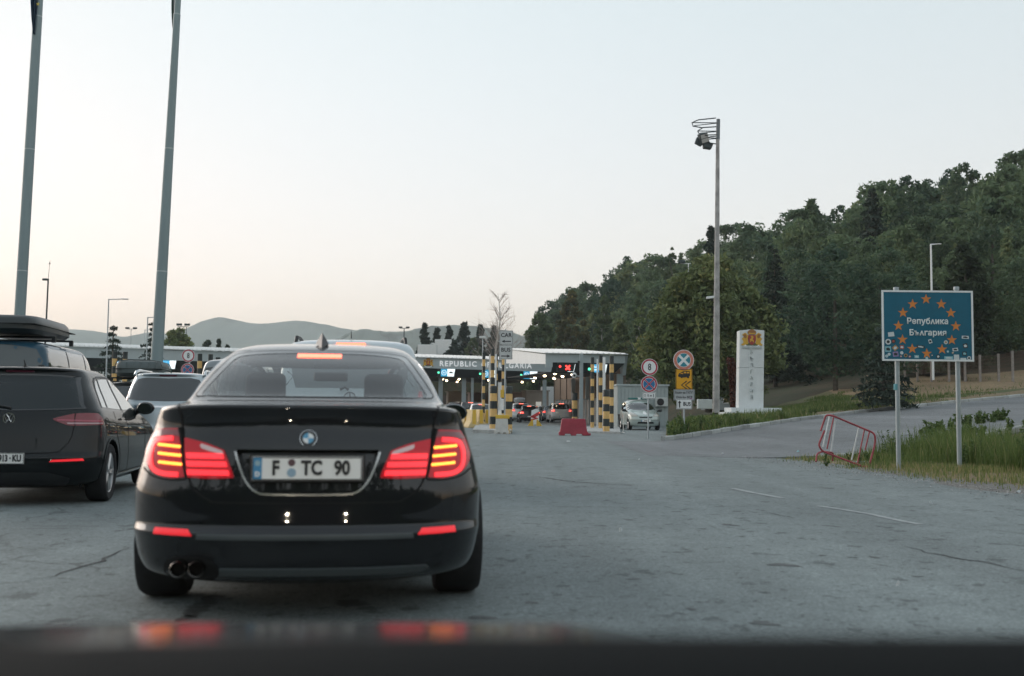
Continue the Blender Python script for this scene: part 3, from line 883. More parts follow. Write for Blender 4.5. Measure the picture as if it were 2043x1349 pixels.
# plate recess
rec = smooth_poly([(-.335, .835, 1), (.335, .835, 1), (.325, .80), (.285, .70), (.235, .650), (.15, .640), (-.15, .640), (-.235, .650), (-.285, .70), (-.325, .80)], 4)
car.cut(rec, 'rear')
car.patch('plate_recess', rec, 'rear', M_BMW, -0.045, 0.0, 0.05)
car.patch('recess_trim', strip_poly(smooth_poly([(-.342, .83), (-.325, .775), (-.288, .692), (-.235, .640), (-.15, .629), (.15, .629), (.235, .640), (.288, .692), (.325, .775), (.342, .83)], 3, False), 0.010), 'rear', pm('recess_chrome', (0.5, 0.5, 0.5), 0.2, 1.0), 0.004)
car.patch('lid_handle', [(-.335, .838), (.335, .838), (.335, .860), (-.335, .860)], 'rear', M_BMW, 0.018, 0.0, 0.05)
pl = plate(R_, (0, .066, .752), .52, .113, [('F', -.150, .094, .80), ('TC', .020, .094, .80), ('90', .163, .094, .80)])
MB().box((0, .008, 0), (.545, .012, .135)).build('plate_frame', M_BLACK, pl, bevel=.004)
flat('plate_seal', disc_poly(.017, 16, -.075, .028), -.0085, .002, pm('seal_dark', (.12, .06, .07), .5), pl)
flat('plate_seal', disc_poly(.021, 16, -.075, -.020), -.0085, .002, pm('seal_blue', (.30, .42, .52), .5), pl)
text_obj('D', .03, M_PLATE, 'plate_text', pl, (-.234, -.0095, -.028), extrude=.001, bold=.002)
flat('plate_stars', disc_poly(.013, 16, -.234, .025), -.0095, .001, pm('plate_gold', (.3, .45, .5), .5), pl)
# roundel
h, n = car.drop(0, .892, 'rear')
bd = MB().lathe([(0, 0), (.041, 0), (.043, .004), (.041, .010), (.034, .011), (.0, .010)], 40).build('badge', M_CHROME, R_, smooth=True)
bd.matrix_local = Matrix.Translation(h + n * 0.002) @ n.to_track_quat('Z', 'Y').to_matrix().to_4x4()
bb = MB().lathe([(.0265, .0117), (.0385, .0117), (.0385, .0105)], 40); bb.build('badge_ring', M_INK, bd)
for k in range(4):
    q = [(0, 0)] + [(.026 * math.cos(math.pi / 2 * k + a * math.pi / 16), .026 * math.sin(math.pi / 2 * k + a * math.pi / 16)) for a in range(9)]
    mesh_obj('badge_quarter', [(x, y, .0122) for x, y in q], [tuple(range(len(q)))], pm('badge_blue', (.10, .33, .52), .3) if k % 2 == 1 else M_WHITE, bd)
# boot lid outline
lid = smooth_poly([(-.62, 1.005), (-.595, .86), (-.565, .72), (-.535, .655), (-.46, .602), (-.36, .590), (.36, .590), (.46, .602), (.535, .655), (.565, .72), (.595, .86), (.62, 1.005)], 4, False)
ld = car.patch('boot_lid_gap', strip_poly(lid, 0.009), 'rear', M_SHUT, 0.0025, -.002, 0.03)
car.patch('boot_lid_gap', strip_poly(smooth_poly([(-.62, 1.0), (-.63, 1.04), (-.640, 1.055)], 3, False), 0.008), 'rear', M_SHUT, 0.0025, -.002, 0.03)
car.patch('boot_lid_gap', strip_poly(smooth_poly([(.62, 1.0), (.63, 1.04), (.640, 1.055)], 3, False), 0.008), 'rear', M_SHUT, 0.0025, -.002, 0.03)
# tail lights: outer lens on the wing, inner lens on the lid
outer = smooth_poly([(.606, .895, 1), (.598, .80), (.576, .706, 1), (.66, .698), (.745, .712), (.80, .745), (.832, .80), (.818, .865), (.775, .930, 1), (.70, .934), (.622, .936, 1)], 4)
innr = smooth_poly([(.590, .890, 1), (.48, .866), (.395, .835, 1), (.352, .735), (.345, .706, 1), (.45, .700), (.562, .704, 1), (.582, .80)], 4)
sq = lambda P: [(x if x < .6 else .6 + (x - .6) * .87, z) for x, z in P]
outer = sq(outer)
for sg in (1, -1):
    fl = sg < 0
    to = car.patch('tail_light', outer, 'rear', M_TAILRED, 0.010, -0.003, 0.03, mirror=fl)
    car.patch('light_tube', sq(strip_poly(smooth_poly([(.655, .885), (.745, .876), (.778, .845), (.785, .79), (.765, .742), (.71, .720), (.61, .716)], 4, False), 0.022)), 'rear', M_BAR, 0.014, 0.008, 0.03, parent=to, mirror=fl)
    car.patch('upper_lens', sq(smooth_poly([(.626, .928, 1), (.70, .927), (.765, .922, 1), (.795, .885), (.70, .897), (.617, .895, 1)], 3)), 'rear', M_TAILOFF, 0.013, 0.008, 0.03, parent=to, mirror=fl)
    for r in range(3):
        mb = MB()
        for k in range(9):
            x = .610 + r * -.006 + k * .0135; z = .846 - r * .041 + k * .0008
            h, n = car.drop(x * sg, z, 'rear')
            m = Matrix.Translation(h + n * 0.012) @ n.to_track_quat('Z', 'Y').to_matrix().to_4x4()
            mb.lathe([(.0072, 0), (.0072, .004), (.005, .007), (0, .008)], 8, m)
        mb.build('led_row', M_LED, to, smooth=True)
    ti = car.patch('tail_light', innr, 'rear', M_TAILRED, 0.010, -0.003, 0.03, mirror=fl)
    car.patch('clear_lens', smooth_poly([(.405, .832, 1), (.48, .856), (.505, .862, 1), (.497, .840), (.40, .815)], 3), 'rear', M_LAMPCLEAR, 0.014, 0.008, 0.03, parent=ti, mirror=fl)
    for k, (x0, x1, z) in enumerate(((.392, .570, .806), (.375, .566, .768), (.362, .562, .728))):
        car.patch('light_bar', [(x0, z - .012), (x1, z - .012), (x1 + .004, z + .012), (x0 + .006, z + .012)], 'rear', M_BAR, 0.015, 0.009, 0.03, parent=ti, mirror=fl)
        car.patch('dark_bar', [(x0 + .006, z + .0135), (x1 + .004, z + .0135), (x1 + .006, z + .024), (x0 + .012, z + .024)], 'rear', M_BARDARK, 0.013, 0.009, 0.03, parent=ti, mirror=fl)
    car.patch('lamp_gap', strip_poly([(.622, .94), (.602, .86), (.588, .78), (.568, .700)], 0.012), 'rear', M_SHUT, 0.0125, 0, 0.03, mirror=fl)
    # bumper reflector
    car.patch('reflector', smooth_poly([(.530, .436, 1), (.718, .438, 1), (.714, .461, 1), (.548, .459, 1)], 2), 'rear', M_REFL, 0.010, -0.002, 0.03, mirror=fl)
    # wing to bumper joint, from lamp to wheel arch
    car.patch('bumper_gap', strip_poly(smooth_poly([(.575, .694), (.66, .690), (.75, .705), (.81, .74)], 3, False), 0.007), 'rear', M_SHUT, 0.003, -.002, 0.03, mirror=fl)
    # parking sensors
    for sx_ in (.20, .50):
        h, n = car.drop(sx_ * sg, .50, 'rear')
        q = MB().lathe([(0, .003), (.010, .003), (.0115, 0)], 14).build('parking_sensor', M_BMW, R_)
        q.matrix_local = Matrix.Translation(h + n * 0.001) @ n.to_track_quat('Z', 'Y').to_matrix().to_4x4()
car.patch('bumper_trim', [(-.51, .420), (.51, .420), (.505, .445), (-.505, .445)], 'rear', M_BMWTRIM, 0.006, -0.002, 0.05)
car.patch('lower_trim', smooth_poly([(-.40, .250, 1), (.53, .250, 1), (.59, .266), (.57, .284, 1), (-.40, .284, 1)], 3), 'rear', M_BMWTRIM, 0.012, -0.002, 0.05)
# exhaust: two pipes on the left, over a black patch painted as the shade of a cut-out
car.patch('exhaust_shade_patch', smooth_poly([(-.66, .225), (-.655, .315), (-.54, .335), (-.43, .315), (-.425, .225)], 3), 'rear', M_SHUT, 0.004, -0.002, 0.04)
for ex in (-.585, -.502):
    MB().lathe([(.037, .14), (.038, 0.0), (.0355, -.004), (.032, 0.0), (.031, .12)], 28, Matrix.Translation((ex, .035 + (0.02 if ex < -.6 else 0), .285)) @ Matrix.Rotation(-math.pi / 2, 4, 'X')).build('tailpipe', pm('tailpipe_steel', (.16, .15, .14), .25, 1.0), R_, smooth=True)
    MB().lathe([(0, .05), (.034, .05)], 20, Matrix.Translation((ex, .05, .285)) @ Matrix.Rotation(-math.pi / 2, 4, 'X')).build('pipe_bore', M_SHUT, R_)
# shark fin aerial
mb = MB(); fz = 1.436
mb.v = [Vector(q) for q in ((0, 1.60, fz + .075), (.040, 1.62, fz + .008), (-.040, 1.62, fz + .008), (0, 1.52, fz - .03), (.030, 1.80, fz + .004), (-.030, 1.80, fz + .004), (0, 1.86, fz - .0))]
mb.f = [(3, 1, 0), (3, 0, 2), (1, 4, 0), (0, 5, 2), (4, 6, 0), (6, 5, 0), (1, 3, 2, 5, 6, 4)]
mb.build('aerial_fin', pm('fin_plastic', (.02, .02, .024), .35), R_)
# door mirrors
for sg in (1, -1):
    mm = MB()
    mm.lathe([(0, -.05), (.055, -.045), (.085, -.01), (.088, .04), (.06, .08), (0, .095)], 18, Matrix.Diagonal((1.25, 1, .8, 1)) @ Matrix.Rotation(-math.pi / 2, 4, 'X'))
    mr = mm.build('door_mirror', M_BMW, R_, smooth=True, loc=(sg * .945, 3.02, 1.015))
    MB().lathe([(0, -.052), (.075, -.052), (.078, -.047)], 20, Matrix.Diagonal((1.22, 1, .78, 1)) @ Matrix.Rotation(-math.pi / 2, 4, 'X')).build('mirror_glass', pm('mirror_face', (.10, .125, .125), .05, .9), mr)
    MB().cyl((-sg * .05, .02, -.02), (-sg * .2, .04, -.06), .025, .03, 8).build('mirror_arm', M_BLACK, mr)
car.wheels(1.06, 4.03, 0.325, 0.25, 0.80, 5)
# cabin: parcel shelf, seats, dash, mirror
MB().box((0, .98, 1.03), (1.30, .72, .03)).build('parcel_shelf', M_SEAT, R_)
def seat(x, y, w=.50, hz=1.02):
    st = MB().box((x, y, .75), (w, .16, .55)).build('seat', M_SEAT, R_, bevel=.05, seg=3, smooth=True)
    h_ = MB().box((x, y - .02, hz + .14), (.27, .10, .20)).build('headrest', M_SEAT, st, bevel=.045, seg=3, smooth=True)
for x in (-.40, .40): seat(x, 2.35, .52, 1.04)
for x in (-.40, .40):
    MB().box((x, 1.42, 1.05), (.30, .09, .09)).build('rear_headrest', M_SEAT, R_, bevel=.04, seg=3, smooth=True)
MB().box((0, 1.45, .82), (1.3, .16, .5)).build('rear_seat', M_SEAT, R_, bevel=.05, seg=2, smooth=True)
MB().box((0, 3.35, .93), (1.36, .45, .14)).build('dashboard', M_SEAT, R_, bevel=.05, seg=3, smooth=True)
MB().box((0.02, 2.92, 1.275), (.25, .03, .07)).build('rear_view_mirror', M_BLACK, R_, bevel=.02, seg=3, smooth=True)
MB().lathe([(.17, -.012), (.185, -.012), (.185, .012), (.17, .012)], 24, Matrix.Translation((-.40, 2.98, .96)) @ Matrix.Rotation(1.1, 4, 'X'), closed=True).build('steering_wheel', M_BLACK, R_)
body = car.finish(M_BMW)

# ---- generic level stacks (z_rear, y_rear, half_width, corner, power, z_front, y_front)
def hatch_levels(L=4.25, W=1.79, H=1.46, spoiler=True, boxy=0.0):
    k = L / 4.25; h = H / 1.46; w = W / 1.80
    S = [(.18, .28, .68, .5, 2.4, .18, 4.05), (.215, .13, .82, .5, 2.4, .20, 4.13), (.27, .06, .870, .5, 2.4, .27, 4.18), (.36, .025, .892, .5, 2.5, .36, 4.22), (.46, .0, .900, .5, 2.5, .46, 4.25), (.515, .004, .902, .5, 2.5, .50, 4.25), (.535, .030, .902, .5, 2.5, .52, 4.25),
         (.62, .048, .900, .5, 2.5, .56, 4.24), (.74, .068, .898, .5, 2.5, .63, 4.22), (.85, .095, .890, .5, 2.6, .70, 4.18), (.905, .115, .878, .5, 2.7, .75, 4.10), (.945, .135, .862, .5, 2.8, .80, 3.95), (.985, .160, .842, .48, 3.0, .88, 3.60), (1.03, .195, .818, .45, 3.0, .965, 3.20),
         (1.12, .262, .782, .42, 3.0, 1.08, 2.98), (1.24, .355, .730, .42, 3.0, 1.22, 2.72), (1.34, .435, .685, .42, 3.0, 1.325, 2.45), (1.385, .440, .655, .42, 2.8, 1.375, 2.28), (1.405, .400, .635, .42, 2.6, 1.398, 2.20), (1.420, .405, .61, .42, 2.5, 1.415, 2.12), (1.436, .50, .54, .5, 2.4, 1.433, 2.0), (1.448, .70, .43, .5, 2.3, 1.446, 1.9), (1.456, .95, .27, .5, 2.2, 1.455, 1.78), (1.46, 1.2, .05, .5, 2, 1.46, 1.5)]
    out = []
    for a, b, c, d, e, f, g in S:
        t = max(0, min(1, (a - .95) / .45))
        c2 = c + boxy * t * .10 * (c / .7 if c < .7 else 1)
        b2 = b if a < .95 else b + (b - .14) * (-.35 * boxy)
        if not spoiler and a > 1.38 and a < 1.43: b2 = b + .06
        out.append((a * h, b2 * k, c2 * w, d, e, f * h, g * k))
    return out
def van_levels(L=4.9, W=1.92, H=1.97):
    h = H / 1.97; w = W / 1.92
    S = [(.20, .25, .76, .35, 3, .20, 4.6), (.26, .10, .90, .35, 3, .26, 4.75), (.36, .03, .94, .35, 3, .36, 4.85), (.50, .0, .955, .35, 3, .48, 4.9), (.55, .0, .958, .32, 3.2, .52, 4.9), (.58, .03, .958, .30, 3.4, .55, 4.9), (.80, .04, .96, .28, 3.6, .70, 4.88), (1.0, .05, .957, .26, 3.6, .85, 4.75), (1.10, .06, .950, .25, 3.6, .98, 4.45),
         (1.16, .075, .938, .25, 3.6, 1.08, 4.10), (1.40, .12, .905, .25, 3.6, 1.38, 4.00), (1.65, .18, .860, .25, 3.6, 1.64, 3.82), (1.78, .215, .825, .25, 3.4, 1.77, 3.72), (1.85, .235, .795, .28, 3.2, 1.84, 3.62), (1.90, .285, .745, .30, 3, 1.895, 3.5), (1.935, .40, .64, .35, 2.8, 1.93, 3.25), (1.958, .60, .45, .4, 2.5, 1.955, 2.9), (1.968, .9, .22, .4, 2.3, 1.966, 2.5), (1.97, 1.2, .04, .4, 2, 1.97, 1.6)]
    k = L / 4.9
    return [(a * h, b * k, c * w, d, e, f * h, g * k) for a, b, c, d, e, f, g in S]
def sedan_levels(sc=1.0, W=1.0):
    return [(a, b, c * W, d, e, f, g * sc) for a, b, c, d, e, f, g in LV]
def mirr(car, poly): return [(-x, z) for x, z in poly][::-1]
def door_mirror(root, x, y, z, mat, sg, s=1.0):
    mr = MB().lathe([(0, -.05), (.055, -.045), (.085, -.01), (.088, .04), (.06, .08), (0, .095)], 14, Matrix.Diagonal((1.15 * s, s, .85 * s, 1)) @ Matrix.Rotation(-math.pi / 2, 4, 'X')).build('door_mirror', mat, root, smooth=True, loc=(sg * x, y, z))
    MB().lathe([(0, -.052), (.072, -.052), (.075, -.046)], 14, Matrix.Diagonal((1.12 * s, s, .82 * s, 1)) @ Matrix.Rotation(-math.pi / 2, 4, 'X')).build('mirror_glass', pm('mirror_face', (.30, .36, .36), .05, .9), mr)
    MB().cyl((-sg * .05, .02, -.02), (-sg * .17, .05, -.06), .035, .05, 6).build('mirror_arm', M_BLACK, mr)
def roof_box(root, c, w, l, h, mat, ribs=0):
    """long luggage box with rounded ends on two bars"""
    x, y, z = c
    mb = MB(); n = 24
    prof = [(.90, -.5), (1.0, -.30), (1.0, -.06), (1.0, .0), (.97, .25), (.90, .42), (.55, .5), (.0, .52)]
    V = []
    for s_, hz in prof:
        for k in range(n):
            a = 2 * math.pi * k / n
            cx = math.copysign(abs(math.cos(a)) ** .45, math.cos(a)); sy = math.copysign(abs(math.sin(a)) ** .35, math.sin(a))
            V.append((x + w / 2 * cx * s_, y + l / 2 * sy * (s_ if s_ > .6 else s_ * 1.2), z + h * (hz + .5)))
    F = [(i * n + k, i * n + (k + 1) % n, (i + 1) * n + (k + 1) % n, (i + 1) * n + k) for i in range(len(prof) - 1) for k in range(n)] + [tuple(range(n))[::-1]]
    b = mb.add(V, F).build('roof_box', mat, root, smooth=True)
    for k in range(ribs):
        yy = y - l / 2 * .82 + l * .82 * k / max(1, ribs - 1)
        MB().tube([(x - w * .497, yy, z + h * .55), (x - w * .44, yy, z + h * .93), (x - w * .25, yy, z + h * 1.005), (x + w * .25, yy, z + h * 1.005), (x + w * .44, yy, z + h * .93), (x + w * .497, yy, z + h * .55)], .012, 6).build('box_rib', mat, b)
    for k in range(ribs and 6):
        xx = x - w * .38 + w * .76 * k / 5
        MB().tube([(xx, y - l * .497, z + h * .45), (xx, y - l * .478, z + h * .85), (xx, y - l * .40, z + h * .985)], .010, 6).build('box_rib', mat, b)
    MB().box((x, y, z + h * .45), (w * 1.004, l * 1.002, .012)).build('box_seam', M_SHUT, b)
    for yy in (y - l * .22, y + l * .22):
        bar = MB().box((x, yy, z - .035), (w * 1.25, .05, .035)).build('roof_bar', M_BLACK, root, bevel=.01)
        for sg in (1, -1): MB().box((x + sg * w * .60, yy, z - .08), (.06, .07, .09)).build('bar_foot', M_BLACK, bar)
    return b

# ---- black hatchback on the left
P = at(8, 940, 11.05); P.z = 0
M_GOLF = pm('black_pearl_paint', (0.006, 0.008, 0.009), 0.4, 0.0, coat=.65, spec=.03)
GL = [(a, b, c * (1 - .075 * max(0, min(1, (a - 1.0) / .3))), d, e, f, q) for a, b, c, d, e, f, q in hatch_levels(4.25, 1.80, 1.48)]
g = Car('hatchback', 'black hatchback at the left edge with plate 913 KU and round badge', 'car', P, HEAD + 0.02, GL, fine=0.03)
R_ = g.root
rw = smooth_poly([(-.50, 1.345), (0, 1.362), (.50, 1.345), (.545, 1.30), (.635, 1.06), (.615, 1.02), (0, 1.0), (-.615, 1.02), (-.635, 1.06), (-.545, 1.30)], 3)
gw = g.patch('rear_window', rw, 'rear', pm('tailgate_glass', (0.012, 0.018, 0.02), 0.06, coat=0.7, spec=.1), 0.003, -.004, 0.05)
rwd = dens(rw, .04)
ring_patch(g, [(x * 1.07, 1.18 + (z - 1.18) * 1.08) for x, z in rwd], rwd, 'rear', M_FRIT, 'window_border', gw, .004)
for k in (.0,):
    MB().tube([g.drop(.0, 1.015, 'rear')[0] + Vector((0, -.02, 0)), g.drop(-.15, 1.045, 'rear')[0] + Vector((0, -.02, 0)), g.drop(-.42, 1.055, 'rear')[0] + Vector((0, -.02, 0))], .012, 6).build('rear_wiper', M_BLACK, R_)
lamp = smooth_poly([(.42, .905, 1), (.44, .885), (.55, .840), (.62, .832, 1), (.74, .835), (.852, .842, 1), (.845, .90), (.80, .962, 1), (.70, .965), (.60, .955, 1), (.50, .93)], 3)
for sg in (1, -1):
    t = g.patch('tail_light', lamp, 'rear', M_TAILOFF, .010, -.004, .03, mirror=sg < 0)
    g.patch('light_strip', [(.46, .885), (.83, .872), (.835, .886), (.46, .897)], 'rear', pm('tail_strip', (.45, .06, .10), .2, coat=.5), .013, .008, .03, parent=t, mirror=sg < 0)
    g.patch('light_strip', [(.56, .850), (.845, .850), (.845, .862), (.55, .864)], 'rear', pm('tail_clear', (.5, .30, .32), .15, coat=.5), .013, .008, .03, parent=t, mirror=sg < 0)
    g.patch('lamp_gap', strip_poly([(.618, .968), (.618, .90), (.628, .828)], .008), 'rear', M_SHUT, .0125, 0, .03, mirror=sg < 0)
    g.patch('reflector', [(.42, .462), (.735, .470), (.72, .495), (.45, .485)], 'rear', M_REFL, .008, -.002, .03, mirror=sg < 0)
    door_mirror(R_, .915, 2.62, 1.02, M_GOLF, sg, 1.1)
tg = smooth_poly([(-.62, .83), (-.60, .70), (-.53, .60), (-.40, .555), (.40, .555), (.53, .60), (.60, .70), (.62, .83)], 3, False)
g.patch('tailgate_gap', strip_poly(tg, .008), 'rear', M_SHUT, .003, -.002, .03)
g.patch('lower_valance', smooth_poly([(-.55, .22, 1), (.55, .22, 1), (.60, .29), (.40, .355, 1), (-.40, .355, 1), (-.60, .29)], 2), 'rear', M_BLACK, .006, -.002, .05)
plate(R_, (-.07, g.drop(-.07, .50, 'rear')[0].y - .014, .500), .52, .113, [('913', .062, .092, .64), ('KU', .192, .092, .70), ('·', .128, .09, .8), ('BG', -.135, .092, .70)])
# round badge with V over W
h, n = g.drop(0, .905, 'rear')
bd = MB().lathe([(0, .0), (.058, 0), (.060, .006), (.056, .010), (.050, .010), (.050, .006), (0, .006)], 36).build('badge', pm('badge_black', (.02, .02, .022), .3), R_, smooth=True)
up = Matrix(((1, 0, 0, 0), (0, 0, -1, 0), (0, 1, 0, 0), (0, 0, 0, 1)))
bd.matrix_local = Matrix.Translation(h + n * .004) @ up
ringm = MB().lathe([(.050, .006), (.050, .012), (.060, .012), (.060, .006)], 36).build('badge_ring', M_CHROME, bd)
vw = MB()
for pts in ([(-.024, .044), (-.0, .006), (.024, .044)], [(-.043, .024), (-.021, -.038), (0, .0), (.021, -.038), (.043, .024)]):
    for a, b in zip(pts, pts[1:]):
        vw.cyl((a[0], a[1], .009), (b[0], b[1], .009), .0042, .0042, 6)
vw.build('badge_letters', M_CHROME, bd)
g.patch('brake_light', [(-.14, 1.398), (.14, 1.398), (.14, 1.412), (-.14, 1.412)], 'rear', pm('brake_unlit', (.12, .02, .04), .3), .01, -.002, .05)
# right and left flanks
win = smooth_poly([(.66, 1.03, 1), (.80, 1.20), (.98, 1.322, 1), (1.5, 1.352), (1.95, 1.335), (2.35, 1.24), (2.92, 1.02, 1), (1.8, 1.0)], 4)
for sd in ('right', 'left'):
    w_ = g.patch('side_window', win, sd, pm('side_glass', (.42, .45, .46), .03, metal=.9), .002, -.003, .06)
    for pts in ([(.90, 1.03), (1.10, 1.335)], [(1.62, 1.0), (1.66, 1.348)]):
        g.patch('window_pillar', strip_poly(pts, .045 if pts[0][0] > 1 else .03), sd, M_BLACK, .006, 0, .05, parent=w_)
    g.patch('window_trim', strip_poly(smooth_poly([(.64, 1.03), (.80, 1.215), (.97, 1.345), (1.5, 1.372), (1.96, 1.355), (2.38, 1.255), (2.95, 1.02)], 3, False), .02), sd, M_BLACK, .004, 0, .04)
    for pts in ([(1.10, .98), (1.06, .75), (1.17, .60), (1.30, .30)], [(1.64, 1.0), (1.66, .75), (1.70, .30)], [(2.88, 1.0), (2.80, .80), (2.78, .5), (2.72, .30)], [(1.30, .29), (2.72, .29)]):
        g.patch('door_gap', strip_poly(smooth_poly(pts, 3, False) if len(pts) > 2 else pts, .009), sd, M_SHUT, .0025, -.002, .05)
    for y in (1.30, 2.02):
        g.patch('door_handle', smooth_poly([(y, .882), (y + .18, .886), (y + .18, .905), (y, .902)], 2), sd, M_GOLF, .02, .0, .04)
    g.patch('sill_trim', [(1.22, .255), (2.85, .255), (2.85, .275), (1.22, .275)], sd, M_CHROME, .006, 0, .08)
    g.patch('wheel_arch_lip', strip_poly(disc_poly(.372, 30, .80, .315, -.1, math.pi + .1), .022), sd, M_GOLF, .008, -.02, .05)
    if sd == 'right': g.patch('fuel_flap_gap', strip_poly(disc_poly(.085, 22, .62, .83), .007), sd, M_SHUT, .002, -.002, .05)
MB().box((0, .62, 1.468), (.03, .09, .022)).build('aerial_base', M_BLACK, R_, bevel=.008)
MB().cyl((0, .62, 1.475), (0, .55, 1.53), .008, .004, 6).build('aerial_rod', M_BLACK, R_)
g.wheels(.80, 3.43, .315, .22, .775, 5, archr=.365)
g.finish(M_GOLF)

# ---- plainer vehicles
def rear_car(name, label, cat, px, Y, levels, paint, heading=HEAD, fine=.06, lit=True, lw=.60, lz=(.80, .98), win=None, group=None, base=None, wheel=.33, axles=(.8, 3.5), plate_txt=None, hi=False, track=None, brake=None, W=1.8, glassm=None, sidewin=True, loc=None, wz=.5, badge=None):
    if loc is None:
        q = at(px, 830, Y); loc = Vector((q.x, Y, 0))
    c = Car(name, label, cat, loc, heading, levels, fine=fine, group=group)
    hw = max(l[2] for l in levels)
    w_ = win
    gw = c.patch('rear_window', smooth_poly(w_, 3), 'rear', glassm or M_GLASSD, .004, -.004, .08)
    for sg in (1, -1):
        t = c.patch('tail_light', smooth_poly([(hw * lw, lz[0], 1), (hw * .955, lz[0] + .02, 1), (hw * .93, lz[1], 1), (hw * (lw + .06), lz[1], 1)], 2), 'rear', M_CARTAIL if lit else M_TAILOFF, .012, -.004, .08, mirror=sg < 0)
        if lit: c.patch('light_bar', [(hw * (lw + .06), lz[0] + .05), (hw * .9, lz[0] + .06), (hw * .9, lz[0] + .10), (hw * (lw + .06), lz[0] + .09)], 'rear', M_BRAKE2, .018, .008, .08, parent=t, mirror=sg < 0)
    if brake:
        c.patch('brake_light', [(-brake[0], brake[1]), (brake[0], brake[1]), (brake[0], brake[2]), (-brake[0], brake[2])], 'rear', M_BRAKE2 if lit else M_TAILOFF, .012, -.002, .08)
    h, n = c.drop(0, wz, 'rear')
    plate(c.root, (0, h.y - .012, wz), .52, .113, plate_txt or [], strip=True)
    c.patch('bumper_trim', [(-hw * .8, .24), (hw * .8, .24), (hw * .82, .34), (-hw * .82, .34)], 'rear', M_BLACK, .006, -.002, .1)
    return c
M_CARTAIL = pm('tail_lens_far', (0.35, 0.012, 0.02), 0.15, coat=.5, emit=(1.0, 0.03, 0.04), estr=1.0)
M_BRAKE2 = pm('brake_bar_far', (0.6, 0.05, 0.03), 0.3, emit=(1.0, 0.16, 0.10), estr=4.0)
M_SILVER = pm('silver_paint', (0.42, 0.47, 0.49), 0.28, 0.55, coat=1.0)
M_BLUEVAN = pm('blue_grey_paint', (0.022, 0.065, 0.10), 0.4, 0.0, coat=.7, spec=.05)
M_WHITECAR = pm('white_car_paint', (0.72, 0.74, 0.75), 0.3, 0.0, coat=1.0)
M_DARKCAR = pm('dark_car_paint', (0.012, 0.014, 0.016), 0.4, 0.0, coat=1.0, spec=.05)
M_VANW = pm('pale_silver_paint', (0.56, 0.61, 0.63), 0.35, 0.0, coat=.8)
M_GREYCAR = pm('grey_car_paint', (0.20, 0.22, 0.23), 0.3, 0.4, coat=1.0)
M_BOXBLK = pm('box_black', (0.03, 0.036, 0.036), 0.35, var=.1)
M_BOXGREY = pm('box_grey', (0.085, 0.105, 0.105), 0.55, var=.1)
def side_windows(c, poly, mat=None, pill=(), sides=('right', 'left')):
    for sd in sides:
        w_ = c.patch('side_window', poly, sd, mat or M_GLASSD, .003, -.003, .10)
        for y in pill: c.patch('window_pillar', strip_poly([(y, min(p[1] for p in poly)), (y + .05, max(p[1] for p in poly) - .01)], .05), sd, M_BLACK, .006, 0, .1, parent=w_)

# silver-blue van right ahead of the sedan
hv = 1.93
Q = at(697, 830, 13.2); Q.z = 0
vn = rear_car('van', 'silver van with lit roof brake light, just in front of the black sedan', 'van', 0, 13.2, van_levels(4.9, 1.92, hv), M_VANW, fine=.04, glassm=pm('van_glass_sky_tone', (.10, .115, .12), .08, coat=.8), win=[(-.66, 1.29, 1), (.66, 1.29, 1), (.62, 1.68), (-.62, 1.68)], lw=.83, lz=(.80, 1.26), loc=Q, plate_txt=[], wz=.72)  # pale rear pane colour stands in for reflected sky
vn.patch('brake_light', [(-.18, 1.795), (.18, 1.795), (.18, 1.84), (-.18, 1.84)], 'rear', M_BRAKE, .03, -.002, .05)
side_windows(vn, smooth_poly([(.35, 1.15), (3.3, 1.12), (3.1, 1.58), (.40, 1.60)], 2), pill=(1.4, 2.6))
h, n = vn.drop(0, 1.17, 'rear')
sb = MB().lathe([(.064, -.006), (.074, -.006), (.074, .006), (.064, .006)], 28, Matrix.Translation(h + Vector((0, -.012, 0))) @ Matrix.Rotation(math.pi / 2, 4, 'X'), closed=True)
for k in range(3):
    a = math.pi / 2 + k * 2 * math.pi / 3
    sb.cyl(h + Vector((0, -.012, 0)), h + Vector((.066 * math.cos(a), -.012, .066 * math.sin(a))), .014, .003, 6)
sb.build('badge', pm('badge_grey', (.12, .13, .14), .2, .8), vn.root)
MB().tube([h + Vector((-.02, -.03, .10)), h + Vector((-.06, -.05, .13)), h + Vector((-.12, -.05, .10))], .016, 6).build('rear_wiper', M_BLACK, vn.root)
for sg in (1, -1):
    MB().tube([(sg * .70, .55, 1.84), (sg * .69, .65, 1.945), (sg * .68, 1.2, 1.965), (sg * .68, 2.4, 1.96), (sg * .69, 2.55, 1.88)], .022, 8).build('roof_rail', M_BLACK, vn.root, smooth=True)
    door_mirror(vn.root, 1.06, 3.45, 1.25, M_SILVER, sg, 1.3)
MB().cyl((0, .60, 1.94), (0, .50, 2.02), .008, .004, 6).build('aerial_rod', M_BLACK, vn.root)
vn.wheels(.9, 4.0, .34, .22, .84, 5, hi=False)
vn.finish(M_VANW)

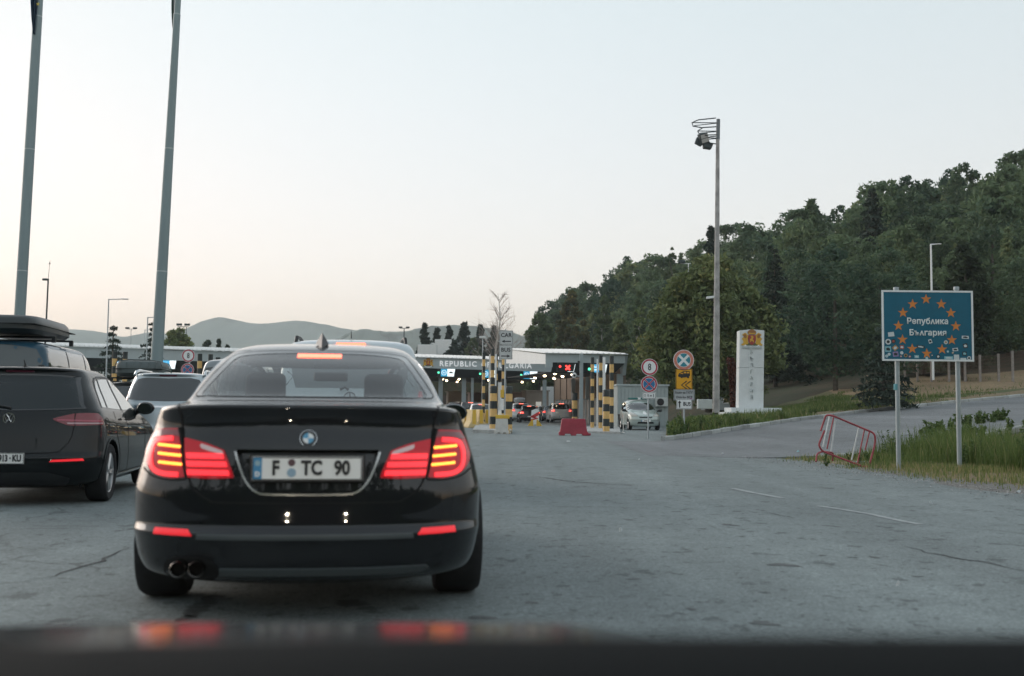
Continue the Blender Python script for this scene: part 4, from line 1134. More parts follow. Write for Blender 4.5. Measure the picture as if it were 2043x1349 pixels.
# blue van with a roof box, far left
Q = at(-10, 830, 17.2); Q = Vector((at(84, 830, 17.2).x - .93, 17.2, 0))
bv = rear_car('van', 'blue van with a black roof box on its roof, behind the hatchback', 'van', 0, 17, van_levels(4.9, 1.94, 2.13), M_BLUEVAN, heading=HEAD + .01, fine=.045, lit=False, win=[(-.72, 1.32, 1), (.72, 1.32, 1), (.68, 1.96), (-.68, 1.96)], lw=.86, lz=(.9, 1.3), loc=Q, glassm=pm('van_rear_glass', (.05, .06, .06), .08, coat=.8))
side_windows(bv, smooth_poly([(.36, 1.30, 1), (3.75, 1.24, 1), (3.55, 1.97, 1), (.42, 1.99, 1)], 2), pill=(1.55, 2.75))
roof_box(bv.root, (.12, 1.45, 2.23), 1.12, 2.6, .31, M_BOXBLK)
for sg in (1, -1):
    bv.patch('body_moulding', [(.3, .72), (3.9, .70), (3.9, .76), (.3, .78)], 'right' if sg > 0 else 'left', M_BLACK, .008, 0, .15)
    door_mirror(bv.root, 1.07, 3.5, 1.35, M_BLACK, sg, 1.3)
    MB().box((sg * .81, .13, 1.62), (.10, .05, .16)).build('door_hinge', M_BLACK, bv.root, bevel=.015)
text_obj('BOX', .09, pm('box_logo', (.5, .52, .52), .4), 'roof_box_lettering', bv.root, (-.25, .118, 2.52)) if False else None
bv.wheels(.9, 4.0, .34, .22, .84, 5, hi=False)
bv.finish(M_BLUEVAN)

# silver people carrier ahead of the hatchback
Q = Vector((at(326, 830, 21.6).x, 21.6, 0))
sm = rear_car('people_carrier', 'silver people carrier with roof rails, ahead of the black hatchback', 'car', 0, 21.6, hatch_levels(4.7, 1.86, 1.76, boxy=.5), M_SILVER, fine=.05, lit=False, win=[(-.60, 1.60), (0, 1.62), (.60, 1.60), (.72, 1.24), (.70, 1.18), (0, 1.15), (-.70, 1.18), (-.72, 1.24)], lw=.78, lz=(.95, 1.3), loc=Q)
sm.patch('brake_light', [(-.17, 1.665), (.17, 1.665), (.17, 1.69), (-.17, 1.69)], 'rear', pm('brake_unlit', (.12, .02, .04), .3), .012, -.002, .05)
sm.patch('tailgate_strip', [(-.6, 1.02), (.6, 1.02), (.6, 1.06), (-.6, 1.06)], 'rear', M_CHROME, .008, 0, .08)
side_windows(sm, smooth_poly([(.62, 1.22, 1), (.95, 1.55, 1), (2.6, 1.58), (3.2, 1.22, 1)], 3), pill=(1.2, 2.0))
for sg in (1, -1):
    MB().tube([(sg * .70, .62, 1.68), (sg * .69, .72, 1.755), (sg * .68, 1.0, 1.79), (sg * .67, 2.2, 1.79), (sg * .68, 2.5, 1.70)], .030, 8).build('roof_rail', M_SILVER, sm.root, smooth=True)
    door_mirror(sm.root, 1.02, 3.1, 1.15, M_SILVER, sg, 1.1)
MB().cyl((0, .75, 1.75), (-.0, .68, 1.84), .016, .010, 6).build('aerial_rod', pm('aerial_green', (.03, .08, .06), .5), sm.root)
for x in (-.4, .4):
    MB().box((x, 1.9, 1.28), (.46, .14, .5)).build('seat_back', M_SEAT, sm.root, bevel=.05)
sm.wheels(.85, 3.7, .33, .22, .80, 5, hi=False)
sm.finish(M_SILVER)

# dark estate with a grey roof box
Q = Vector((at(262, 830, 26.0).x, 26.0, 0))
es = rear_car('estate_car', 'dark car carrying a ribbed grey roof box, beyond the blue van', 'car', 0, 26, hatch_levels(4.7, 1.84, 1.66, boxy=.4), M_DARKCAR, heading=HEAD + .03, fine=.07, lit=False, win=[(-.58, 1.50), (.58, 1.50), (.68, 1.12), (-.68, 1.12)], loc=Q)
side_windows(es, smooth_poly([(.62, 1.15, 1), (.95, 1.45, 1), (2.6, 1.48), (3.2, 1.15, 1)], 3))
roof_box(es.root, (0.0, 1.55, 1.79), 1.16, 1.9, .40, M_BOXGREY, ribs=7)
es.wheels(.85, 3.7, .33, .22, .78, 5, hi=False)
es.finish(M_DARKCAR)

# tall grey van ahead, partly hidden by the sedan's roof
Q = Vector((at(462, 830, 30.0).x, 30.0, 0))
tv = rear_car('van', 'tall grey van with dark rear glass, left of the sedan roof under the round sign', 'van', 0, 30, van_levels(5.2, 2.0, 2.42), M_GREYCAR, fine=.07, lit=False, win=[(-.80, 1.50, 1), (.80, 1.50, 1), (.76, 2.14), (-.76, 2.14)], loc=Q, lw=.86, lz=(.9, 1.4))
side_windows(tv, smooth_poly([(.35, 1.5, 1), (3.3, 1.4, 1), (3.0, 2.0, 1), (.4, 2.05, 1)], 2))
tv.wheels(.9, 4.2, .34, .22, .86, 5, hi=False)
tv.finish(M_GREYCAR)

# ---- queue under the canopy
def queue_car(label, px, Y, style, paint, box=None, heading=.10, lit=True, cat='car', name=None):
    if style == 'sedan':
        lv = sedan_levels(.95); win = [(-.52, 1.34), (.52, 1.34), (.60, 1.12), (-.60, 1.12)]; br = (.16, 1.34, 1.37); lz = (.74, .92); lw = .56; H = 1.46
    elif style == 'suv':
        lv = hatch_levels(4.5, 1.86, 1.68, boxy=.4); win = [(-.58, 1.55), (.58, 1.55), (.68, 1.18), (-.68, 1.18)]; br = (.2, 1.59, 1.63); lz = (.92, 1.14); lw = .62; H = 1.68
    else:
        lv = hatch_levels(4.2, 1.78, 1.5); win = [(-.55, 1.38), (.55, 1.38), (.64, 1.06), (-.64, 1.06)]; br = (.16, 1.40, 1.43); lz = (.80, 1.0); lw = .66; H = 1.5
    q = at(px, 830, Y)
    c = rear_car(name or {'sedan': 'sedan', 'suv': 'sport_utility_car', 'hatch': 'hatchback'}[style], label, cat, 0, Y, lv, paint, heading=heading, fine=.11, lit=lit, win=win, lw=lw, lz=lz, brake=br, loc=Vector((q.x, Y, 0)), group='cars queuing under the canopy')
    side_windows(c, smooth_poly([(.9, H * .70, 1), (1.1, H * .90, 1), (2.4, H * .92), (3.1, H * .70, 1)], 2))
    if box: roof_box(c.root, (0, 1.7, H + .10), .95, 1.9, .40, box)
    c.wheels(.85, 3.4, .33, .22, .78, 5, hi=False)
    c.finish(paint)
    return c
queue_car('white sport utility car with a silver roof box, queuing under the canopy', 1041, 98, 'suv', M_WHITECAR, box=pm('box_silver', (.4, .42, .43), .4), heading=.12)
queue_car('black sedan with round glowing brake lights behind the red and white chevron', 1058, 89, 'sedan', M_DARKCAR, heading=.06)
queue_car('white sport utility car with square tail, rightmost car in the canopy queue', 1121.5, 92, 'suv', M_WHITECAR, heading=.10)
queue_car('dark hatchback squeezed between two white cars in the canopy queue', 1102, 101, 'hatch', M_GREYCAR, heading=.16)
queue_car('white hatchback left of the dark hatchback in the canopy queue', 1090, 106, 'hatch', M_WHITECAR, heading=.16)
queue_car('dark car with one red light, just behind the queuing black sedan', 1074, 112, 'hatch', M_DARKCAR, heading=.12)
queue_car('black sport utility car in front of the left canopy column', 940, 88, 'suv', M_DARKCAR, heading=.18)
queue_car('white hatchback half hidden behind the yellow barriers', 960, 80, 'hatch', M_WHITECAR, heading=.14)
queue_car('dark estate car deep under the canopy beside the sedan mirror', 913, 95, 'suv', M_DARKCAR, heading=.18, lit=False)

# ---- pale minivan parked facing the camera, with a light bar
Y = 58.5; q = at(1281, 830, Y)
mv = Car('minivan', 'pale green parked minivan with a roof light bar, facing us beside the round 8 sign', 'minivan', Vector((q.x, Y, 0)) + Vector((0, 4.27, 0)), math.pi + .05, hatch_levels(4.27, 1.76, 1.66, boxy=.45, spoiler=False), fine=.06)
M_MV = pm('pale_green_paint', (0.46, 0.53, 0.50), 0.3, 0.2, coat=.8)
mv.patch('windscreen', smooth_poly([(-.64, 1.14), (-.58, 1.45), (0, 1.50), (.58, 1.45), (.64, 1.14), (0, 1.08)], 3), 'front', M_GLASSD, .004, -.004, .08)
for sg in (1, -1):
    mv.patch('headlight', smooth_poly([(.40, .76), (.72, .74), (.80, .80), (.74, .98), (.60, .90)], 2), 'front', pm('headlight_lens', (.45, .43, .38), .1, coat=.8), .012, -.003, .06, mirror=sg < 0)
    door_mirror(mv.root, 1.0, 3.0, 1.08, M_BLACK, sg, 1.2)
mv.patch('bonnet_gap', strip_poly(smooth_poly([(-.62, .98), (-.45, .84), (-.35, .76), (.35, .76), (.45, .84), (.62, .98)], 3, False), .012), 'front', M_SHUT, .004, 0, .06)
mv.patch('grille', smooth_poly([(-.33, .66, 1), (.33, .66, 1), (.36, .72, 1), (-.36, .72, 1)], 1), 'front', M_SHUT, .006, -.002, .06)
mv.patch('lower_grille', [(-.45, .36), (.45, .36), (.42, .46), (-.42, .46)], 'front', M_BLACK, .006, -.002, .06)
mv.patch('emblem', disc_poly(.09, 16, 0, .93), 'front', M_WHITE, .01, 0, .05)
mv.patch('bumper_strip', [(-.78, .545), (.78, .545), (.78, .575), (-.78, .575)], 'front', pm('bumper_grey', (.25, .28, .27), .5), .01, 0, .08)
h, n = mv.drop(0, .52, 'front')
plate(mv.root, (0, h.y + .014, .52), .52, .12, [('CA 0941 HB', .02, .07, .75)], normal=1)
lb = MB().box((0, 1.95, 1.74), (1.25, .26, .10)).build('light_bar', pm('bar_green', (.03, .16, .15), .25, coat=.5), mv.root, bevel=.03, seg=2)
MB().box((0, 1.95, 1.745), (.16, .27, .11)).build('bar_centre', M_WHITE, lb, bevel=.01)
side_windows(mv, smooth_poly([(.5, 1.12, 1), (.8, 1.45, 1), (2.2, 1.48), (2.9, 1.10, 1)], 2))
mv.wheels(.78, 3.45, .31, .2, .76, 5, hi=False)
mv.finish(M_MV)

# ---- the car we sit in: bonnet and dashboard top
oc = thing('car', 'dark bonnet and dashboard of the car the picture is taken from', 'car', (-0.25, 0, 0), HEAD * .6)
def bon(x, y):
    t = (y - .80) / 1.15
    return .822 - .085 * t - .05 * t * t * t - .09 * (abs(x + .0) / .8) ** 3 + .012 * math.exp(-((abs(x) - .45) / .12) ** 2)
xs = np.linspace(-.82, .82, 34); ys = np.linspace(.80, 1.38, 24)
V = [(x * (1 - .06 * max(0, (y - 1.4)) ** 2), y - .10 * (x / .8) ** 2 * (1 if y > 1.4 else .3), bon(x, y) - (0.05 if y > 1.37 else 0)) for x in xs for y in ys]; n = len(ys)
F = [(i * n + k, (i + 1) * n + k, (i + 1) * n + k + 1, i * n + k + 1) for i in range(len(xs) - 1) for k in range(n - 1)]
mesh_obj('bonnet', V, F, pm('bonnet_paint', (.012, .014, .015), .14, .0, spec=.2), oc, smooth=True)
# dashboard top: a low binnacle on the left sinking to the middle, rising a little at the right
def dsh(x, y):
    z = .943 - .055 * (1 / (1 + math.exp(-(x - .02) / .07))) + .028 * (1 / (1 + math.exp(-(x - .12) / .05))) * (1 - .3 * x) - .010 * math.exp(-((x - .0) / .05) ** 2)
    return z - .045 * ((y - .52) / .25) ** 2 - .5 * max(0, y - .70) - .08 * max(0, -x - .3)
xs = np.linspace(-.75, .95, 60); ys = np.linspace(.20, .78, 20)
V = [(x, y, dsh(x, y)) for x in xs for y in ys]; n = len(ys)
F = [(i * n + k, (i + 1) * n + k, (i + 1) * n + k + 1, i * n + k + 1) for i in range(len(xs) - 1) for k in range(n - 1)]
# our own shell: roof, doors, tail and nose, so that the cabin is dark
shell = pm('shell_paint', (.02, .022, .024), .3, .2, coat=1.0)
MB().box((0, -.55, 1.30), (1.25, 1.7, .04)).build('roof', shell, oc, bevel=.02)
for sg in (1, -1):
    MB().box((sg * .84, -.6, .62), (.06, 2.6, .72)).build('door', shell, oc, bevel=.02)
    MB().box((sg * .72, -1.35, 1.14), (.05, .35, .36)).build('pillar', shell, oc)
MB().box((0, -1.9, .75), (1.6, .06, 1.0)).build('tailgate', shell, oc, bevel=.02)
nose = MB().box((0, 1.30, .42), (1.50, .10, .40)).build('nose', shell, oc, bevel=.04, seg=2)
MB().box((0, 1.36, .46), (.9, .02, .16)).build('grille', M_BLACK, nose)
for sg in (1, -1):                             # our lit headlights: they brighten the plate ahead and glint in its paint
    MB().lathe([(0, 0), (.022, 0), (.028, -.02)], 20, Matrix.Translation((sg * .60, 1.385, .60)) @ Matrix.Rotation(-math.pi / 2, 4, 'X')).build('headlight', pm('headlight_lit', (1, .95, .85), .3, emit=(1.0, .86, .66), estr=700.0), oc)
MB().box((0, 0, .22), (1.5, 3.6, .06)).build('floor_pan', M_BLACK, oc)
mesh_obj('dashboard', V, F, pm('dash_plastic', (.007, .0085, .009), .8, bump=.2, bscale=300, spec=.05), oc, smooth=True)

# ------------------------------------------------------------------ border terminal
E1 = Vector((math.cos(HEAD), math.sin(HEAD), 0)); E2 = Vector((-math.sin(HEAD), math.cos(HEAD), 0)); EZ = Vector((0, 0, 1))
M_FASC = pm('fascia_grey_green', (0.40, 0.45, 0.455), 0.5, 0.0, var=.06, vscale=.5)
M_ROOF = pm('white_roof_sheet', (0.80, 0.81, 0.80), 0.45, var=.04, vscale=.6)
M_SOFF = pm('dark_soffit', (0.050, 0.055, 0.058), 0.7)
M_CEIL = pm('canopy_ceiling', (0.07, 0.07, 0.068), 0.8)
M_COLM = pm('column_grey', (0.34, 0.39, 0.40), 0.5, var=.08, vscale=2)
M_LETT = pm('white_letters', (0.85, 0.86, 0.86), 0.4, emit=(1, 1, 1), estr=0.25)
M_LAMPW = pm('lit_lamp_warm', (1, .9, .75), .4, emit=(1.0, .78, .50), estr=22.0)
M_KIOSK = pm('kiosk_beige', (0.34, 0.28, 0.235), 0.6, var=.08, vscale=1.2)
M_KIOSKB = pm('kiosk_brown', (0.22, 0.13, 0.085), 0.6, var=.1, vscale=1.2)
M_PANELW = pm('lit_panel_white', (.8, .85, .85), .4, emit=(.85, .97, 1.0), estr=1.0)
M_DISPBLUE = pm('display_blue', (.02, .2, .35), .4, emit=(.02, .30, .50), estr=.9)
M_DISPGRN = pm('display_green', (.05, .5, .3), .4, emit=(.10, .85, .45), estr=2.0)
M_DISPRED = pm('display_red', (.5, .02, .02), .4, emit=(1.0, .05, .04), estr=2.8)
M_DISPDK = pm('display_dark', (.01, .014, .016), .3)
def quad(name, pts, mat, parent, th=None):
    return mesh_obj(name, pts, [tuple(range(len(pts)))], mat, parent)
def slab(name, pts, d, mat, parent):
    """polygon pts thickened by vector d"""
    n = len(pts); pts = [Vector(p) for p in pts]; V = pts + [p + d for p in pts]
    F = [tuple(range(n)), tuple(range(n, 2 * n))[::-1]] + [(i, n + i, n + (i + 1) % n, (i + 1) % n) for i in range(n)]
    o = mesh_obj(name, V, F, mat, parent)
    bm = bmesh.new(); bm.from_mesh(o.data); bmesh.ops.recalc_face_normals(bm, faces=bm.faces); bm.to_mesh(o.data); bm.free()
    return o
O_ = at(1101, 800, 106.0); O_.z = 0
BT = thing('border_terminal', 'long border checkpoint canopy with white roof and lettering REPUBLIC OF BULGARIA', 'canopy', O_, HEAD)
# local frame: x along the front (right +), y away from us
SL = -0.0165                                   # the roof line falls to the right
def ft(x): return 5.78 + SL * x               # top of the fascia
XL = -64.0
for k in range(16):                            # fascia cassettes
    a = XL + 4.0 * k; b = a + 3.985
    slab('fascia_panel', [(a, 0, ft(a) - .98), (b, 0, ft(b) - .98), (b, 0, ft(b)), (a, 0, ft(a))], Vector((0, .12, 0)), M_FASC, BT)
mb = MB()
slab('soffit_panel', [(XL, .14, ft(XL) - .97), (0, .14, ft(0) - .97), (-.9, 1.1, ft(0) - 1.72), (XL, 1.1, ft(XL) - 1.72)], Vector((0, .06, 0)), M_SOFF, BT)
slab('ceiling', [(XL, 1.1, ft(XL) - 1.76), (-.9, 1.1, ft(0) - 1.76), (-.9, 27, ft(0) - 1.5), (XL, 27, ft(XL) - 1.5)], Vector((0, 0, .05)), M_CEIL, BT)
nroof = 17
for k in range(nroof):                         # roof sheets with ribs
    a = XL - .5 + (64.5 / nroof) * k; b = a + 64.5 / nroof - .03
    rp = slab('roof_sheet', [(a, -.25, ft(a) + .03), (b, -.25, ft(b) + .03), (b, 27, ft(b) + 1.65), (a, 27, ft(a) + 1.65)], Vector((0, 0, .06)), M_ROOF, BT)
    rb = MB()
    for q in range(9):
        x = a + .2 + q * .42; x2 = x + .10
        rb.add([(x, -.27, ft(x) + .08), (x2, -.27, ft(x2) + .08), (x2, 27, ft(x2) + 1.70), (x, 27, ft(x) + 1.70), (x, -.27, ft(x) + .16), (x2, -.27, ft(x2) + .16), (x2, 27, ft(x2) + 1.78), (x, 27, ft(x) + 1.78)], [(0, 1, 5, 4), (4, 5, 6, 7), (1, 2, 6, 5), (3, 0, 4, 7), (2, 3, 7, 6)])
    rb.build('sheet_ribs', M_ROOF, rp)
def fx(px): return ((at(px, 740, 106.0) - O_).dot(E1)) * 1.0
for s_, p0, p1 in (('REPUBLIC', 875, 948), ('OF', 958, 975), ('BULGARIA', 985, 1059)):
    x = fx((p0 + p1) / 2); w = (p1 - p0) * 106 / FPX
    t = text_obj(s_, .74, M_LETT, 'fascia_letters', BT, (x, -.03, ft(x) - .50), extrude=.04, bold=.018, space=1.25)
    t.scale.x = w / max(t['w0'], .1)
# emblem at the left of the lettering
def crest(parent, c, s, y):
    """state arms: crown over a red shield between two lions, oak below, white ribbon"""
    x, z = c
    gold = pm('arms_gold', (.62, .36, .04), .5); red = pm('arms_red', (.34, .05, .04), .5); green = pm('arms_green', (.09, .11, .04), .6); wh = M_WHITE; dk = pm('arms_brown', (.30, .13, .03), .5)
    P = lambda pts: [(x + a * s, z + b * s) for a, b in pts]
    flat('oak_branch', P(smooth_poly([(-.48, -.22), (-.20, -.16), (0, -.20), (.20, -.16), (.48, -.22), (.40, -.36), (.15, -.30), (-.15, -.30), (-.40, -.36)], 3)), y - .012, .012, green, parent)
    for sg in (1, -1):
        L_ = smooth_poly([(.17, -.20), (.20, .0), (.15, .16), (.22, .22), (.30, .30), (.38, .27), (.45, .20), (.38, .12), (.47, .02), (.42, -.05), (.40, -.16), (.50, -.26), (.36, -.30), (.26, -.25)], 3)
        flat('lion', P([(a * sg, b) for a, b in (L_ if sg > 0 else L_[::-1])]), y - .020, .02, gold, parent)
        flat('lion_mane', P([(a * sg, b) for a, b in smooth_poly([(.24, .12), (.30, .24), (.40, .20), (.36, .08), (.30, .04)], 3)]), y - .024, .004, dk, parent)
    flat('shield', P(smooth_poly([(-.17, .20, 1), (.17, .20, 1), (.18, -.02), (.12, -.18), (0, -.26), (-.12, -.18), (-.18, -.02)], 3)), y - .028, .028, red, parent)
    flat('shield_lion', P(smooth_poly([(-.07, -.14), (-.09, .0), (-.02, .06), (-.06, .14), (.03, .16), (.07, .08), (.03, .0), (.09, -.06), (.06, -.15), (0, -.06)], 3)), y - .034, .006, gold, parent)
    flat('crown', P(smooth_poly([(-.16, .22, 1), (-.20, .33), (-.12, .42), (0, .47), (.12, .42), (.20, .33), (.16, .22, 1)], 3)), y - .030, .03, dk, parent)
    flat('crown_band', P([(-.15, .24), (.15, .24), (.16, .29), (-.16, .29)]), y - .036, .006, gold, parent)
    flat('ribbon', P(strip_poly(smooth_poly([(-.34, -.28), (-.20, -.38), (0, -.42), (.20, -.38), (.34, -.28)], 4, False), .085)), y - .034, .034, wh, parent)
em = mesh_obj('emblem_anchor', [(0, 0, 0), (.01, 0, 0), (.01, 0, .01)], [(0, 1, 2)], M_FASC, BT)  # tiny added triangle that only carries the emblem parts
em.location = (fx(852), -.01, ft(fx(852)) - .45)
crest(em, (0, 0), 1.05, -.02)
# columns and downlights
for px, w, dy in ((927, .42, 1.6), (943, .26, 1.0), (1012, .30, 1.8), (1090, .36, .9), (880, .42, 1.6), (800, .42, 1.6), (330, .42, 1.6), (420, .42, 1.6)):
    x = fx(px); MB().box((x, dy + .2, (ft(x) - 1.75) / 2), (w, w * .7, ft(x) - 1.75)).build('column', M_COLM, BT, bevel=.02)
dl = MB().lathe([(0, 0), (.08, 0), (.10, .04), (.11, .10)], 12).build('downlight', M_LAMPW, BT)
spots = [(890, 6), (905, 10), (921, 4), (935, 14), (965, 20), (1065, 8), (1045, 16), (1075, 3.5), (1030, 9), (985, 5), (870, 14)]
for i, (px, dy) in enumerate(spots):
    o = dl if i == 0 else dl.copy()
    if i: COL.objects.link(o)
    x = fx(px); o.location = (x, dy, ft(x) - 1.90)
# lane displays under the fascia
def lane_display(x, y, z, w, h, kind, parent, scale=1.0):
    k = h * .28
    d = MB().prism([(x - w / 2, z - h / 2), (x + w / 2 - k, z - h / 2), (x + w / 2, z + h / 2), (x - w / 2 + k * .3, z + h / 2)], y, y + .12).build('lane_display', M_DISPDK if kind != 'white' else M_PANELW, parent)
    if kind == 'car':
        flat('display_field', [(x - w * .28, z - h * .46), (x + w * .05, z - h * .46), (x + w * .05, z + h * .46), (x - w * .28, z + h * .46)], y - .012, .01, M_DISPBLUE, d)
        flat('display_field', [(x + w * .06, z - h * .46), (x + w * .40, z - h * .46), (x + w * .47, z + h * .46), (x + w * .06, z + h * .46)], y - .012, .01, M_PANELW, d)
        for q in range(12):
            a = q * math.pi / 6
            flat('display_star', disc_poly(h * .055, 6, x - w * .115 + h * .28 * math.cos(a), z + h * .28 * math.sin(a)), y - .018, .005, M_PANELW, d)
        text_obj('EU', h * .26, M_PANELW, 'display_text', d, (x - w * .115, y - .02, z), bold=.004)
        flat('display_car', smooth_poly([(x + w * .14, z - h * .06), (x + w * .38, z - h * .06), (x + w * .38, z + .02 * h), (x + w * .33, z + h * .03), (x + w * .30, z + h * .12), (x + w * .20, z + h * .12), (x + w * .17, z + h * .03)], 2), y - .018, .005, M_INK, d)
        flat('green_signal', disc_poly(h * .13, 12, x - w * .40, z), y - .018, .01, M_DISPGRN, d)
    if kind == 'closed':
        for sg in (1, -1):
            flat('red_cross_bar', strip_poly([(x + w * .06 - h * .26, z - sg * h * .26), (x + w * .06 + h * .26, z + sg * h * .26)], h * .20), y - .016 - .003 * sg, .01, M_DISPRED, d)
        flat('red_mark', disc_poly(h * .14, 10, x - w * .34, z + h * .12), y - .016, .01, M_DISPRED, d)
        flat('display_edge', strip_poly([(x + w * .05, z - h * .46), (x + w * .36, z - h * .46), (x + w * .44, z + h * .42)], h * .05), y - .014, .01, M_PANELW, d)
    if kind == 'blue':
        flat('display_field', [(x - w * .34, z - h * .46), (x + w * .10, z - h * .46), (x + w * .10, z + h * .46), (x - w * .34, z + h * .46)], y - .012, .01, pm('display_sky', (.05, .3, .5), .4, emit=(.08, .42, .72), estr=.9), d)
        text_obj('Bus', h * .24, M_PANELW, 'display_text', d, (x - w * .12, y - .02, z + h * .15), bold=.004)
        text_obj('Passengers', h * .2, M_PANELW, 'display_text', d, (x - w * .12, y - .02, z - h * .15), bold=.004, sx=.6)
        flat('display_field', [(x + w * .11, z - h * .46), (x + w * .40, z - h * .46), (x + w * .47, z + h * .46), (x + w * .11, z + h * .46)], y - .012, .01, M_PANELW, d)
        flat('green_signal', disc_poly(h * .16, 12, x - w * .42, z - h * .1), y - .018, .01, M_DISPGRN, d)
for px in (888, 971, 1054): 
    x = fx(px); lane_display(x, .02, ft(x) - 1.36, 1.85, .80, 'car', BT)
x = fx(352); lane_display(x, .02, ft(x) - 1.40, 1.7, .85, 'blue', BT)
x = fx(262); lane_display(x, .02, ft(x) - 1.40, 1.7, .85, 'blue', BT)

# ---- right-hand block of the terminal, nearer to us
C0 = at(1102, 800, 76.0); C0.z = 0
RB = thing('bus_lane_canopy', 'near canopy block with a red cross lane display, right end of the checkpoint', 'canopy', C0, HEAD)
BW = 5.25
slab('fascia_panel', [(-.5, 0, 4.42), (BW, 0, 4.42), (BW, 0, 4.98), (-.5, 0, 5.02)], Vector((0, .12, 0)), M_FASC, RB)
slab('fascia_panel', [(-.5, -.02, 4.08), (0, -.02, 4.08), (0, -.02, 4.415), (-.5, -.02, 4.415)], Vector((0, .12, 0)), M_FASC, RB)
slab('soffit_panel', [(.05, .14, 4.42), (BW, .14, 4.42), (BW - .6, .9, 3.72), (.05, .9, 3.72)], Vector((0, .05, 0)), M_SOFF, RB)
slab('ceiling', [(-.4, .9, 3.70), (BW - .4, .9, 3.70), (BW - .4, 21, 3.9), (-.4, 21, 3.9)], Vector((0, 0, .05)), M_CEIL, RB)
slab('gable_wall', [(-.5, .12, 4.3), (-.5, 21, 5.2), (-.5, 21, 6.45), (-.5, .12, 4.99)], Vector((.08, 0, 0)), M_ROOF, RB)
for k in range(5):
    a = -.6 + k * (BW + .8) / 5; b = a + (BW + .8) / 5 - .02
    rp = slab('roof_sheet', [(a, -.2, 5.04), (b, -.2, 5.04), (b, 21, 6.50), (a, 21, 6.50)], Vector((0, 0, .05)), M_ROOF, RB)
    rb = MB()
    for q in range(3):
        x = a + .15 + q * .4
        rb.add([(x, -.22, 5.08), (x + .08, -.22, 5.08), (x + .08, 21, 6.54), (x, 21, 6.54), (x, -.22, 5.14), (x + .08, -.22, 5.14), (x + .08, 21, 6.60), (x, 21, 6.60)], [(0, 1, 5, 4), (4, 5, 6, 7), (1, 2, 6, 5), (3, 0, 4, 7)])
    rb.build('sheet_ribs', M_ROOF, rp)
slab('end_bracket', [(BW - .02, .15, 4.98), (BW - .02, 2.2, 5.1), (BW - .02, 1.2, 3.6), (BW - .02, .75, 3.6)], Vector((.25, 0, 0)), M_FASC, RB)
MB().box((BW - .15, 1.0, 1.85), (.42, .32, 3.7)).build('column', M_COLM, RB, bevel=.02)
MB().box((BW - .45, .8, 1.2), (.16, .16, .5)).build('call_box', M_PANELW, RB)
for y in (6, 12, 18): MB().box((BW - .2, y, 1.9), (.3, .3, 3.8)).build('column', M_COLM, RB)
lane_display((fx(1131) - fx(1102)) * 76 / 106, .02, 4.06, 1.40, .60, 'closed', RB)
lane_display((fx(1195) - fx(1102)) * 76 / 106, .02, 4.04, 1.45, .62, 'blue', RB)
for i, (x, y) in enumerate(((.7, 3), (2.2, 4), (.8, 8), (2.4, 9), (1.0, 14), (2.8, 15))):
    o = dl.copy(); COL.objects.link(o); o.parent = RB; o.location = (x, y, 3.66)
# column with camera standing before the block
q = at(1159.5, 840, 73.5)
ct = thing('camera_column', 'grey steel column with a white camera dome, right of the red cross display', 'column', (q.x, 73.5, 0))
MB().box((0, 0, 2.45), (.24, .20, 4.9)).build('shaft', M_COLM, ct, bevel=.01)
MB().box((0, 0, .03), (.5, .45, .06)).build('base_plate', M_COLM, ct)
MB().cyl((-.1, -.1, 3.35), (-.36, -.1, 3.40), .035, .035, 8).build('camera_arm', M_GALV, ct)
cd = MB().lathe([(0, -.20), (.10, -.17), (.17, -.06), (.17, .06), (.13, .16), (0, .20)], 18).build('camera_dome', M_WHITE, ct, smooth=True, loc=(-.50, -.12, 3.42))
MB().lathe([(0, -.06), (.07, -.06), (.09, 0)], 14, Matrix.Rotation(-math.pi / 2, 4, 'X')).build('camera_lens', M_DISPDK, cd, loc=(0, -.14, 0))
MB().box((-.2, -.1, 4.35), (.14, .22, .12)).build('small_camera', M_BLACK, ct)

# ---- kiosks
def kiosk(px, Y, w, h, mat, label, dark=True):
    q = at(px, 820, Y); k = thing('kiosk', label, 'kiosk', (q.x, Y, 0), HEAD, 'inspection kiosks under the canopy')
    MB().box((0, 1.5, h / 2), (w, 3.0, h)).build('cabin', mat, k, bevel=.03)
    MB().box((0, 1.5, h + .06), (w + .25, 3.3, .12)).build('roof', mat, k)
    MB().box((.05 * w, -.03, h * .55), (w * .24, .04, h * .16)).build('number_board', M_PANELW2, k)
    MB().box((0, -.012, h * .18), (w * .72, .02, h * .36)).build('window', M_GLASSD, k)
    return k
M_PANELW2 = pm('number_board_white', (.75, .74, .68), .5, emit=(1, .95, .85), estr=.25)
kiosk(911, 121, 1.9, 3.0, M_KIOSK, 'beige kiosk with a number board, left of the grey column')
kiosk(957, 124, 2.2, 2.9, M_KIOSKB, 'brown kiosk half hidden by the striped poles')
kiosk(1029, 125, 1.7, 3.0, M_KIOSKB, 'brown kiosk above the roof box of the white queuing car')
kiosk(1072, 118, 2.5, 3.1, M_KIOSK, 'wide beige kiosk with a dark doorway, left of the right column')

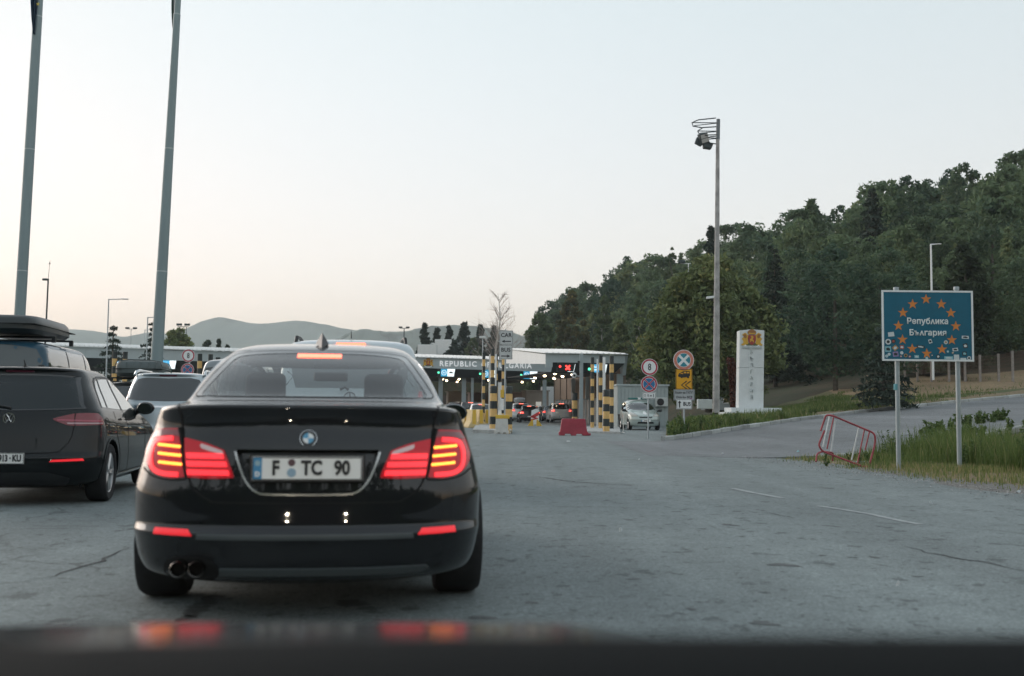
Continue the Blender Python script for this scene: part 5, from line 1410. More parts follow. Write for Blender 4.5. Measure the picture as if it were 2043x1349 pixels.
# ---- retaining wall and bright wall behind
def panel_wall(name, label, a, b, h, n, mat, pmat):
    a, b = Vector(a), Vector(b); d = (b - a); L = d.length; r = thing(name, label, 'wall', a, math.atan2(d.y, d.x))
    for k in range(n):
        MB().box(((k + .5) * L / n, 0, h / 2), (L / n - .16, .16, h)).build('panel', mat, r, bevel=.02)
    for k in range(n + 1):
        MB().box((k * L / n, -.02, h / 2 + .05), (.15, .26, h + .1)).build('post', pmat, r)
    return r
M_WALLBR = pm('brown_panel', (0.30, 0.21, 0.15), 0.75, var=.15, vscale=.8)
panel_wall('screen_wall', 'tall brown panelled wall along the right lane under the canopy', at(1108, 800, 104) * Vector((1, 1, 0)).to_track_quat().to_matrix() if False else Vector((at(1108, 800, 104).x, 104, 0)), Vector((at(1245, 800, 79).x, 79, 0)), 4.2, 9, M_WALLBR, pm('wall_post', (.20, .15, .11), .7))
panel_wall('fence_wall', 'low grey fence of upright boards in front of the brown panelled wall', Vector((at(1112, 800, 99).x, 99, 0)), Vector((at(1200, 800, 82).x, 82, 0)), 1.9, 14, pm('grey_board', (.24, .23, .22), .7, var=.2, vscale=2), M_COLM)
MB_ = MB().box((0, 0, 1.9), (1.5, 3.0, 3.8)); o = MB_.build('white_hut', M_WHITE, None, bevel=.03); o.location = (at(1092, 800, 128).x, 128, 0); tag(o, 'tall white hut behind the right column of the main canopy', 'hut')
# wall and slope behind the kiosks
o = MB().box((0, 0, 1.4), (30, .4, 2.8)).build('back_wall', pm('back_wall_brown', (.16, .12, .095), .8, var=.2, vscale=.5), None); o.location = (-9, 138, 0); o.rotation_euler.z = HEAD; tag(o, 'low dark brown wall closing the yard behind the kiosks', 'wall')

# ---- grey container office beside the minivan
Y = 66.0; x0, x1 = at(1232, 800, Y).x, at(1333, 800, Y).x; hh = at(1280, 770, Y).z
cb = thing('site_cabin', 'grey-green ribbed container office behind the parked minivan', 'cabin', ((x0 + x1) / 2, Y, 0))
w = x1 - x0
MB().box((0, 1.25, hh / 2), (w, 2.5, hh)).build('box_frame', pm('cabin_grey', (.30, .345, .345), .55, var=.08, vscale=1.5), cb)
for k in range(14):
    MB().box((-w / 2 + (k + .5) * w / 14, -.012, hh / 2), (w / 14 - .05, .022, hh - .25)).build('wall_panel', pm('cabin_panel', (.33, .375, .37), .55, var=.07, vscale=2), cb)
MB().box((0, 1.25, hh + .05), (w + .15, 2.65, .1)).build('roof_edge', M_FASC, cb)
ac = MB().box((w * .36, -.18, hh * .62), (.75, .30, .55)).build('air_conditioner', pm('unit_grey', (.5, .52, .5), .5), cb, bevel=.03)
MB().lathe([(0, 0), (.2, 0), (.22, .02)], 18, Matrix.Translation((w * .36 - .08, -.335, hh * .62)) @ Matrix.Rotation(math.pi / 2, 4, 'X')).build('fan_grille', M_BLACK, ac)
q = at(1241, 835, 64.5); o = MB().lathe([(0, 0), (.20, 0), (.24, .75), (.26, .78), (.26, .85), (0, .88)], 16).build('litter_bin', M_BLACK, None, smooth=True); o.location = (q.x, 64.5, 0); tag(o, 'black litter bin against the grey container office', 'bin')
# small cabin and utility box on the bank
q = at(1437, 800, 78); zb = verge_z(q.x, 78)
sc_ = thing('small_cabin', 'small grey cabin with an amber window behind the wooden mast', 'cabin', (q.x, 78, at(1437, 817, 78).z))
MB().box((0, 1, .6), (2.1, 2, 1.3)).build('walls', pm('cabin_pale', (.40, .44, .44), .6, var=.06), sc_)
MB().box((0, 1, 1.28), (2.3, 2.3, .08)).build('roof', M_COLM, sc_)
wf = MB().box((.42, -.02, .68), (.50, .04, .52)).build('window', M_SIGNW, sc_)
MB().box((.42, -.045, .68), (.32, .02, .34)).build('pane', pm('amber_glass', (.45, .30, .12), .4, emit=(1, .65, .3), estr=.12), wf)
q = at(1407, 806, 60); z_ = at(1407, 816, 60).z
ub = thing('utility_box', 'pale utility cabinet in the grass left of the wooden mast', 'cabinet', (q.x, 60, z_))
MB().box((0, .2, .27), (.80, .4, .54)).build('cabinet_body', pm('cabinet_pale', (.50, .54, .53), .55, var=.06), ub, bevel=.015)
MB().box((-.2, -.006, .27), (.38, .012, .46)).build('door', pm('cabinet_pale', (.5, .54, .53), .5), ub); MB().box((.2, -.006, .27), (.38, .012, .46)).build('door', pm('cabinet_pale', (.5, .54, .53), .5), ub)

# ---- trucks parked behind the canopy
def truck(px, Y, w, label, z=3.2, h=2.6, mat=None):
    q = at(px, 700, Y); t = thing('lorry', label, 'lorry', (q.x, Y, at(px, 712, Y).z))
    MB().box((0, 1.2, h / 2 + .4), (w * .72, 2.4, h)).build('box_body', mat or M_WHITE, t, bevel=.05)
    MB().box((-w * .44, 1.2, h * .42 + .3), (w * .15, 2.3, h * .8)).build('driver_cab', mat or M_WHITE, t, bevel=.2, seg=3)
    MB().box((-w * .47, -.0, h * .55 + .3), (w * .06, .06, h * .3)).build('cab_window', M_GLASSD, t)
    for k in (-.42, .1, .25): MB().lathe([(0, -.12), (.48, -.12), (.5, 0), (.48, .12), (0, .12)], 16, Matrix.Translation((w * k, .1, .3)) @ Matrix.Rotation(math.pi / 2, 4, 'X')).build('wheel', M_RUB, t)
M_GREYTRK = pm('trailer_grey', (.30, .36, .37), .5, var=.08)
truck(884, 185, 4.0, 'white lorry parked above the canopy roof between the pines')
truck(930, 190, 5.0, 'grey lorry parked above the canopy roof near the leafy bush', mat=M_GREYTRK)
o = MB().box((0, 0, 1.0), (3.2, 2, 2)).build('storage_container', M_WHITE, None, bevel=.04); q = at(853, 704, 180); o.location = (q.x, 180, at(853, 712, 180).z); tag(o, 'small pale container above the canopy roof beside the left pine', 'container')
# terrace that carries them
V = [(-30, 170, -.3), (8, 170, -.3), (8, 172, 9.0), (-30, 172, 9.4), (8, 300, 9.0), (-30, 300, 9.4)]
tag(mesh_obj('terrace', V, [(0, 1, 2, 3), (3, 2, 4, 5)], M_FORESTFLOOR), kind='structure')

# ------------------------------------------------------------------ striped poles, bollards, posts
M_YEL = pm('ochre_yellow', (0.70, 0.44, 0.16), 0.55, var=.12, vscale=4)
M_STRB = pm('stripe_black', (0.018, 0.026, 0.026), 0.5, var=.2, vscale=5)
def striped(px, py, ptop, r, bands, label, name, start=0, dome=False, Y=None, group=None):
    b = gp(px, py) if Y is None else Vector((at(px, 830, Y).x, Y, 0))
    H = at(px, ptop, b.y).z
    t = thing(name, label, 'bollard' if dome else 'pole', b, 0, group)
    for k in range(bands):
        z0, z1 = H * k / bands, H * (k + 1) / bands
        if k == bands - 1 and dome:
            mb = MB().lathe([(r, z0), (r, z1 - r * .45), (r * .93, z1 - r * .2), (r * .7, z1 - r * .05), (0, z1)], 20)
        else: mb = MB().lathe([(r, z0), (r, z1)] + ([(0, z1)] if k == bands - 1 else []), 20)
        mb.build('band', (M_STRB if (bands - 1 - k) % 2 == 0 else M_YEL), t, smooth=True)
    MB().lathe([(r * 1.25, 0), (r * 1.25, .04), (r, .06)], 16).build('foot_ring', M_CONC, t)
    return t
G1 = 'tall black and yellow height poles'
striped(964, 851, 704, .095, 11, 'striped pole standing leftmost, left of the CAR and BUS sign', 'striped_pole', group=G1)
striped(981.5, 852, 696.5, .115, 11, 'tallest striped pole, close left of the CAR and BUS sign', 'striped_pole', group=G1)
striped(990, 849, 707, .07, 11, 'slim striped pole partly hidden beside a white post, left of the CAR sign', 'striped_pole', group=G1, Y=70)
striped(1003, 853, 700, .09, 11, 'striped pole right behind the CAR and BUS sign', 'striped_pole', group=G1)
striped(1181.5, 857, 713, .10, 10, 'striped pole left of the three on the right island', 'striped_pole', group=G1)
striped(1198, 858, 709.5, .105, 10, 'middle striped pole of the three on the right island', 'striped_pole', group=G1)
striped(1220, 859, 710.5, .115, 9, 'striped pole right of the three on the right island', 'striped_pole', group=G1)
G2 = 'thick black and yellow bollards'
striped(984, 862, 769.5, .175, 6, 'thick striped bollard left of the white plastic barrier', 'striped_bollard', dome=True, group=G2)
striped(1015, 862.5, 770.5, .16, 6, 'thick striped bollard right of the CAR and BUS sign post', 'striped_bollard', dome=True, group=G2)
striped(1146.5, 848, 783, .20, 4, 'thick striped bollard behind the red plastic barrier', 'striped_bollard', dome=True, group=G2)
striped(1209.5, 865, 777, .155, 6, 'thick striped bollard in front of the right island', 'striped_bollard', dome=True, group=G2)
for (px, py, pt, w, lab) in ((975.5, 852, 707, .10, 'white post beside the tallest striped pole'), (988, 851, 707, .10, 'white post right of the tallest striped pole'), (1192.5, 857, 717, .085, 'white post left of the middle striped pole'), (1206, 857.5, 713, .15, 'white panel post right of the middle striped pole'), (997, 850, 763, .28, 'wide white board behind the bollards under the CAR sign')):
    b = gp(px, py); H = at(px, pt, b.y + .5).z
    t = thing('white_post', lab, 'post', (b.x, b.y + .4, 0)); MB().box((0, 0, H / 2), (w, .06, H)).build('board', M_WHITE, t, bevel=.008); MB().box((0, 0, .02), (w + .12, .2, .04)).build('foot_plate', M_GALV, t)
# left group of pole tops seen over the cars
for i, (px, pt, lab) in enumerate(((225, 701, 'striped pole top left of the grey roof box'), (246, 702, 'striped pole top just above the grey roof box'), (395.5, 706, 'striped pole top right of the left round 8 sign'), (417, 707, 'striped pole top above the tall grey van'), (432, 713, 'short striped pole top beside the sedan roof'))):
    striped(px, 850, pt, .125, 10, lab, 'striped_pole', group=G1, Y=58)
# concrete islands
def island(pts, label, h=.16):
    c = sum((Vector((p.x, p.y, 0)) for p in pts), Vector()) / len(pts)
    t = thing('traffic_island', label, 'island', c)
    n = len(pts)
    MB().add([(p.x - c.x, p.y - c.y, -.05) for p in pts] + [(p.x - c.x, p.y - c.y, h) for p in pts], [tuple(range(n, 2 * n))] + [(i, (i + 1) % n, n + (i + 1) % n, n + i) for i in range(n)]).build('island_slab', M_CONC, t, bevel=.02)
a = gp(943, 864); island([Vector((a.x, a.y, 0)), Vector((gp(1022, 866).x, gp(1022, 866).y, 0)), Vector((gp(1010, 851).x, 66, 0)), Vector((gp(950, 851).x, 66, 0))], 'concrete island under the striped poles and the CAR sign')
a = gp(1166, 864); island([Vector((a.x, a.y, 0)), Vector((gp(1238, 866).x, gp(1238, 866).y, 0)), Vector((gp(1232, 856).x + .3, 64, 0)), Vector((gp(1172, 856).x, 64, 0))], 'low concrete island under the three right striped poles', .10)

# ---- barriers
def plastic_barrier(px, py, w, h, mat, label, rz=0.0):
    b = gp(px, py); t = thing('plastic_barrier', label, 'barrier', b, rz)
    n = 9; W = w / 2
    prof = [(-W, .0), (-W, .14), (-W * .92, .16), (-W * .80, h * .96), (-W * .76, h), (W * .76, h), (W * .80, h * .96), (W * .92, .16), (W, .14), (W, 0), (W * .62, 0), (W * .58, .07), (W * .20, .07), (W * .16, 0), (-W * .16, 0), (-W * .20, .07), (-W * .58, .07), (-W * .62, 0)]
    MB().prism(prof, -.20, .20).build('barrier_body', mat, t, bevel=.015, seg=2)
    MB().box((0, -.205, h * .55), (w * .62, .02, .05)).build('rib', mat, t); MB().box((W * 1.08, 0, .05), (.12, .2, .09)).build('coupling_lug', mat, t, bevel=.01)
    MB().cyl((0, 0, h - .01), (0, 0, h + .03), .05, .05, 12).build('filler_cap', mat, t)
    return t
plastic_barrier(1144, 869, 1.22, .70, pm('red_plastic', (.38, .045, .07), .5, var=.15, vscale=3), 'faded red plastic barrier in the road before the right striped poles')
wb = plastic_barrier(1001, 866, .62, .82, pm('dirty_white_plastic', (.62, .60, .56), .55, var=.12, vscale=5), 'white plastic barrier with a yellow top at the foot of the CAR sign')
MB().box((0.03, 0, .74), (.60, .43, .17)).build('yellow_band', pm('barrier_yellow', (.70, .44, .05), .5), wb, bevel=.02); MB().box((.25, .05, .12), (.16, .4, .2)).build('yellow_foot', pm('barrier_yellow', (.7, .44, .05), .5), wb)
MB().cyl((-.08, 0, .8), (-.08, 0, 1.0), .07, .06, 12).build('white_neck', M_WHITE, wb)
M_YELB = pm('yellow_concrete', (.66, .50, .26), .75, var=.15, vscale=2.5)
def jersey(px, py, L, rz, label, mat):
    b = gp(px, py); t = thing('jersey_barrier', label, 'barrier', b, rz, 'yellow concrete barriers')
    prof = [(-.32, 0), (-.32, .12), (-.16, .40), (-.10, 1.05), (.10, 1.05), (.16, .40), (.32, .12), (.32, 0)]
    V = [(x, 0, z) for x, z in prof] + [(x, L, z) for x, z in prof]; n = len(prof)
    MB().add(V, [tuple(range(n)), tuple(range(n, 2 * n))[::-1]] + [(i, n + i, n + (i + 1) % n, (i + 1) % n) for i in range(n)]).build('barrier_block', mat, t, bevel=.02)
    MB().box((0, -.008, .62), (.20, .012, .8)).build('yellow_stripe', pm('barrier_yellow', (.7, .44, .05), .5), t)
jersey(931, 853, 3.0, .25, 'yellow concrete barrier closest to the black sedan mirror', M_YELB)
jersey(946, 854, 3.0, .25, 'yellow concrete barrier between the mirror and the first striped pole', M_YELB)
jersey(960, 852, 3.0, .25, 'yellow concrete barrier behind the leftmost striped pole', M_YELB)
jersey(972, 851, 3.0, .25, 'yellow concrete barrier right of the leftmost striped pole', M_YELB)
# chevron marker
b = gp(1067, 850)
cv = thing('chevron_marker', 'red and white chevron marker on a yellow foot in the open lane', 'marker', b)
w_, h_ = .28, 1.02
flat('marker_board', [(-w_, .10), (w_, .10), (w_, h_), (.10, h_ + .12), (-w_ * .8, h_)], 0, .03, M_SIGNW, cv)
for k in range(2):
    z = .16 + k * .46
    flat('red_stripe', [(-w_, z + .16), (w_ * .9, z + .34), (-w_, z + .52), (-w_, z + .40), (-.02, z + .34), (-w_, z + .28)] if k == 0 else [(-w_, z + .02), (w_, z + .34), (w_, z + .10), (.0, z - .06)], -.006, .005, pm('bright_red', (.55, .04, .04), .45), cv)
for sg in (1, -1): MB().prism([(sg * .10, 0), (sg * .48, 0), (sg * .20, .42), (sg * .12, .42)], -.05, .12).build('yellow_foot', pm('barrier_yellow', (.7, .44, .05), .5), cv)
b = gp(1243, 864); o = MB().lathe([(.10, 0), (.10, .03), (.018, .05), (.018, .95), (.0, .97)], 10).build('marker_stick', pm('dirty_white_plastic', (.62, .6, .56), .5), None, smooth=True); o.location = b; o.rotation_euler = (0, .05, 0); tag(o, 'thin pale marker stick leaning beside the parked minivan', 'marker')

# ------------------------------------------------------------------ road signs
M_POST = M_GALV
def sign_root(name, label, px, Y, zb, H, r=.03, cat='sign'):
    q = at(px, 830, Y); t = thing(name, label, cat, (q.x, Y, zb))
    MB().cyl((0, .05, 0), (0, .05, H), r, r, 12).build('post', M_POST, t, smooth=True)
    return t, Vector((q.x, Y, zb))
def disc_sign(t, c, r, kind):
    x, z = c
    d = flat('sign_disc', disc_poly(r, 40, x, z), 0, .012, M_SIGNW, t)
    flat('sign_back', disc_poly(r * .97, 32, x, z), .014, .01, M_GALV, d)
    def ringp(ro, ri, y, m): ring = MB(); n = 40; V = [(x + ro * math.cos(2 * math.pi * k / n), y, z + ro * math.sin(2 * math.pi * k / n)) for k in range(n)] + [(x + ri * math.cos(2 * math.pi * k / n), y, z + ri * math.sin(2 * math.pi * k / n)) for k in range(n)]; return mesh_obj('sign_ring', V, [(k, (k + 1) % n, n + (k + 1) % n, n + k) for k in range(n)], m, d)
    if kind == '8':
        ringp(r * .95, r * .76, -.003, M_REDP)
        text_obj('8', r * 1.15, M_INK, 'sign_number', d, (x, -.004, z - .01), bold=.004, sx=.72, extrude=.001)
    if kind in ('nostop', 'faded'):
        red = M_REDP if kind == 'nostop' else pm('faded_red', (.62, .22, .16), .6, var=.2, vscale=12)
        blue = M_SIGNB if kind == 'nostop' else pm('faded_teal', (.03, .24, .30), .5, var=.1)
        ringp(r * .95, r * .76 if kind == 'nostop' else r * .68, -.003, red)
        R2 = r * .70 if kind == 'nostop' else r * .64; hw = .13 if kind == 'nostop' else .20
        for k in range(4):
            a0 = math.pi / 4 + k * math.pi / 2
            pts = [(x + R2 * math.cos(a) , z + R2 * math.sin(a)) for a in np.linspace(a0 + hw, a0 + math.pi / 2 - hw, 10)]
            m_ = a0 + math.pi / 4; pts = [(x + R2 * hw * 1.35 * math.cos(m_), z + R2 * hw * 1.35 * math.sin(m_))] + pts
            flat('sign_field', pts, -.004, .003, blue, d)
        if kind == 'nostop':
            for sg in (1, -1): flat('red_bar', strip_poly([(x - r * .56, z - sg * r * .56), (x + r * .56, z + sg * r * .56)], r * .13), -.006 - .001 * sg, .002, M_REDP, d)
    return d
def panel(t, x0, z0, x1, z1, m, border=True, name='sign_panel'):
    d = MB().box(((x0 + x1) / 2, .007, (z0 + z1) / 2), (x1 - x0, .014, z1 - z0)).build(name, m, t, bevel=.003)
    if border:
        e = .012
        b = MB()
        for (cx, cz, dx, dz) in (((x0 + x1) / 2, z1 - .02, x1 - x0 - .03, e), ((x0 + x1) / 2, z0 + .02, x1 - x0 - .03, e), (x0 + .02, (z0 + z1) / 2, e, z1 - z0 - .052), (x1 - .02, (z0 + z1) / 2, e, z1 - z0 - .052)): b.box((cx, -.002, cz), (dx, .003, dz))
        b.build('panel_border', M_INK, d)
    return d
def arrow(p, c, L, w, ang, m=None):
    x, z = c; ca, sa = math.cos(ang), math.sin(ang)
    pts = [(-L / 2, -w / 2), (L * .18, -w / 2), (L * .12, -w * 1.6), (L / 2, 0), (L * .12, w * 1.6), (L * .18, w / 2), (-L / 2, w / 2)]
    flat('arrow', [(x + a * ca - b * sa, z + a * sa + b * ca) for a, b in pts], -.004, .003, m or M_INK, p)
# CAR / BUS
Y = gp(1006.5, 865).y
t, o0 = sign_root('lane_sign', 'white CAR and BUS direction boards with arrows on a tall post', 1007, Y, 0, at(1007, 657, Y).z, .035)
L_ = lambda px, py, Y=Y, o0=o0: ((at(px, py, Y) - o0).x, (at(px, py, Y) - o0).z)
for s_, y0, y1, x0, x1, ang in (('CAR', 687.5, 659.5, 996.5, 1023.5, math.pi), ('BUS', 717, 688.8, 995.5, 1022.5, 0)):
    a, b = L_(x0, y0), L_(x1, y1); p = panel(t, a[0], a[1], b[0], b[1], pm('sign_offwhite', (.55, .56, .55), .5, var=.06))
    cx, cz = (a[0] + b[0]) / 2, (a[1] + b[1]) / 2
    text_obj(s_, .25, M_INK, 'sign_text', p, (cx, -.004, cz + .10), bold=.006, extrude=.001, sx=.95, space=1.05)
    arrow(p, (cx, cz - .17), .42, .045, ang)
MB().box((-.12, .05, 1.75), (.16, .06, .34)).build('yellow_tag', pm('barrier_yellow', (.7, .44, .05), .5), t); MB().box((-.12, .05, 1.28), (.15, .06, .5)).build('white_tag', M_WHITE, t)
# round 8 signs
Y = 41.0
t, o0 = sign_root('limit_sign', 'round 8 sign over a no stopping disc, beside the parked minivan', 1293.5, Y, 0, at(1294, 716, Y).z, .032)
L_ = lambda px, py, Y=Y, o0=o0: ((at(px, py, Y) - o0).x, (at(px, py, Y) - o0).z)
r = 16.6 / ppm(Y)
disc_sign(t, L_(1296, 732.5), r, '8'); disc_sign(t, L_(1295, 766.5), r, 'nostop')
a, b = L_(1282, 796), L_(1308.5, 782.8); p = panel(t, a[0], a[1], b[0], b[1], M_SIGNW)
text_obj('15 м', .12, M_INK, 'sign_text', p, ((a[0] + b[0]) / 2, -.004, (a[1] + b[1]) / 2), bold=.002, extrude=.001, sx=.8)
for k in (-.16, .16): arrow(p, ((a[0] + b[0]) / 2 + k, (a[1] + b[1]) / 2), .13, .018, math.pi / 2)
Y = 50.0
t, o0 = sign_root('limit_sign', 'round 8 sign over a no stopping disc, left above the waiting cars', 374.5, Y, 0, at(374, 696, Y).z, .032)
L_ = lambda px, py, Y=Y, o0=o0: ((at(px, py, Y) - o0).x, (at(px, py, Y) - o0).z)
r = 13.0 / ppm(Y)
disc_sign(t, L_(375.7, 709.7), r, '8'); disc_sign(t, L_(374, 738), r, 'nostop')
# no stopping, coach and BUS boards on the bank
Y = 41.5; zb = at(1365, 848, Y).z
t, o0 = sign_root('bus_sign', 'faded no stopping disc over yellow coach board and BUS panel, in the grass', 1365, Y, min(zb, .45) , at(1365, 700, Y).z - min(zb, .45), .035)
L_ = lambda px, py, Y=Y, o0=o0: ((at(px, py, Y) - o0).x, (at(px, py, Y) - o0).z)
disc_sign(t, L_(1364, 718.5), 20.6 / ppm(Y), 'faded')
a, b = L_(1348.5, 777), L_(1381, 736.3); p = panel(t, a[0], a[1], b[0], b[1], pm('sign_amber', (.75, .36, .01), .45, var=.05))
cx, cz = (a[0] + b[0]) / 2, (a[1] + b[1]) / 2; S = (b[0] - a[0])
bus = flat('bus_body', smooth_poly([(cx - .36 * S, cz + .22 * S, 1), (cx - .30 * S, cz + .35 * S), (cx + .02 * S, cz + .52 * S, 1), (cx + .34 * S, cz + .49 * S, 1), (cx + .37 * S, cz + .22 * S, 1), (cx + .30 * S, cz + .17 * S), (cx + .0 * S, cz + .10 * S), (cx - .33 * S, cz + .14 * S)], 2), -.004, .003, M_INK, p)
for (u0, v0, u1, v1) in ((-.02, .36, .13, .46), (.16, .36, .31, .45), (-.22, .32, -.06, .38)):
    flat('bus_window', [(cx + u0 * S, cz + v0 * S), (cx + u1 * S, cz + v0 * S), (cx + u1 * S, cz + v1 * S), (cx + (u0 + .02) * S, cz + v1 * S)], -.0065, .002, pm('sign_amber', (.75, .36, .01), .45), bus)
for u in (-.14, .24): flat('bus_wheel', disc_poly(.07 * S, 14, cx + u * S, cz + .13 * S), -.0065, .002, M_INK, bus)
for k in (-.02, .22): flat('chevron', strip_poly([(cx + (k + .18) * S, cz - .12 * S), (cx + (k - .14) * S, cz - .36 * S), (cx + (k + .18) * S, cz - .60 * S)], .07 * S), -.004, .003, M_INK, p)
a, b = L_(1344, 799), L_(1386, 777.4); p = panel(t, a[0], a[1], b[0], b[1], pm('sign_grey', (.42, .44, .44), .5, var=.08))
cx, cz = (a[0] + b[0]) / 2, (a[1] + b[1]) / 2
text_obj('Важи за ГКПП', .125, M_INK, 'sign_text', p, (cx, -.004, cz + .09), bold=.002, extrude=.001, sx=.82)
text_obj('Only for BCP', .125, M_INK, 'sign_text', p, (cx, -.004, cz - .09), bold=.002, extrude=.001, sx=.92)
flat('pink_sticker', disc_poly(.045, 10, b[0] - .14, a[1] + .05), -.006, .003, pm('sticker_pink', (.4, .12, .32), .5), p)
a, b = L_(1349.5, 816.4), L_(1380.5, 796.4); p = panel(t, a[0] , a[1], b[0], b[1], M_SIGNW); p.location.y = -.02
cx, cz = (a[0] + b[0]) / 2, (a[1] + b[1]) / 2
text_obj('BUS', .20, M_INK, 'sign_text', p, (cx + .10, -.004, cz), bold=.005, extrude=.001, sx=.85)
arrow(p, (cx - .18, cz), .27, .045, math.pi / 2)

# ---- the blue border sign
Y = 19.6
q = at(1850, 940, Y); zb = 0.0
t = thing('border_sign', 'big blue sign reading Република България inside a ring of orange stars', 'sign', (q.x, Y, zb)); o0 = Vector((q.x, Y, zb))
L_ = lambda px, py: ((at(px, py, Y) - o0).x, (at(px, py, Y) - o0).z)
for px, pt in ((1790, 573.5), (1910.5, 572.5)):
    a = L_(px, pt); pp = MB().cyl((a[0], .06, -.1), (a[0], .06, a[1]), .042, .042, 16).build('post', pm('dull_zinc', (.36, .40, .41), .5, .4, var=.1, vscale=6), t, smooth=True)
    MB().lathe([(.05, 0), (.05, .05), (.046, .058), (0, .062)], 16, Matrix.Translation((a[0], .06, a[1] - .05))).build('post_cap', M_GALV, pp)
    for zz in (.45, 1.35):
        MB().box((a[0], .035, L_(px, 720)[1] + zz - .35), (.14, .06, .05)).build('clamp', M_GALV, pp)
MB().cyl((L_(1790, 770)[0], .06, L_(1790, 778)[1]), (L_(1790, 770)[0], .06, L_(1790, 766)[1]), .0435, .0435, 14).build('post_sticker', pm('sticker_teal', (.12, .34, .38), .5), t)
A, B = L_(1760.5, 720), L_(1940.5, 580.5)
M_EU = pm('sign_teal_blue', (0.0, 0.115, 0.185), 0.42, var=.10, vscale=5)
pn = MB().box(((A[0] + B[0]) / 2, .01, (A[1] + B[1]) / 2), (B[0] - A[0], .02, B[1] - A[1])).build('sign_panel', M_EU, t)
e = .034; fr = MB()
W_, H_ = B[0] - A[0], B[1] - A[1]; cx, cz = (A[0] + B[0]) / 2, (A[1] + B[1]) / 2
for (x, z, dx, dz) in ((cx, B[1] - e / 2, W_, e), (cx, A[1] + e / 2, W_, e), (A[0] + e / 2, cz, e, H_ - 2 * e), (B[0] - e / 2, cz, e, H_ - 2 * e)): fr.box((x, -.003, z), (dx, .012, dz))
fr.build('sign_frame', M_SIGNW, t)
for px, py in ((1847.5, 597), (1820.8, 607), (1878, 607), (1801.5, 624), (1897, 624.5), (1792.5, 650), (1907, 651), (1800.5, 677.5), (1899, 678.5), (1820, 696), (1879.5, 697), (1849, 705.5)):
    a = L_(px, py); flat('star', star_poly(.098, a[0], a[1]), -.004, .005, M_STAR if 'M_STAR' in globals() else pm('star_orange', (.68, .23, .045), .5, var=.08, vscale=9), pn)
a = L_(1850.5, 641.5); x_ = text_obj('Репубʌика', .148, M_SIGNW, 'sign_text', pn, (a[0], -.004, a[1]), bold=.0045, extrude=.002, space=1.06); x_.scale.x = (82 / ppm(Y)) / x_['w0']
a = L_(1851, 664.5); x_ = text_obj('Бъʌгария', .148, M_SIGNW, 'sign_text', pn, (a[0], -.004, a[1]), bold=.0045, extrude=.002, space=1.06); x_.scale.x = (73.5 / ppm(Y)) / x_['w0']
st = [pm('sticker_white', (.62, .66, .66), .5), pm('sticker_black', (.03, .035, .035), .5), pm('sticker_cyan', (.25, .5, .55), .5), pm('sticker_red', (.35, .08, .06), .5), pm('sticker_purple', (.30, .22, .42), .5), pm('sticker_ochre', (.42, .24, .08), .5)]
stk = [(1778, 667, 6.2, 4.5, 0, 0, .1), (1772, 682, 5.8, 0, 0, 1, 0), (1782.5, 681, 4.4, 0, 1, 3, 0), (1772, 696.5, 6, 5.6, 2, 1, 0), (1786, 694, 5, 4.6, 5, 0, .7), (1799.5, 692.5, 4.2, 4, 3, 0, .0), (1787, 706.5, 5.6, 5, 4, 1, .1), (1799, 704, 3.3, 0, 0, 0, 0), (1797.5, 711, 2.2, 0, 3, 0, 0), (1807, 709.3, 3.6, 0, 5, 1, 0), (1815, 711.5, 2.6, 0, 3, 0, 0), (1774, 707, 3, 0, 0, 0, 0), (1769, 710.5, 3, 0, 0, 2, 0), (1829, 711.5, 4.6, 3, 2, 0, 0), (1837, 692, 8.2, 2.8, 1, 0, -.1), (1856, 681, 3.4, 4.2, 0, 1, .3), (1887, 683, 3.9, 0, 0, 5, 0), (1849, 714.5, 2.8, 2.6, 2, 0, 0), (1859.5, 709, 2.2, 0, 1, 0, 0), (1871.8, 711.5, 4.2, 0, 1, 0, 0), (1891, 701.5, 2.4, 0, 2, 0, 0), (1893, 714, 9, 3.0, 2, 0, 0), (1908.5, 712.5, 5.4, 5.0, 0, 0, 0), (1906, 697.5, 5.6, 3.2, 0, 1, .1), (1926, 673, 7.2, 3, 0, 1, -.05), (1926, 690, 4.6, 4.8, 1, 0, .2), (1924.5, 705.5, 4.6, 4.2, 1, 2, 0), (1922, 716, 6, 1.9, 0, 0, 0), (1933.4, 714.6, 3.9, 0, 0, 1, 0), (1901, 704, 2, 1.6, 5, 0, .6)]
for (px, py, w, h, c, c2, ro) in stk:
    a = L_(px, py); k = 1 / ppm(Y)
    if h == 0: po = disc_poly(w * k, 14, a[0], a[1]); po2 = disc_poly(w * k * .55, 10, a[0], a[1])
    else:
        R2 = lambda u, v: (a[0] + (u * math.cos(ro) - v * math.sin(ro)) * k, a[1] + (u * math.sin(ro) + v * math.cos(ro)) * k)
        po = [R2(-w, -h), R2(w, -h), R2(w * .9, h), R2(-w, h * .95)]; po2 = [R2(-w * .6, -h * .5), R2(w * .5, -h * .6), R2(w * .7, h * .1), R2(0, h * .6), R2(-w * .7, h * .3)]
    s1 = flat('sticker', po, -.0025, .003, st[c], pn)
    if c2 != c: flat('sticker_print', po2, -.0035, .001, st[c2], s1)

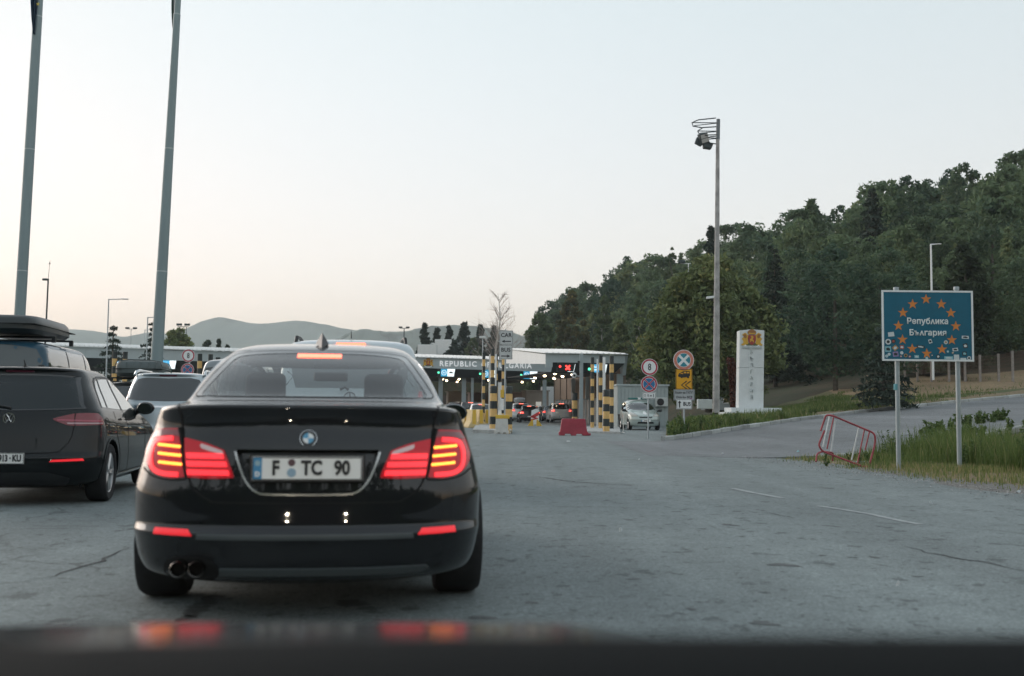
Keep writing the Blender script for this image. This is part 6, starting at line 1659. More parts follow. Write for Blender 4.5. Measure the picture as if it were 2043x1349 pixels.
# ---- fallen crowd barrier
b0 = gp(1688, 931)
fb = thing('crowd_barrier', 'bent red and white tubular crowd barrier tilted beside the weeds', 'barrier', (b0.x, b0.y, 0))
Yb = b0.y
def LB(px, py, dy=0.0):
    q = at(px, py, Yb + dy); return Vector((q.x - b0.x, q.y - b0.y, q.z))
M_REDT = pm('worn_red_tube', (.34, .05, .06), .5, var=.35, vscale=9); M_WHT = pm('worn_white_tube', (.62, .63, .62), .5, var=.12, vscale=9)
def roundpath(pts, r=.12, n=5):
    out = [pts[0]]
    for i in range(1, len(pts) - 1):
        a, c, b = pts[i - 1], pts[i], pts[i + 1]; u = (a - c); v = (b - c); k = min(r, u.length * .45, v.length * .45)
        p, q = c + u.normalized() * k, c + v.normalized() * k
        for j in range(n + 1): s_ = j / n; out.append(p * (1 - s_) ** 2 + c * 2 * s_ * (1 - s_) + q * s_ * s_)
    return out + [pts[-1]]
MB().tube(roundpath([LB(1637, 860, .1), LB(1648, 828, .1), LB(1660, 829, .1), LB(1746, 865, -.1), LB(1746, 885, -.1), LB(1734, 930, -.25), LB(1724, 932, -.25), LB(1640, 900, .0), LB(1633, 888, 0), LB(1645, 859, .05)], .10), .019, 8).build('frame_tube', M_REDT, fb, smooth=True)
for (x0, y0, x1, y1, m) in ((1655, 831, 1642, 892, M_WHT), (1663, 833, 1650, 896, M_REDT), (1667, 838, 1658, 901, M_WHT), (1713.5, 853, 1699, 918, M_WHT), (1724.5, 858, 1711, 924, M_REDT), (1734.5, 862, 1726, 898, M_REDT)):
    MB().tube([LB(x0, y0, 0), LB(x1, y1, -.08)], .014, 8).build('upright_bar', m, fb, smooth=True)
MB().tube(roundpath([LB(1628, 921, -.25), LB(1630, 905, -.15), LB(1640, 901, 0), LB(1652, 902, .1), LB(1662, 903, .2), LB(1661, 919, .35)], .08), .017, 8).build('foot_bow', M_REDT, fb, smooth=True)
o = MB().box((0, 0, .035), (.34, .16, .07)).build('stone_slab', M_CONC, None, bevel=.015); o.location = gp(1713, 927); o.location.z = 0; tag(o, 'small flat stone under the lower corner of the fallen barrier', 'stone')

# ------------------------------------------------------------------ monument
Y = 58.0; z0 = at(1498, 816, Y).z
mo = thing('monument', 'white stone pillar with the coloured coat of arms and raised letters', 'monument', (at(1498, 816, Y).x, Y, z0)); o0 = Vector((at(1498, 816, Y).x, Y, z0))
L_ = lambda px, py: ((at(px, py, Y) - o0).x, (at(px, py, Y) - o0).z)
M_MONU = pm('white_stone', (.66, .69, .69), .75, var=.10, vscale=1.6, bump=.15, bscale=12)
bl_, br_, tl_, tr_ = L_(1473.6, 815), L_(1523.2, 815), L_(1476, 659.5), L_(1525, 659.5); tp = L_(1500, 657)
zc = L_(1498, 734)[1]
def xw(z, s): 
    k = z / tl_[1]; return (bl_[0] + (tl_[0] - bl_[0]) * k) if s < 0 else (br_[0] + (tr_[0] - br_[0]) * k)
MB().prism([(xw(0, -1), 0), (xw(0, 1), 0), (xw(zc, 1), zc - .008), (xw(zc, -1), zc - .008)], 0, .75).build('lower_block', M_MONU, mo, bevel=.012)
MB().prism([(xw(zc, -1), zc + .008), (xw(zc, 1), zc + .008), (tr_[0], tr_[1]), (tp[0], tp[1]), (tl_[0], tl_[1])], .003, .752).build('upper_block', M_MONU, mo, bevel=.012)
a = L_(1500, 677); crest(mo, a, 1.16, -.004)
a = L_(1500, 693)
MB().box((a[0], -.02, a[1]), (1.05, .05, .17)).build('inscription_frame', pm('darker_stone', (.52, .56, .56), .8, var=.12, vscale=4), mo, bevel=.01)  # frame and raised letters darker than the pillar stone
text_obj('РЕПУБЛИКА', .13, M_MONU, 'inscription', mo, (a[0], -.055, a[1]), bold=.003, extrude=.012, sx=1.15)
MB().box((L_(1499, 750)[0], -.008, (L_(1499, 700)[1] + L_(1499, 797)[1]) / 2), (.28, .02, L_(1499, 700)[1] - L_(1499, 797)[1])).build('letter_band', M_MONU, mo)
for i, chh in enumerate('БЪЛГАРИЯ'):
    a = L_(1499.5, 703 + i * 12.8); text_obj(chh, .27, pm('darker_stone', (.52, .56, .56), .8), 'raised_letter', mo, (a[0], -.035, a[1]), bold=.006, extrude=.018)
a, b = L_(1453, 824), L_(1552, 816)
MB().box(((a[0] + b[0]) / 2 - .37, .1, -.06), (b[0] - a[0] - .72, 1.9, .24)).build('plinth_slab', M_MONU, mo, bevel=.02); MB().box((b[0] - .32, .1, -.06), (.62, 1.88, .24)).build('plinth_slab', M_MONU, mo, bevel=.02)
MB().box(((a[0] + b[0]) / 2 - .2, .0, -.33), (b[0] - a[0] + .2, 2.4, .28)).build('plinth_slab', M_MONU, mo, bevel=.02)
MB().box((b[0] + .45, .3, -.30), (.95, 2.4, .26)).build('plinth_slab', M_MONU, mo, bevel=.02)

# ------------------------------------------------------------------ masts and lamps
# wooden flood light mast
Y = 57.0; zb = at(1428, 816, Y).z - .2; q = at(1428.5, 816, Y); tpq = at(1432, 238, Y)
ma = thing('floodlight_mast', 'tall weathered wooden mast with an open floodlight frame on top', 'mast', (q.x, Y, zb))
H = tpq.z - zb; dx = tpq.x - q.x
M_WOODP = pm('weathered_pole', (.36, .35, .34), .85, var=.35, vscale=2.2, bump=.3, bscale=14)
MB().tube([(dx * k / 8, 0, H * k / 8 * .965) for k in range(9)], [.19 - .095 * k / 8 for k in range(9)], 16).build('mast_pole', M_WOODP, ma, smooth=True)
M_IRON = pm('dark_iron', (.05, .065, .07), .6, .3)
MB().cyl((dx, .0, H * .93), (dx + .03, 0, H), .11, .10, 12).build('mast_head', pm('head_steel', (.17, .19, .20), .6, .3), ma)
LM = lambda px, py, dy=0: Vector((at(px, py, Y + dy).x - q.x, dy, at(px, py, Y + dy).z - zb))
S_ = lambda u, v, dy=0: LM(1360 + u / 13.49, 220 + v / 13.49, dy)
tiers = [[(925, 210, .6), (450, 260, .7), (280, 335, .2), (305, 430, -.5), (540, 470, -.7), (930, 445, -.6)], [(930, 445, .6), (580, 465, .7), (430, 560, .2), (470, 630, -.5), (650, 670, -.7), (930, 660, -.6)], [(930, 700, .6), (760, 715, .6), (690, 745, .3), (700, 800, -.3), (760, 880, -.6), (930, 910, -.6)]]
for tr in tiers:
    f_ = MB().tube([S_(*p) for p in tr], .030, 6).build('ring_frame', M_IRON, ma)
    m1, m2 = tr[2], tr[3]
    MB().tube([S_(m1[0] + 15, m1[1], 0), S_(950, m1[1] + 5, 0)], .025, 6).build('cross_arm', M_IRON, f_); MB().tube([S_(m2[0] + 30, m2[1] - 15, -.2), S_(950, m1[1] + 15, 0)], .022, 6).build('cross_arm', M_IRON, f_)
fl = MB().box((0, 0, 0), (.50, .28, .56)).build('floodlight', M_IRON, ma, bevel=.03); fl.location = S_(585, 760, -.5); fl.rotation_euler = (.2, -.35, .3)
for k in (-.115, .115): MB().box((0, -.147, k), (.42, .02, .20)).build('lamp_face', pm('floodlight_glass', (.42, .41, .40), .2), fl)
for u, v, ry, w in ((700, 930, .15, .55), (490, 830, .5, .5)):
    fl = MB().prism([(-w / 2, -.08), (w / 2, -.08), (w * .38, .22), (-w * .38, .22)], -.2, .2).build('floodlight', M_IRON, ma, bevel=.03); fl.location = S_(u, v, -.3); fl.rotation_euler = (0, math.pi + ry, 0)
cm = MB().box((0, 0, 0), (.42, .12, .12)).build('camera', M_WHITE, ma, bevel=.02); cm.location = LM(1417, 593.5, -.1); cm.rotation_euler = (0, -.12, 0)
MB().cyl(LM(1421, 592, 0), LM(1428, 590, 0), .03, .03, 8).build('camera_arm', M_GALV, ma)
# flag poles
M_FPOLE = pm('flagpole_grey', (.215, .275, .285), .5, .2, var=.05, vscale=1)
def flagpole(px0, py0, px1, py1, w0, w1, Y, label):
    a, b = at(px0, py0, Y), at(px1, py1, Y); d = (b - a); k = a.z / d.z; base = a - d * k; top = b + d * .06
    t = thing('flagpole', label, 'flagpole', base)
    L = (top - base); r1 = w1 / 2 / ppm(Y); r0 = r1 + (w0 - w1) / 2 / ppm(Y) * (L.length / d.length)
    cuts = [0, .35, .62, .92]
    for i in range(3):
        c0, c1 = cuts[i], cuts[i + 1]
        ra, rb_ = r0 + (r1 - r0) * c0, r0 + (r1 - r0) * c1
        MB().cyl(L * c0, L * c1, ra, rb_ * 1.004, 24).build('pole_section', M_FPOLE, t, smooth=True)
        MB().cyl(L * (c1 - .0012), L * (c1 + .0012), rb_ * 1.03, rb_ * 1.03, 24).build('joint_ring', M_GALV, t)
    MB().cyl(L * .92, L, r1 * 1.0, r1 * .97, 24).build('pole_section', M_FPOLE, t, smooth=True)
    MB().lathe([(0, 0), (r1 * 1.3, .0), (r1 * 1.3, .06), (r1 * .6, .14), (0, .16)], 18, Matrix.Translation(L)).build('pole_cap', M_GALV, t)
    MB().box((0, 0, .15), (1.2, 1.2, .3)).build('pole_base', M_CONC, t, bevel=.03)
    return t, base, L
f1, b1, L1 = flagpole(40, 620, 77, 0, 21, 17.5, 44, 'tall grey flagpole at the left edge with a dark blue flag')
f2, b2, L2 = flagpole(313.5, 708, 355, 0, 23, 12.5, 42, 'tall grey flagpole right of the left edge with a red edged flag')
def flag(label, px, pt, pb, Y, w, mats, name='flag', split=None, side=1):
    """a furled cloth hanging beside its pole: folds in plan"""
    top, bot = at(px, pt, Y), at(px, pb, Y); n, m = 26, 18
    V = []
    for i in range(m + 1):
        t = i / m; z = top.z + (bot.z - top.z) * t; sh = (top.x + (bot.x - top.x) * t)
        ww = w * (1 - .25 * t) * (1 if t < .75 else max(.12, 1 - (t - .75) * 3.4))
        for k in range(n + 1):
            s_ = k / n
            V.append((sh + ww * (s_ - .5) + .02 * math.sin(9 * t + 5 * s_), Y - .20 + .09 * math.sin(s_ * 16 + t * 2.2), z - .25 * s_ * (1 - t)))
    F = [(i * (n + 1) + k, i * (n + 1) + k + 1, (i + 1) * (n + 1) + k + 1, (i + 1) * (n + 1) + k) for i in range(m) for k in range(n)]
    o = mesh_obj(name, V, F, mats[0], None, smooth=True)
    for q in mats[1:]: o.data.materials.append(q)
    if split:
        for p in o.data.polygons: p.material_index = split((p.index % n) / n)
    o.modifiers.new('Solidify', 'SOLIDIFY').thickness = .006
    return tag(o, label, 'flag')
o = flag('dark blue flag with a yellow star, furled against the left flagpole', 72.5, -60, 72, 44, .38, [pm('flag_blue', (.012, .04, .075), .8)])
flat('star', star_poly(.09, at(74.5, 7, 43.6).x, at(74.5, 7, 43.6).z), 43.66, .004, pm('star_yellow', (.55, .45, .08), .6), o)
flag('furled flag with red and green edges behind the second flagpole', 352.5, -60, 98, 42.45, .36, [pm('flag_green', (.03, .06, .05), .8), pm('flag_white', (.45, .46, .46), .8), pm('flag_red', (.16, .035, .05), .8)], split=lambda s: 0 if s < .3 else (1 if s < .62 else 2))
# street lamps
def lamp_post(px, pt, Y, label, arm=0.0, r=.06, head='arm', base_z=0.0, mat=None, pb=None):
    q = at(px, 800, Y); H = at(px, pt, Y).z - base_z
    t = thing('lamp_post', label, 'lamp', (q.x, Y, base_z)); m = mat or M_GALV
    MB().cyl((0, 0, 0), (0, 0, H), r, r * .7, 10).build('post', m, t, smooth=True)
    if head == 'arm':
        MB().cyl((0, 0, H - .03), (arm, 0, H), r * .55, r * .45, 8).build('arm', m, t); MB().box((arm, 0, H), (abs(arm) * .32 + .1, .2, .07)).build('lamp_head', pm('lamp_head_pale', (.6, .6, .58), .4), t, bevel=.02)
    elif head == 'tee':
        MB().cyl((-.6, 0, H), (.6, 0, H), r * .5, r * .5, 8).build('cross_bar', m, t)
        for s_ in (-.5, .5): MB().box((s_, 0, H + .12), (.5, .3, .22)).build('lamp_head', M_IRON, t, bevel=.04)
    elif head == 'box':
        MB().box((arm, 0, H), (.55, .3, .2)).build('lamp_head', pm('lamp_head_pale', (.6, .6, .58), .4), t, bevel=.04)
    return t
lamp_post(210, 596.5, 70, 'lamp post with a right-pointing arm between the two flagpoles', 1.05, .055)
lamp_post(289.5, 632.5, 75, 'lamp post with a right-pointing arm just left of the second flagpole', 1.0, .055)
lamp_post(284.5, 658, 110, 'far lamp post with a short arm beside the second flagpole', .45, .06)
lamp_post(257, 656.5, 140, 'far floodlight post with a wide head between spruce and flagpole', 0, .06, 'tee')
lamp_post(962, 673, 96, 'lamp post with a pale head rising behind the leftmost striped pole', -.05, .06, 'box')
lamp_post(804, 655, 150, 'dark lamp post above the van roof near the pines', 0, .09, 'tee', mat=M_IRON)
lamp_post(1862.5, 487, 66, 'white lamp post in the wood above the border sign', .5, .075, 'arm', base_z=3.1, mat=M_WHITE)
lamp_post(1374, 526, 78, 'small twin lamp post above the crown of the big round tree', 0, .05, 'tee', base_z=3, mat=M_WHITE)
# antenna mast with camera far left
q = at(88, 700, 60); t = thing('camera_mast', 'thin dark mast with a camera and whip antenna beside the left flagpole', 'mast', (q.x, 60, 0)); H = at(91, 556, 60).z
MB().cyl((0, 0, 0), (.08, 0, H), .06, .045, 8).build('mast_pole', M_IRON, t); MB().cyl((.08, 0, H), (.14, 0, at(94, 520, 60).z), .014, .008, 6).build('whip_antenna', M_IRON, t)
MB().lathe([(0, 0), (.05, 0), (0, .14)], 8, Matrix.Translation((.13, 0, at(94, 527, 60).z))).build('antenna_tip', M_IRON, t)
c_ = MB().box((-.10, 0, H - .05), (.28, .14, .12)).build('camera', M_IRON, t, bevel=.02); c_.rotation_euler = (0, 0, 0)
# lattice flood tower far left
q = at(364, 700, 150); t = thing('flood_tower', 'distant floodlight tower with a square lamp rack left of the hill top', 'tower', (q.x, 150, 0)); H = at(364, 652, 150).z
for sx_ in (-.45, .45): MB().cyl((sx_, 0, 0), (sx_, 0, H), .07, .05, 6).build('tower_leg', M_IRON, t)
for k in range(6): MB().cyl((-.45, 0, H * (.5 + k * .08)), (.45, 0, H * (.5 + (k + 1) * .08)), .035, .035, 5).build('brace', M_IRON, t)
MB().box((0, 0, H), (1.5, .3, .08)).build('lamp_rack', M_IRON, t)
for x in (-.75, -.35, .35, .75): MB().box((x, 0, H + .30), (.32, .25, .30)).build('lamp_head', M_IRON, t)

# ---- fence above the bank on the right
fn_ = thing('wire_fence', 'rusty wire mesh fence on concrete posts along the top of the right bank', 'fence', (0, 0, 0))
fp = [(1805, 738, 700), (1830, 746, 712), (1858, 744, 708), (1893, 742, 708), (1925, 742, 706), (1955, 746, 708), (1992, 744, 706), (2020, 740, 700), (2052, 734, 694)]
Pq = []
for i, (px, pb, pt) in enumerate(fp):
    Y = 76 - i * .8; a, b = at(px, pb, Y), at(px, pt, Y); Pq.append((a, b))
    MB().box(((a.x + b.x) / 2, Y, (a.z + b.z) / 2 - .6), (.13, .13, b.z - a.z + 1.2)).build('post', pm('old_post', (.30, .27, .25), .85, var=.2, vscale=4), fn_)
for (a, b), (c, d) in zip(Pq, Pq[1:]):
    mb = MB()
    for k in range(6): s_ = k / 5; mb.cyl(a.lerp(b, s_ * .92), c.lerp(d, s_ * .92), .010, .010, 4, cap=False)
    for k in range(1, 14): s_ = k / 14; mb.cyl(a.lerp(c, s_), b.lerp(d, s_).lerp(a.lerp(c, s_), .08), .010, .010, 4, cap=False)
    mb.build('mesh_panel', pm('rusty_wire', (.16, .11, .085), .85), fn_)

# ------------------------------------------------------------------ worn lane lines and litter
M_LINE = pm('worn_line_paint', (.29, .31, .31), .8, var=.35, vscale=11)
def lane_line(pts, w, label=None):
    P = [gp(*p) for p in pts]; V = []
    for i, p in enumerate(P):
        d = (P[min(i + 1, len(P) - 1)] - P[max(i - 1, 0)]).normalized(); n = Vector((-d.y, d.x, 0)) * w / 2
        V += [p + n + Vector((0, 0, .004)), p - n + Vector((0, 0, .004))]
    o = mesh_obj('road_marking', V, [(2 * i, 2 * i + 2, 2 * i + 3, 2 * i + 1) for i in range(len(P) - 1)], M_LINE)
    return tag(o, kind='structure')
lane_line([(1463, 975), (1500, 983), (1560, 994)], .10)
lane_line([(1632, 1010), (1680, 1017), (1730, 1025), (1790, 1038), (1836, 1047)], .085)
rg = random.Random(5)
for i, (px, py, s_, lab) in enumerate(((1441, 907, .10, 'white scrap of paper near the end of the kerb'), (1792, 1173, .05, 'small white scrap on the near asphalt'), (1275, 919, .08, 'pale scrap of litter left of the side road mouth'), (1134, 882, .22, 'flat white scrap in the road below the red barrier'), (1592, 891, .14, 'pale blue wrapper on the side road before the fallen barrier'), (1238, 1063, .05, 'tiny pale scrap in the middle of the road'), (1857, 1007, .06, 'pale crumpled scrap near the worn white line'), (2032, 985, .12, 'white paper lying in the gravel at the right edge'))):
    p = gp(px, py, .004) if px != 1592 else Vector((at(px, py, 26).x, 26, ramp_zz(at(px, py, 26).x) + .01))
    s_ *= .6
    V = [(s_ * .5, -.3 * s_, .012), (s_ * .4, .4 * s_, .03), (-.1 * s_, .5 * s_, .014), (-.5 * s_, .1 * s_, .035), (-.3 * s_, -.4 * s_, .012), (0, 0, .045 + .1 * s_)]
    o = mesh_obj('litter_scrap', V, [(0, 1, 5), (1, 2, 5), (2, 3, 5), (3, 4, 5), (4, 0, 5)], pm('litter_paper', (.48, .50, .50), .7) if px != 1592 else st[2]); o.location = p; o.rotation_euler.z = rg.uniform(0, 6)
    o.modifiers.new('Solidify', 'SOLIDIFY').thickness = .002
    tag(o, lab, 'litter')

# cracks, seams and oil stains in the asphalt
M_CRACK = pm('tar_crack', (.045, .05, .05), .9, var=.4, vscale=8); M_STAIN = pm('oil_stain', (.075, .083, .083), .7, var=.35, vscale=14)
rc = random.Random(3)
def crack(pts, w):
    P = [gp(*p) for p in pts]; Q = [P[0]]
    for a, b in zip(P, P[1:]):
        n = max(2, int((b - a).length / .12))
        for k in range(1, n + 1): q = a.lerp(b, k / n); d = (b - a).normalized(); Q.append(q + Vector((-d.y, d.x, 0)) * rc.gauss(0, .022))
    V = []
    for i, p in enumerate(Q):
        d = (Q[min(i + 1, len(Q) - 1)] - Q[max(i - 1, 0)]).normalized(); n = Vector((-d.y, d.x, 0)) * w * rc.uniform(.25, .6) * (min(i, len(Q) - 1 - i, 6) / 6 + .08)
        V += [p + n + Vector((0, 0, .003)), p - n + Vector((0, 0, .003))]
    tag(mesh_obj('road_crack', V, [(2 * i, 2 * i + 2, 2 * i + 3, 2 * i + 1) for i in range(len(Q) - 1)], M_CRACK), kind='structure')
crack([(1795, 1088), (1850, 1103), (1925, 1117), (1990, 1128), (2060, 1146)], .035)
crack([(1062, 950), (1150, 962), (1220, 967), (1300, 968)], .05)
crack([(1470, 1018), (1530, 1024), (1600, 1036)], .03)
crack([(30, 1165), (110, 1150), (200, 1120), (262, 1090)], .03)
def stain(px, py, wx, wy):
    c = gp(px, py, .002); n = 22; ph = [rc.uniform(0, 6.28) for _ in range(3)]
    P = []
    for k in range(n):
        a = 2 * math.pi * k / n; r = 1 + .28 * math.sin(2 * a + ph[0]) + .2 * math.sin(3 * a + ph[1]) + .14 * math.sin(7 * a + ph[2]); P.append((c.x + wx * r * math.cos(a), c.y + wy * r * math.sin(a), .0022))
    tag(mesh_obj('oil_stain', [(c.x, c.y, .0022)] + P, [(0, k + 1, (k + 1) % n + 1) for k in range(n)], M_STAIN), kind='structure')
for q in ((1455, 1047, .07, .09), (1562, 1127, .09, .08), (1523, 1243, .07, .05), (700, 1203, .10, .08), (1402, 1055, .03, .04), (1480, 1070, .03, .03), (1640, 1108, .03, .03), (1745, 1112, .035, .04), (1058, 1202, .03, .04), (960, 1232, .06, .05), (1265, 1155, .04, .03), (1700, 1112, .03, .02), (1830, 1150, .03, .03), (1380, 1215, .03, .03), (1170, 1110, .03, .03)): stain(*q)
for k in range(7): stain(372 + k * 9, 1232 - k * 7, .05, .06)

# ------------------------------------------------------------------ vegetation
def leaf_mat(name, ca, cb, cc=None, trans=0.25):
    """colour runs from ca to cb with the leaf's own tint"""
    m = bpy.data.materials.new(name); m.use_nodes = True; MATS[name] = m
    nt = m.node_tree; N = nt.nodes; Lk = nt.links; b = N['Principled BSDF']
    b.inputs['Roughness'].default_value = 0.7; b.inputs['Specular IOR Level'].default_value = 0.25
    a = N.new('ShaderNodeAttribute'); a.attribute_name = 'tint'
    r = N.new('ShaderNodeValToRGB'); r.color_ramp.elements[0].color = (*ca, 1); r.color_ramp.elements[1].color = (*cb, 1)
    if cc: e = r.color_ramp.elements.new(1.0); r.color_ramp.elements[1].position = .72; e.color = (*cc, 1)
    Lk.new(a.outputs['Fac'], r.inputs['Fac']); Lk.new(r.outputs['Color'], b.inputs['Base Color'])
    if trans:
        t = N.new('ShaderNodeBsdfTranslucent'); Lk.new(r.outputs['Color'], t.inputs['Color'])
        mx = N.new('ShaderNodeMixShader'); mx.inputs[0].default_value = trans
        Lk.new(b.outputs[0], mx.inputs[1]); Lk.new(t.outputs[0], mx.inputs[2]); Lk.new(mx.outputs[0], N['Material Output'].inputs['Surface'])
    return m
M_LINDEN = leaf_mat('linden_leaves', (.095, .135, .058), (.205, .235, .095), (.40, .34, .13))
M_DARKLEAF = leaf_mat('dark_leaves', (.030, .048, .030), (.075, .10, .048))
M_BIRCH = leaf_mat('birch_leaves', (.08, .125, .06), (.17, .21, .10))
M_YELLOWT = leaf_mat('turning_leaves', (.07, .085, .035), (.14, .13, .05), (.30, .22, .07))
M_SPRUCE = leaf_mat('spruce_needles', (.020, .036, .028), (.055, .078, .055), trans=.05)
M_PINE = leaf_mat('pine_needles', (.018, .032, .024), (.05, .066, .042), trans=.05)
M_FOREST = leaf_mat('forest_leaves', trans=.35, ca=(.060, .105, .070), cb=(.165, .225, .115), cc=(.30, .31, .14))
M_BARK = pm('bark', (.10, .085, .07), .95, var=.3, vscale=6, bump=.5, bscale=12)
M_BARKB = pm('birch_bark', (.42, .40, .36), .8, var=.4, vscale=3)
M_TWIG = pm('twig', (.30, .25, .22), .9)

def leaves(C, s, rg, up=.35, flat_=1.0, elong=1.5):
    """leaf-shaped faces at centres C, size s (scalar or array)"""
    n = len(C); s = np.broadcast_to(np.asarray(s, float), (n,))
    nrm = rg.normal(size=(n, 3)); nrm[:, 2] += up * 2; nrm /= np.linalg.norm(nrm, axis=1)[:, None]
    a = rg.normal(size=(n, 3)); u = np.cross(nrm, a); u /= np.linalg.norm(u, axis=1)[:, None] + 1e-9; v = np.cross(nrm, u)
    u *= (s * .5 * elong)[:, None]; v *= (s * .36)[:, None]; k = (nrm * (s * .12)[:, None])
    V = np.stack([C - u, C + v - k, C + u, C - v - k], 1).reshape(-1, 3)
    F = np.arange(4 * n).reshape(-1, 4)
    return V, F
def clump_points(centres, rad, per, rg, squash=.75):
    out, tint = [], []
    for c, r in zip(centres, rad):
        d = rg.normal(size=(per, 3)); d /= np.linalg.norm(d, axis=1)[:, None]
        q = r * rg.uniform(.35, 1.05, per) ** .6
        p = d * q[:, None]; p[:, 2] *= squash
        out.append(np.asarray(c) + p); tint.append(np.clip(rg.normal(rg.uniform(.15, .75), .13, per), 0, 1))
    return np.concatenate(out), np.concatenate(tint)
def broad_crown(H, W, z0, nc, per, leaf, seed, top_bias=0.0, depth=None, lean=0.0, cr=1.0):
    """irregular egg of leaf clumps from z0 to H, width W"""
    rg = np.random.default_rng(seed); C, R = [], []
    D = depth or W
    lobes = rg.uniform(0, 6.28, 6)
    while len(C) < nc:
        t = rg.uniform(0, 1); a = rg.uniform(0, 2 * math.pi)
        prof = math.sin(math.pi * (t * .86 + .12)) ** .65 * (1 - top_bias * t)
        lob = 1 + .16 * math.sin(3 * a + lobes[0]) * math.sin(4 * t + lobes[1]) + .12 * math.sin(5 * a + lobes[2])
        k = rg.uniform(.30, 1.0) ** .45
        r = .5 * prof * lob * k
        C.append((r * W * math.cos(a) + lean * t, r * D * math.sin(a), z0 + (H - z0) * t * (1 + .05 * math.sin(2 * a + lobes[3]))))
        R.append(W * rg.uniform(.07, .135) * (1.15 - .4 * t) * cr)
    P, T = clump_points(C, R, per, rg)
    V, F = leaves(P, leaf * rg.uniform(.6, 1.4, len(P)), rg)
    return V, F, np.repeat(T, 4)
def spruce_crown(H, W, z0, seed, dens_=1.0, leaf=.22, droop=.25, sparse=0.0):
    rg = np.random.default_rng(seed); P, T = [], []
    tiers = int((H - z0) / .42)
    for i in range(tiers):
        t = i / tiers; z = z0 + (H - z0) * t; rad = .5 * W * (1 - t) ** .85 * rg.uniform(.75, 1.12) + .12
        nb = int(5 + 6 * (1 - t))
        for b in range(nb):
            if rg.uniform() < sparse: continue
            a = rg.uniform(0, 6.28); L = rad * rg.uniform(.65, 1.1); n = max(6, int(16 * L * dens_ + 4))
            s = rg.uniform(.1, 1, n); zz = z - droop * L * s * s + .12 * L * s + rg.normal(0, .06, n)
            w = .16 * L * (1 - s * .6) + .05
            off = rg.normal(0, 1, n) * w
            P.append(np.stack([L * s * math.cos(a) - off * math.sin(a), L * s * math.sin(a) + off * math.cos(a), zz - np.abs(off) * .25], 1)); T.append(np.clip(rg.normal(rg.uniform(.2, .7), .15, n), 0, 1))
    P = np.concatenate(P); T = np.concatenate(T)
    V, F = leaves(P, leaf * rg.uniform(.6, 1.3, len(P)), rg, up=.3, elong=2.0)
    return V, F, np.repeat(T, 4)
def trunk_mesh(H, r, seed, nb=7, z0=.3, spread=.5, bend=.03):
    rg = random.Random(seed); mb = MB(); n = 9
    ax = [Vector((bend * H * math.sin(k * .7 + seed), bend * H * math.cos(k * .9 + seed), H * k / n)) * 1.0 for k in range(n + 1)]
    ax[0] = Vector((0, 0, -.3))
    mb.tube(ax, [r * (1.25 if k == 0 else 1) * (1 - .85 * k / n) + .01 for k in range(n + 1)], 9)
    for b in range(nb):
        t = z0 + (0.9 - z0) * b / nb; i = int(t * n); p = ax[i].lerp(ax[min(i + 1, n)], t * n - i); a = rg.uniform(0, 6.28); L = spread * H * (1 - t * .7) * rg.uniform(.6, 1)
        d = Vector((math.cos(a), math.sin(a), rg.uniform(.5, 1.1))).normalized()
        pts = [p + d * L * s_ + Vector((0, 0, .10 * L * s_ * s_)) + Vector((rg.uniform(-1, 1), rg.uniform(-1, 1), 0)) * .04 * L * s_ for s_ in (0, .3, .6, 1)]
        mb.tube(pts, [r * .42 * (1 - t * .5), r * .3 * (1 - t * .5), r * .18, r * .05], 6)
    return mb
def tree(name, label, base, crown, trunk, cmat, tmat, group=None, cat='tree', rz=0.0):
    t = thing(name, label, cat, base, rz, group)
    trunk.build('trunk', tmat, t, smooth=True)
    V, F, T = crown
    np_mesh('crown', V, F, cmat, t, attr=T)
    return t
def size_at(px, ptop, Y, zb): return at(px, ptop, Y).z - zb

# big round linden behind the signs
Y = 69.0; zb = at(1418, 812, Y).z; b = Vector((at(1418, 812, Y).x, Y, zb)); H = size_at(1420, 531, Y, zb); W_ = 278 / ppm(Y)
tree('linden_tree', 'big round green tree with yellowing left side, behind the signs and the mast', b, broad_crown(H, W_ * .93, .7, 330, 95, .24, 11, .18), trunk_mesh(H * .8, .30, 3, 9, .2, .4), M_LINDEN, M_BARK)
# ivy covered stump by the monument
Y = 60.5; zb = at(1468, 818, Y).z; b = Vector((at(1468, 818, Y).x, Y, zb - .2)); Hs = size_at(1462, 715, Y, zb - .2)
rg = np.random.default_rng(5); n = 2600; t_ = rg.uniform(0, 1, n); a_ = rg.uniform(0, 6.28, n); rr = .27 * (1 - .35 * t_) * rg.uniform(.7, 1.15, n)
P = np.stack([rr * np.cos(a_) - .28 * t_ ** 2, rr * np.sin(a_), Hs * t_], 1); V, F = leaves(P, .12 * rg.uniform(.6, 1.4, n), rg)
tree('dead_trunk', 'dead trunk wrapped in reddish brown creeper left of the monument', b, (V, F, np.repeat(rg.uniform(0, 1, n), 4)), MB().tube([(0, 0, -.2), (-.02, 0, Hs * .5), (-.26, 0, Hs * .97)], [.2, .16, .1], 10), leaf_mat('dead_creeper', (.07, .025, .018), (.17, .065, .045), trans=.1), M_BARK)
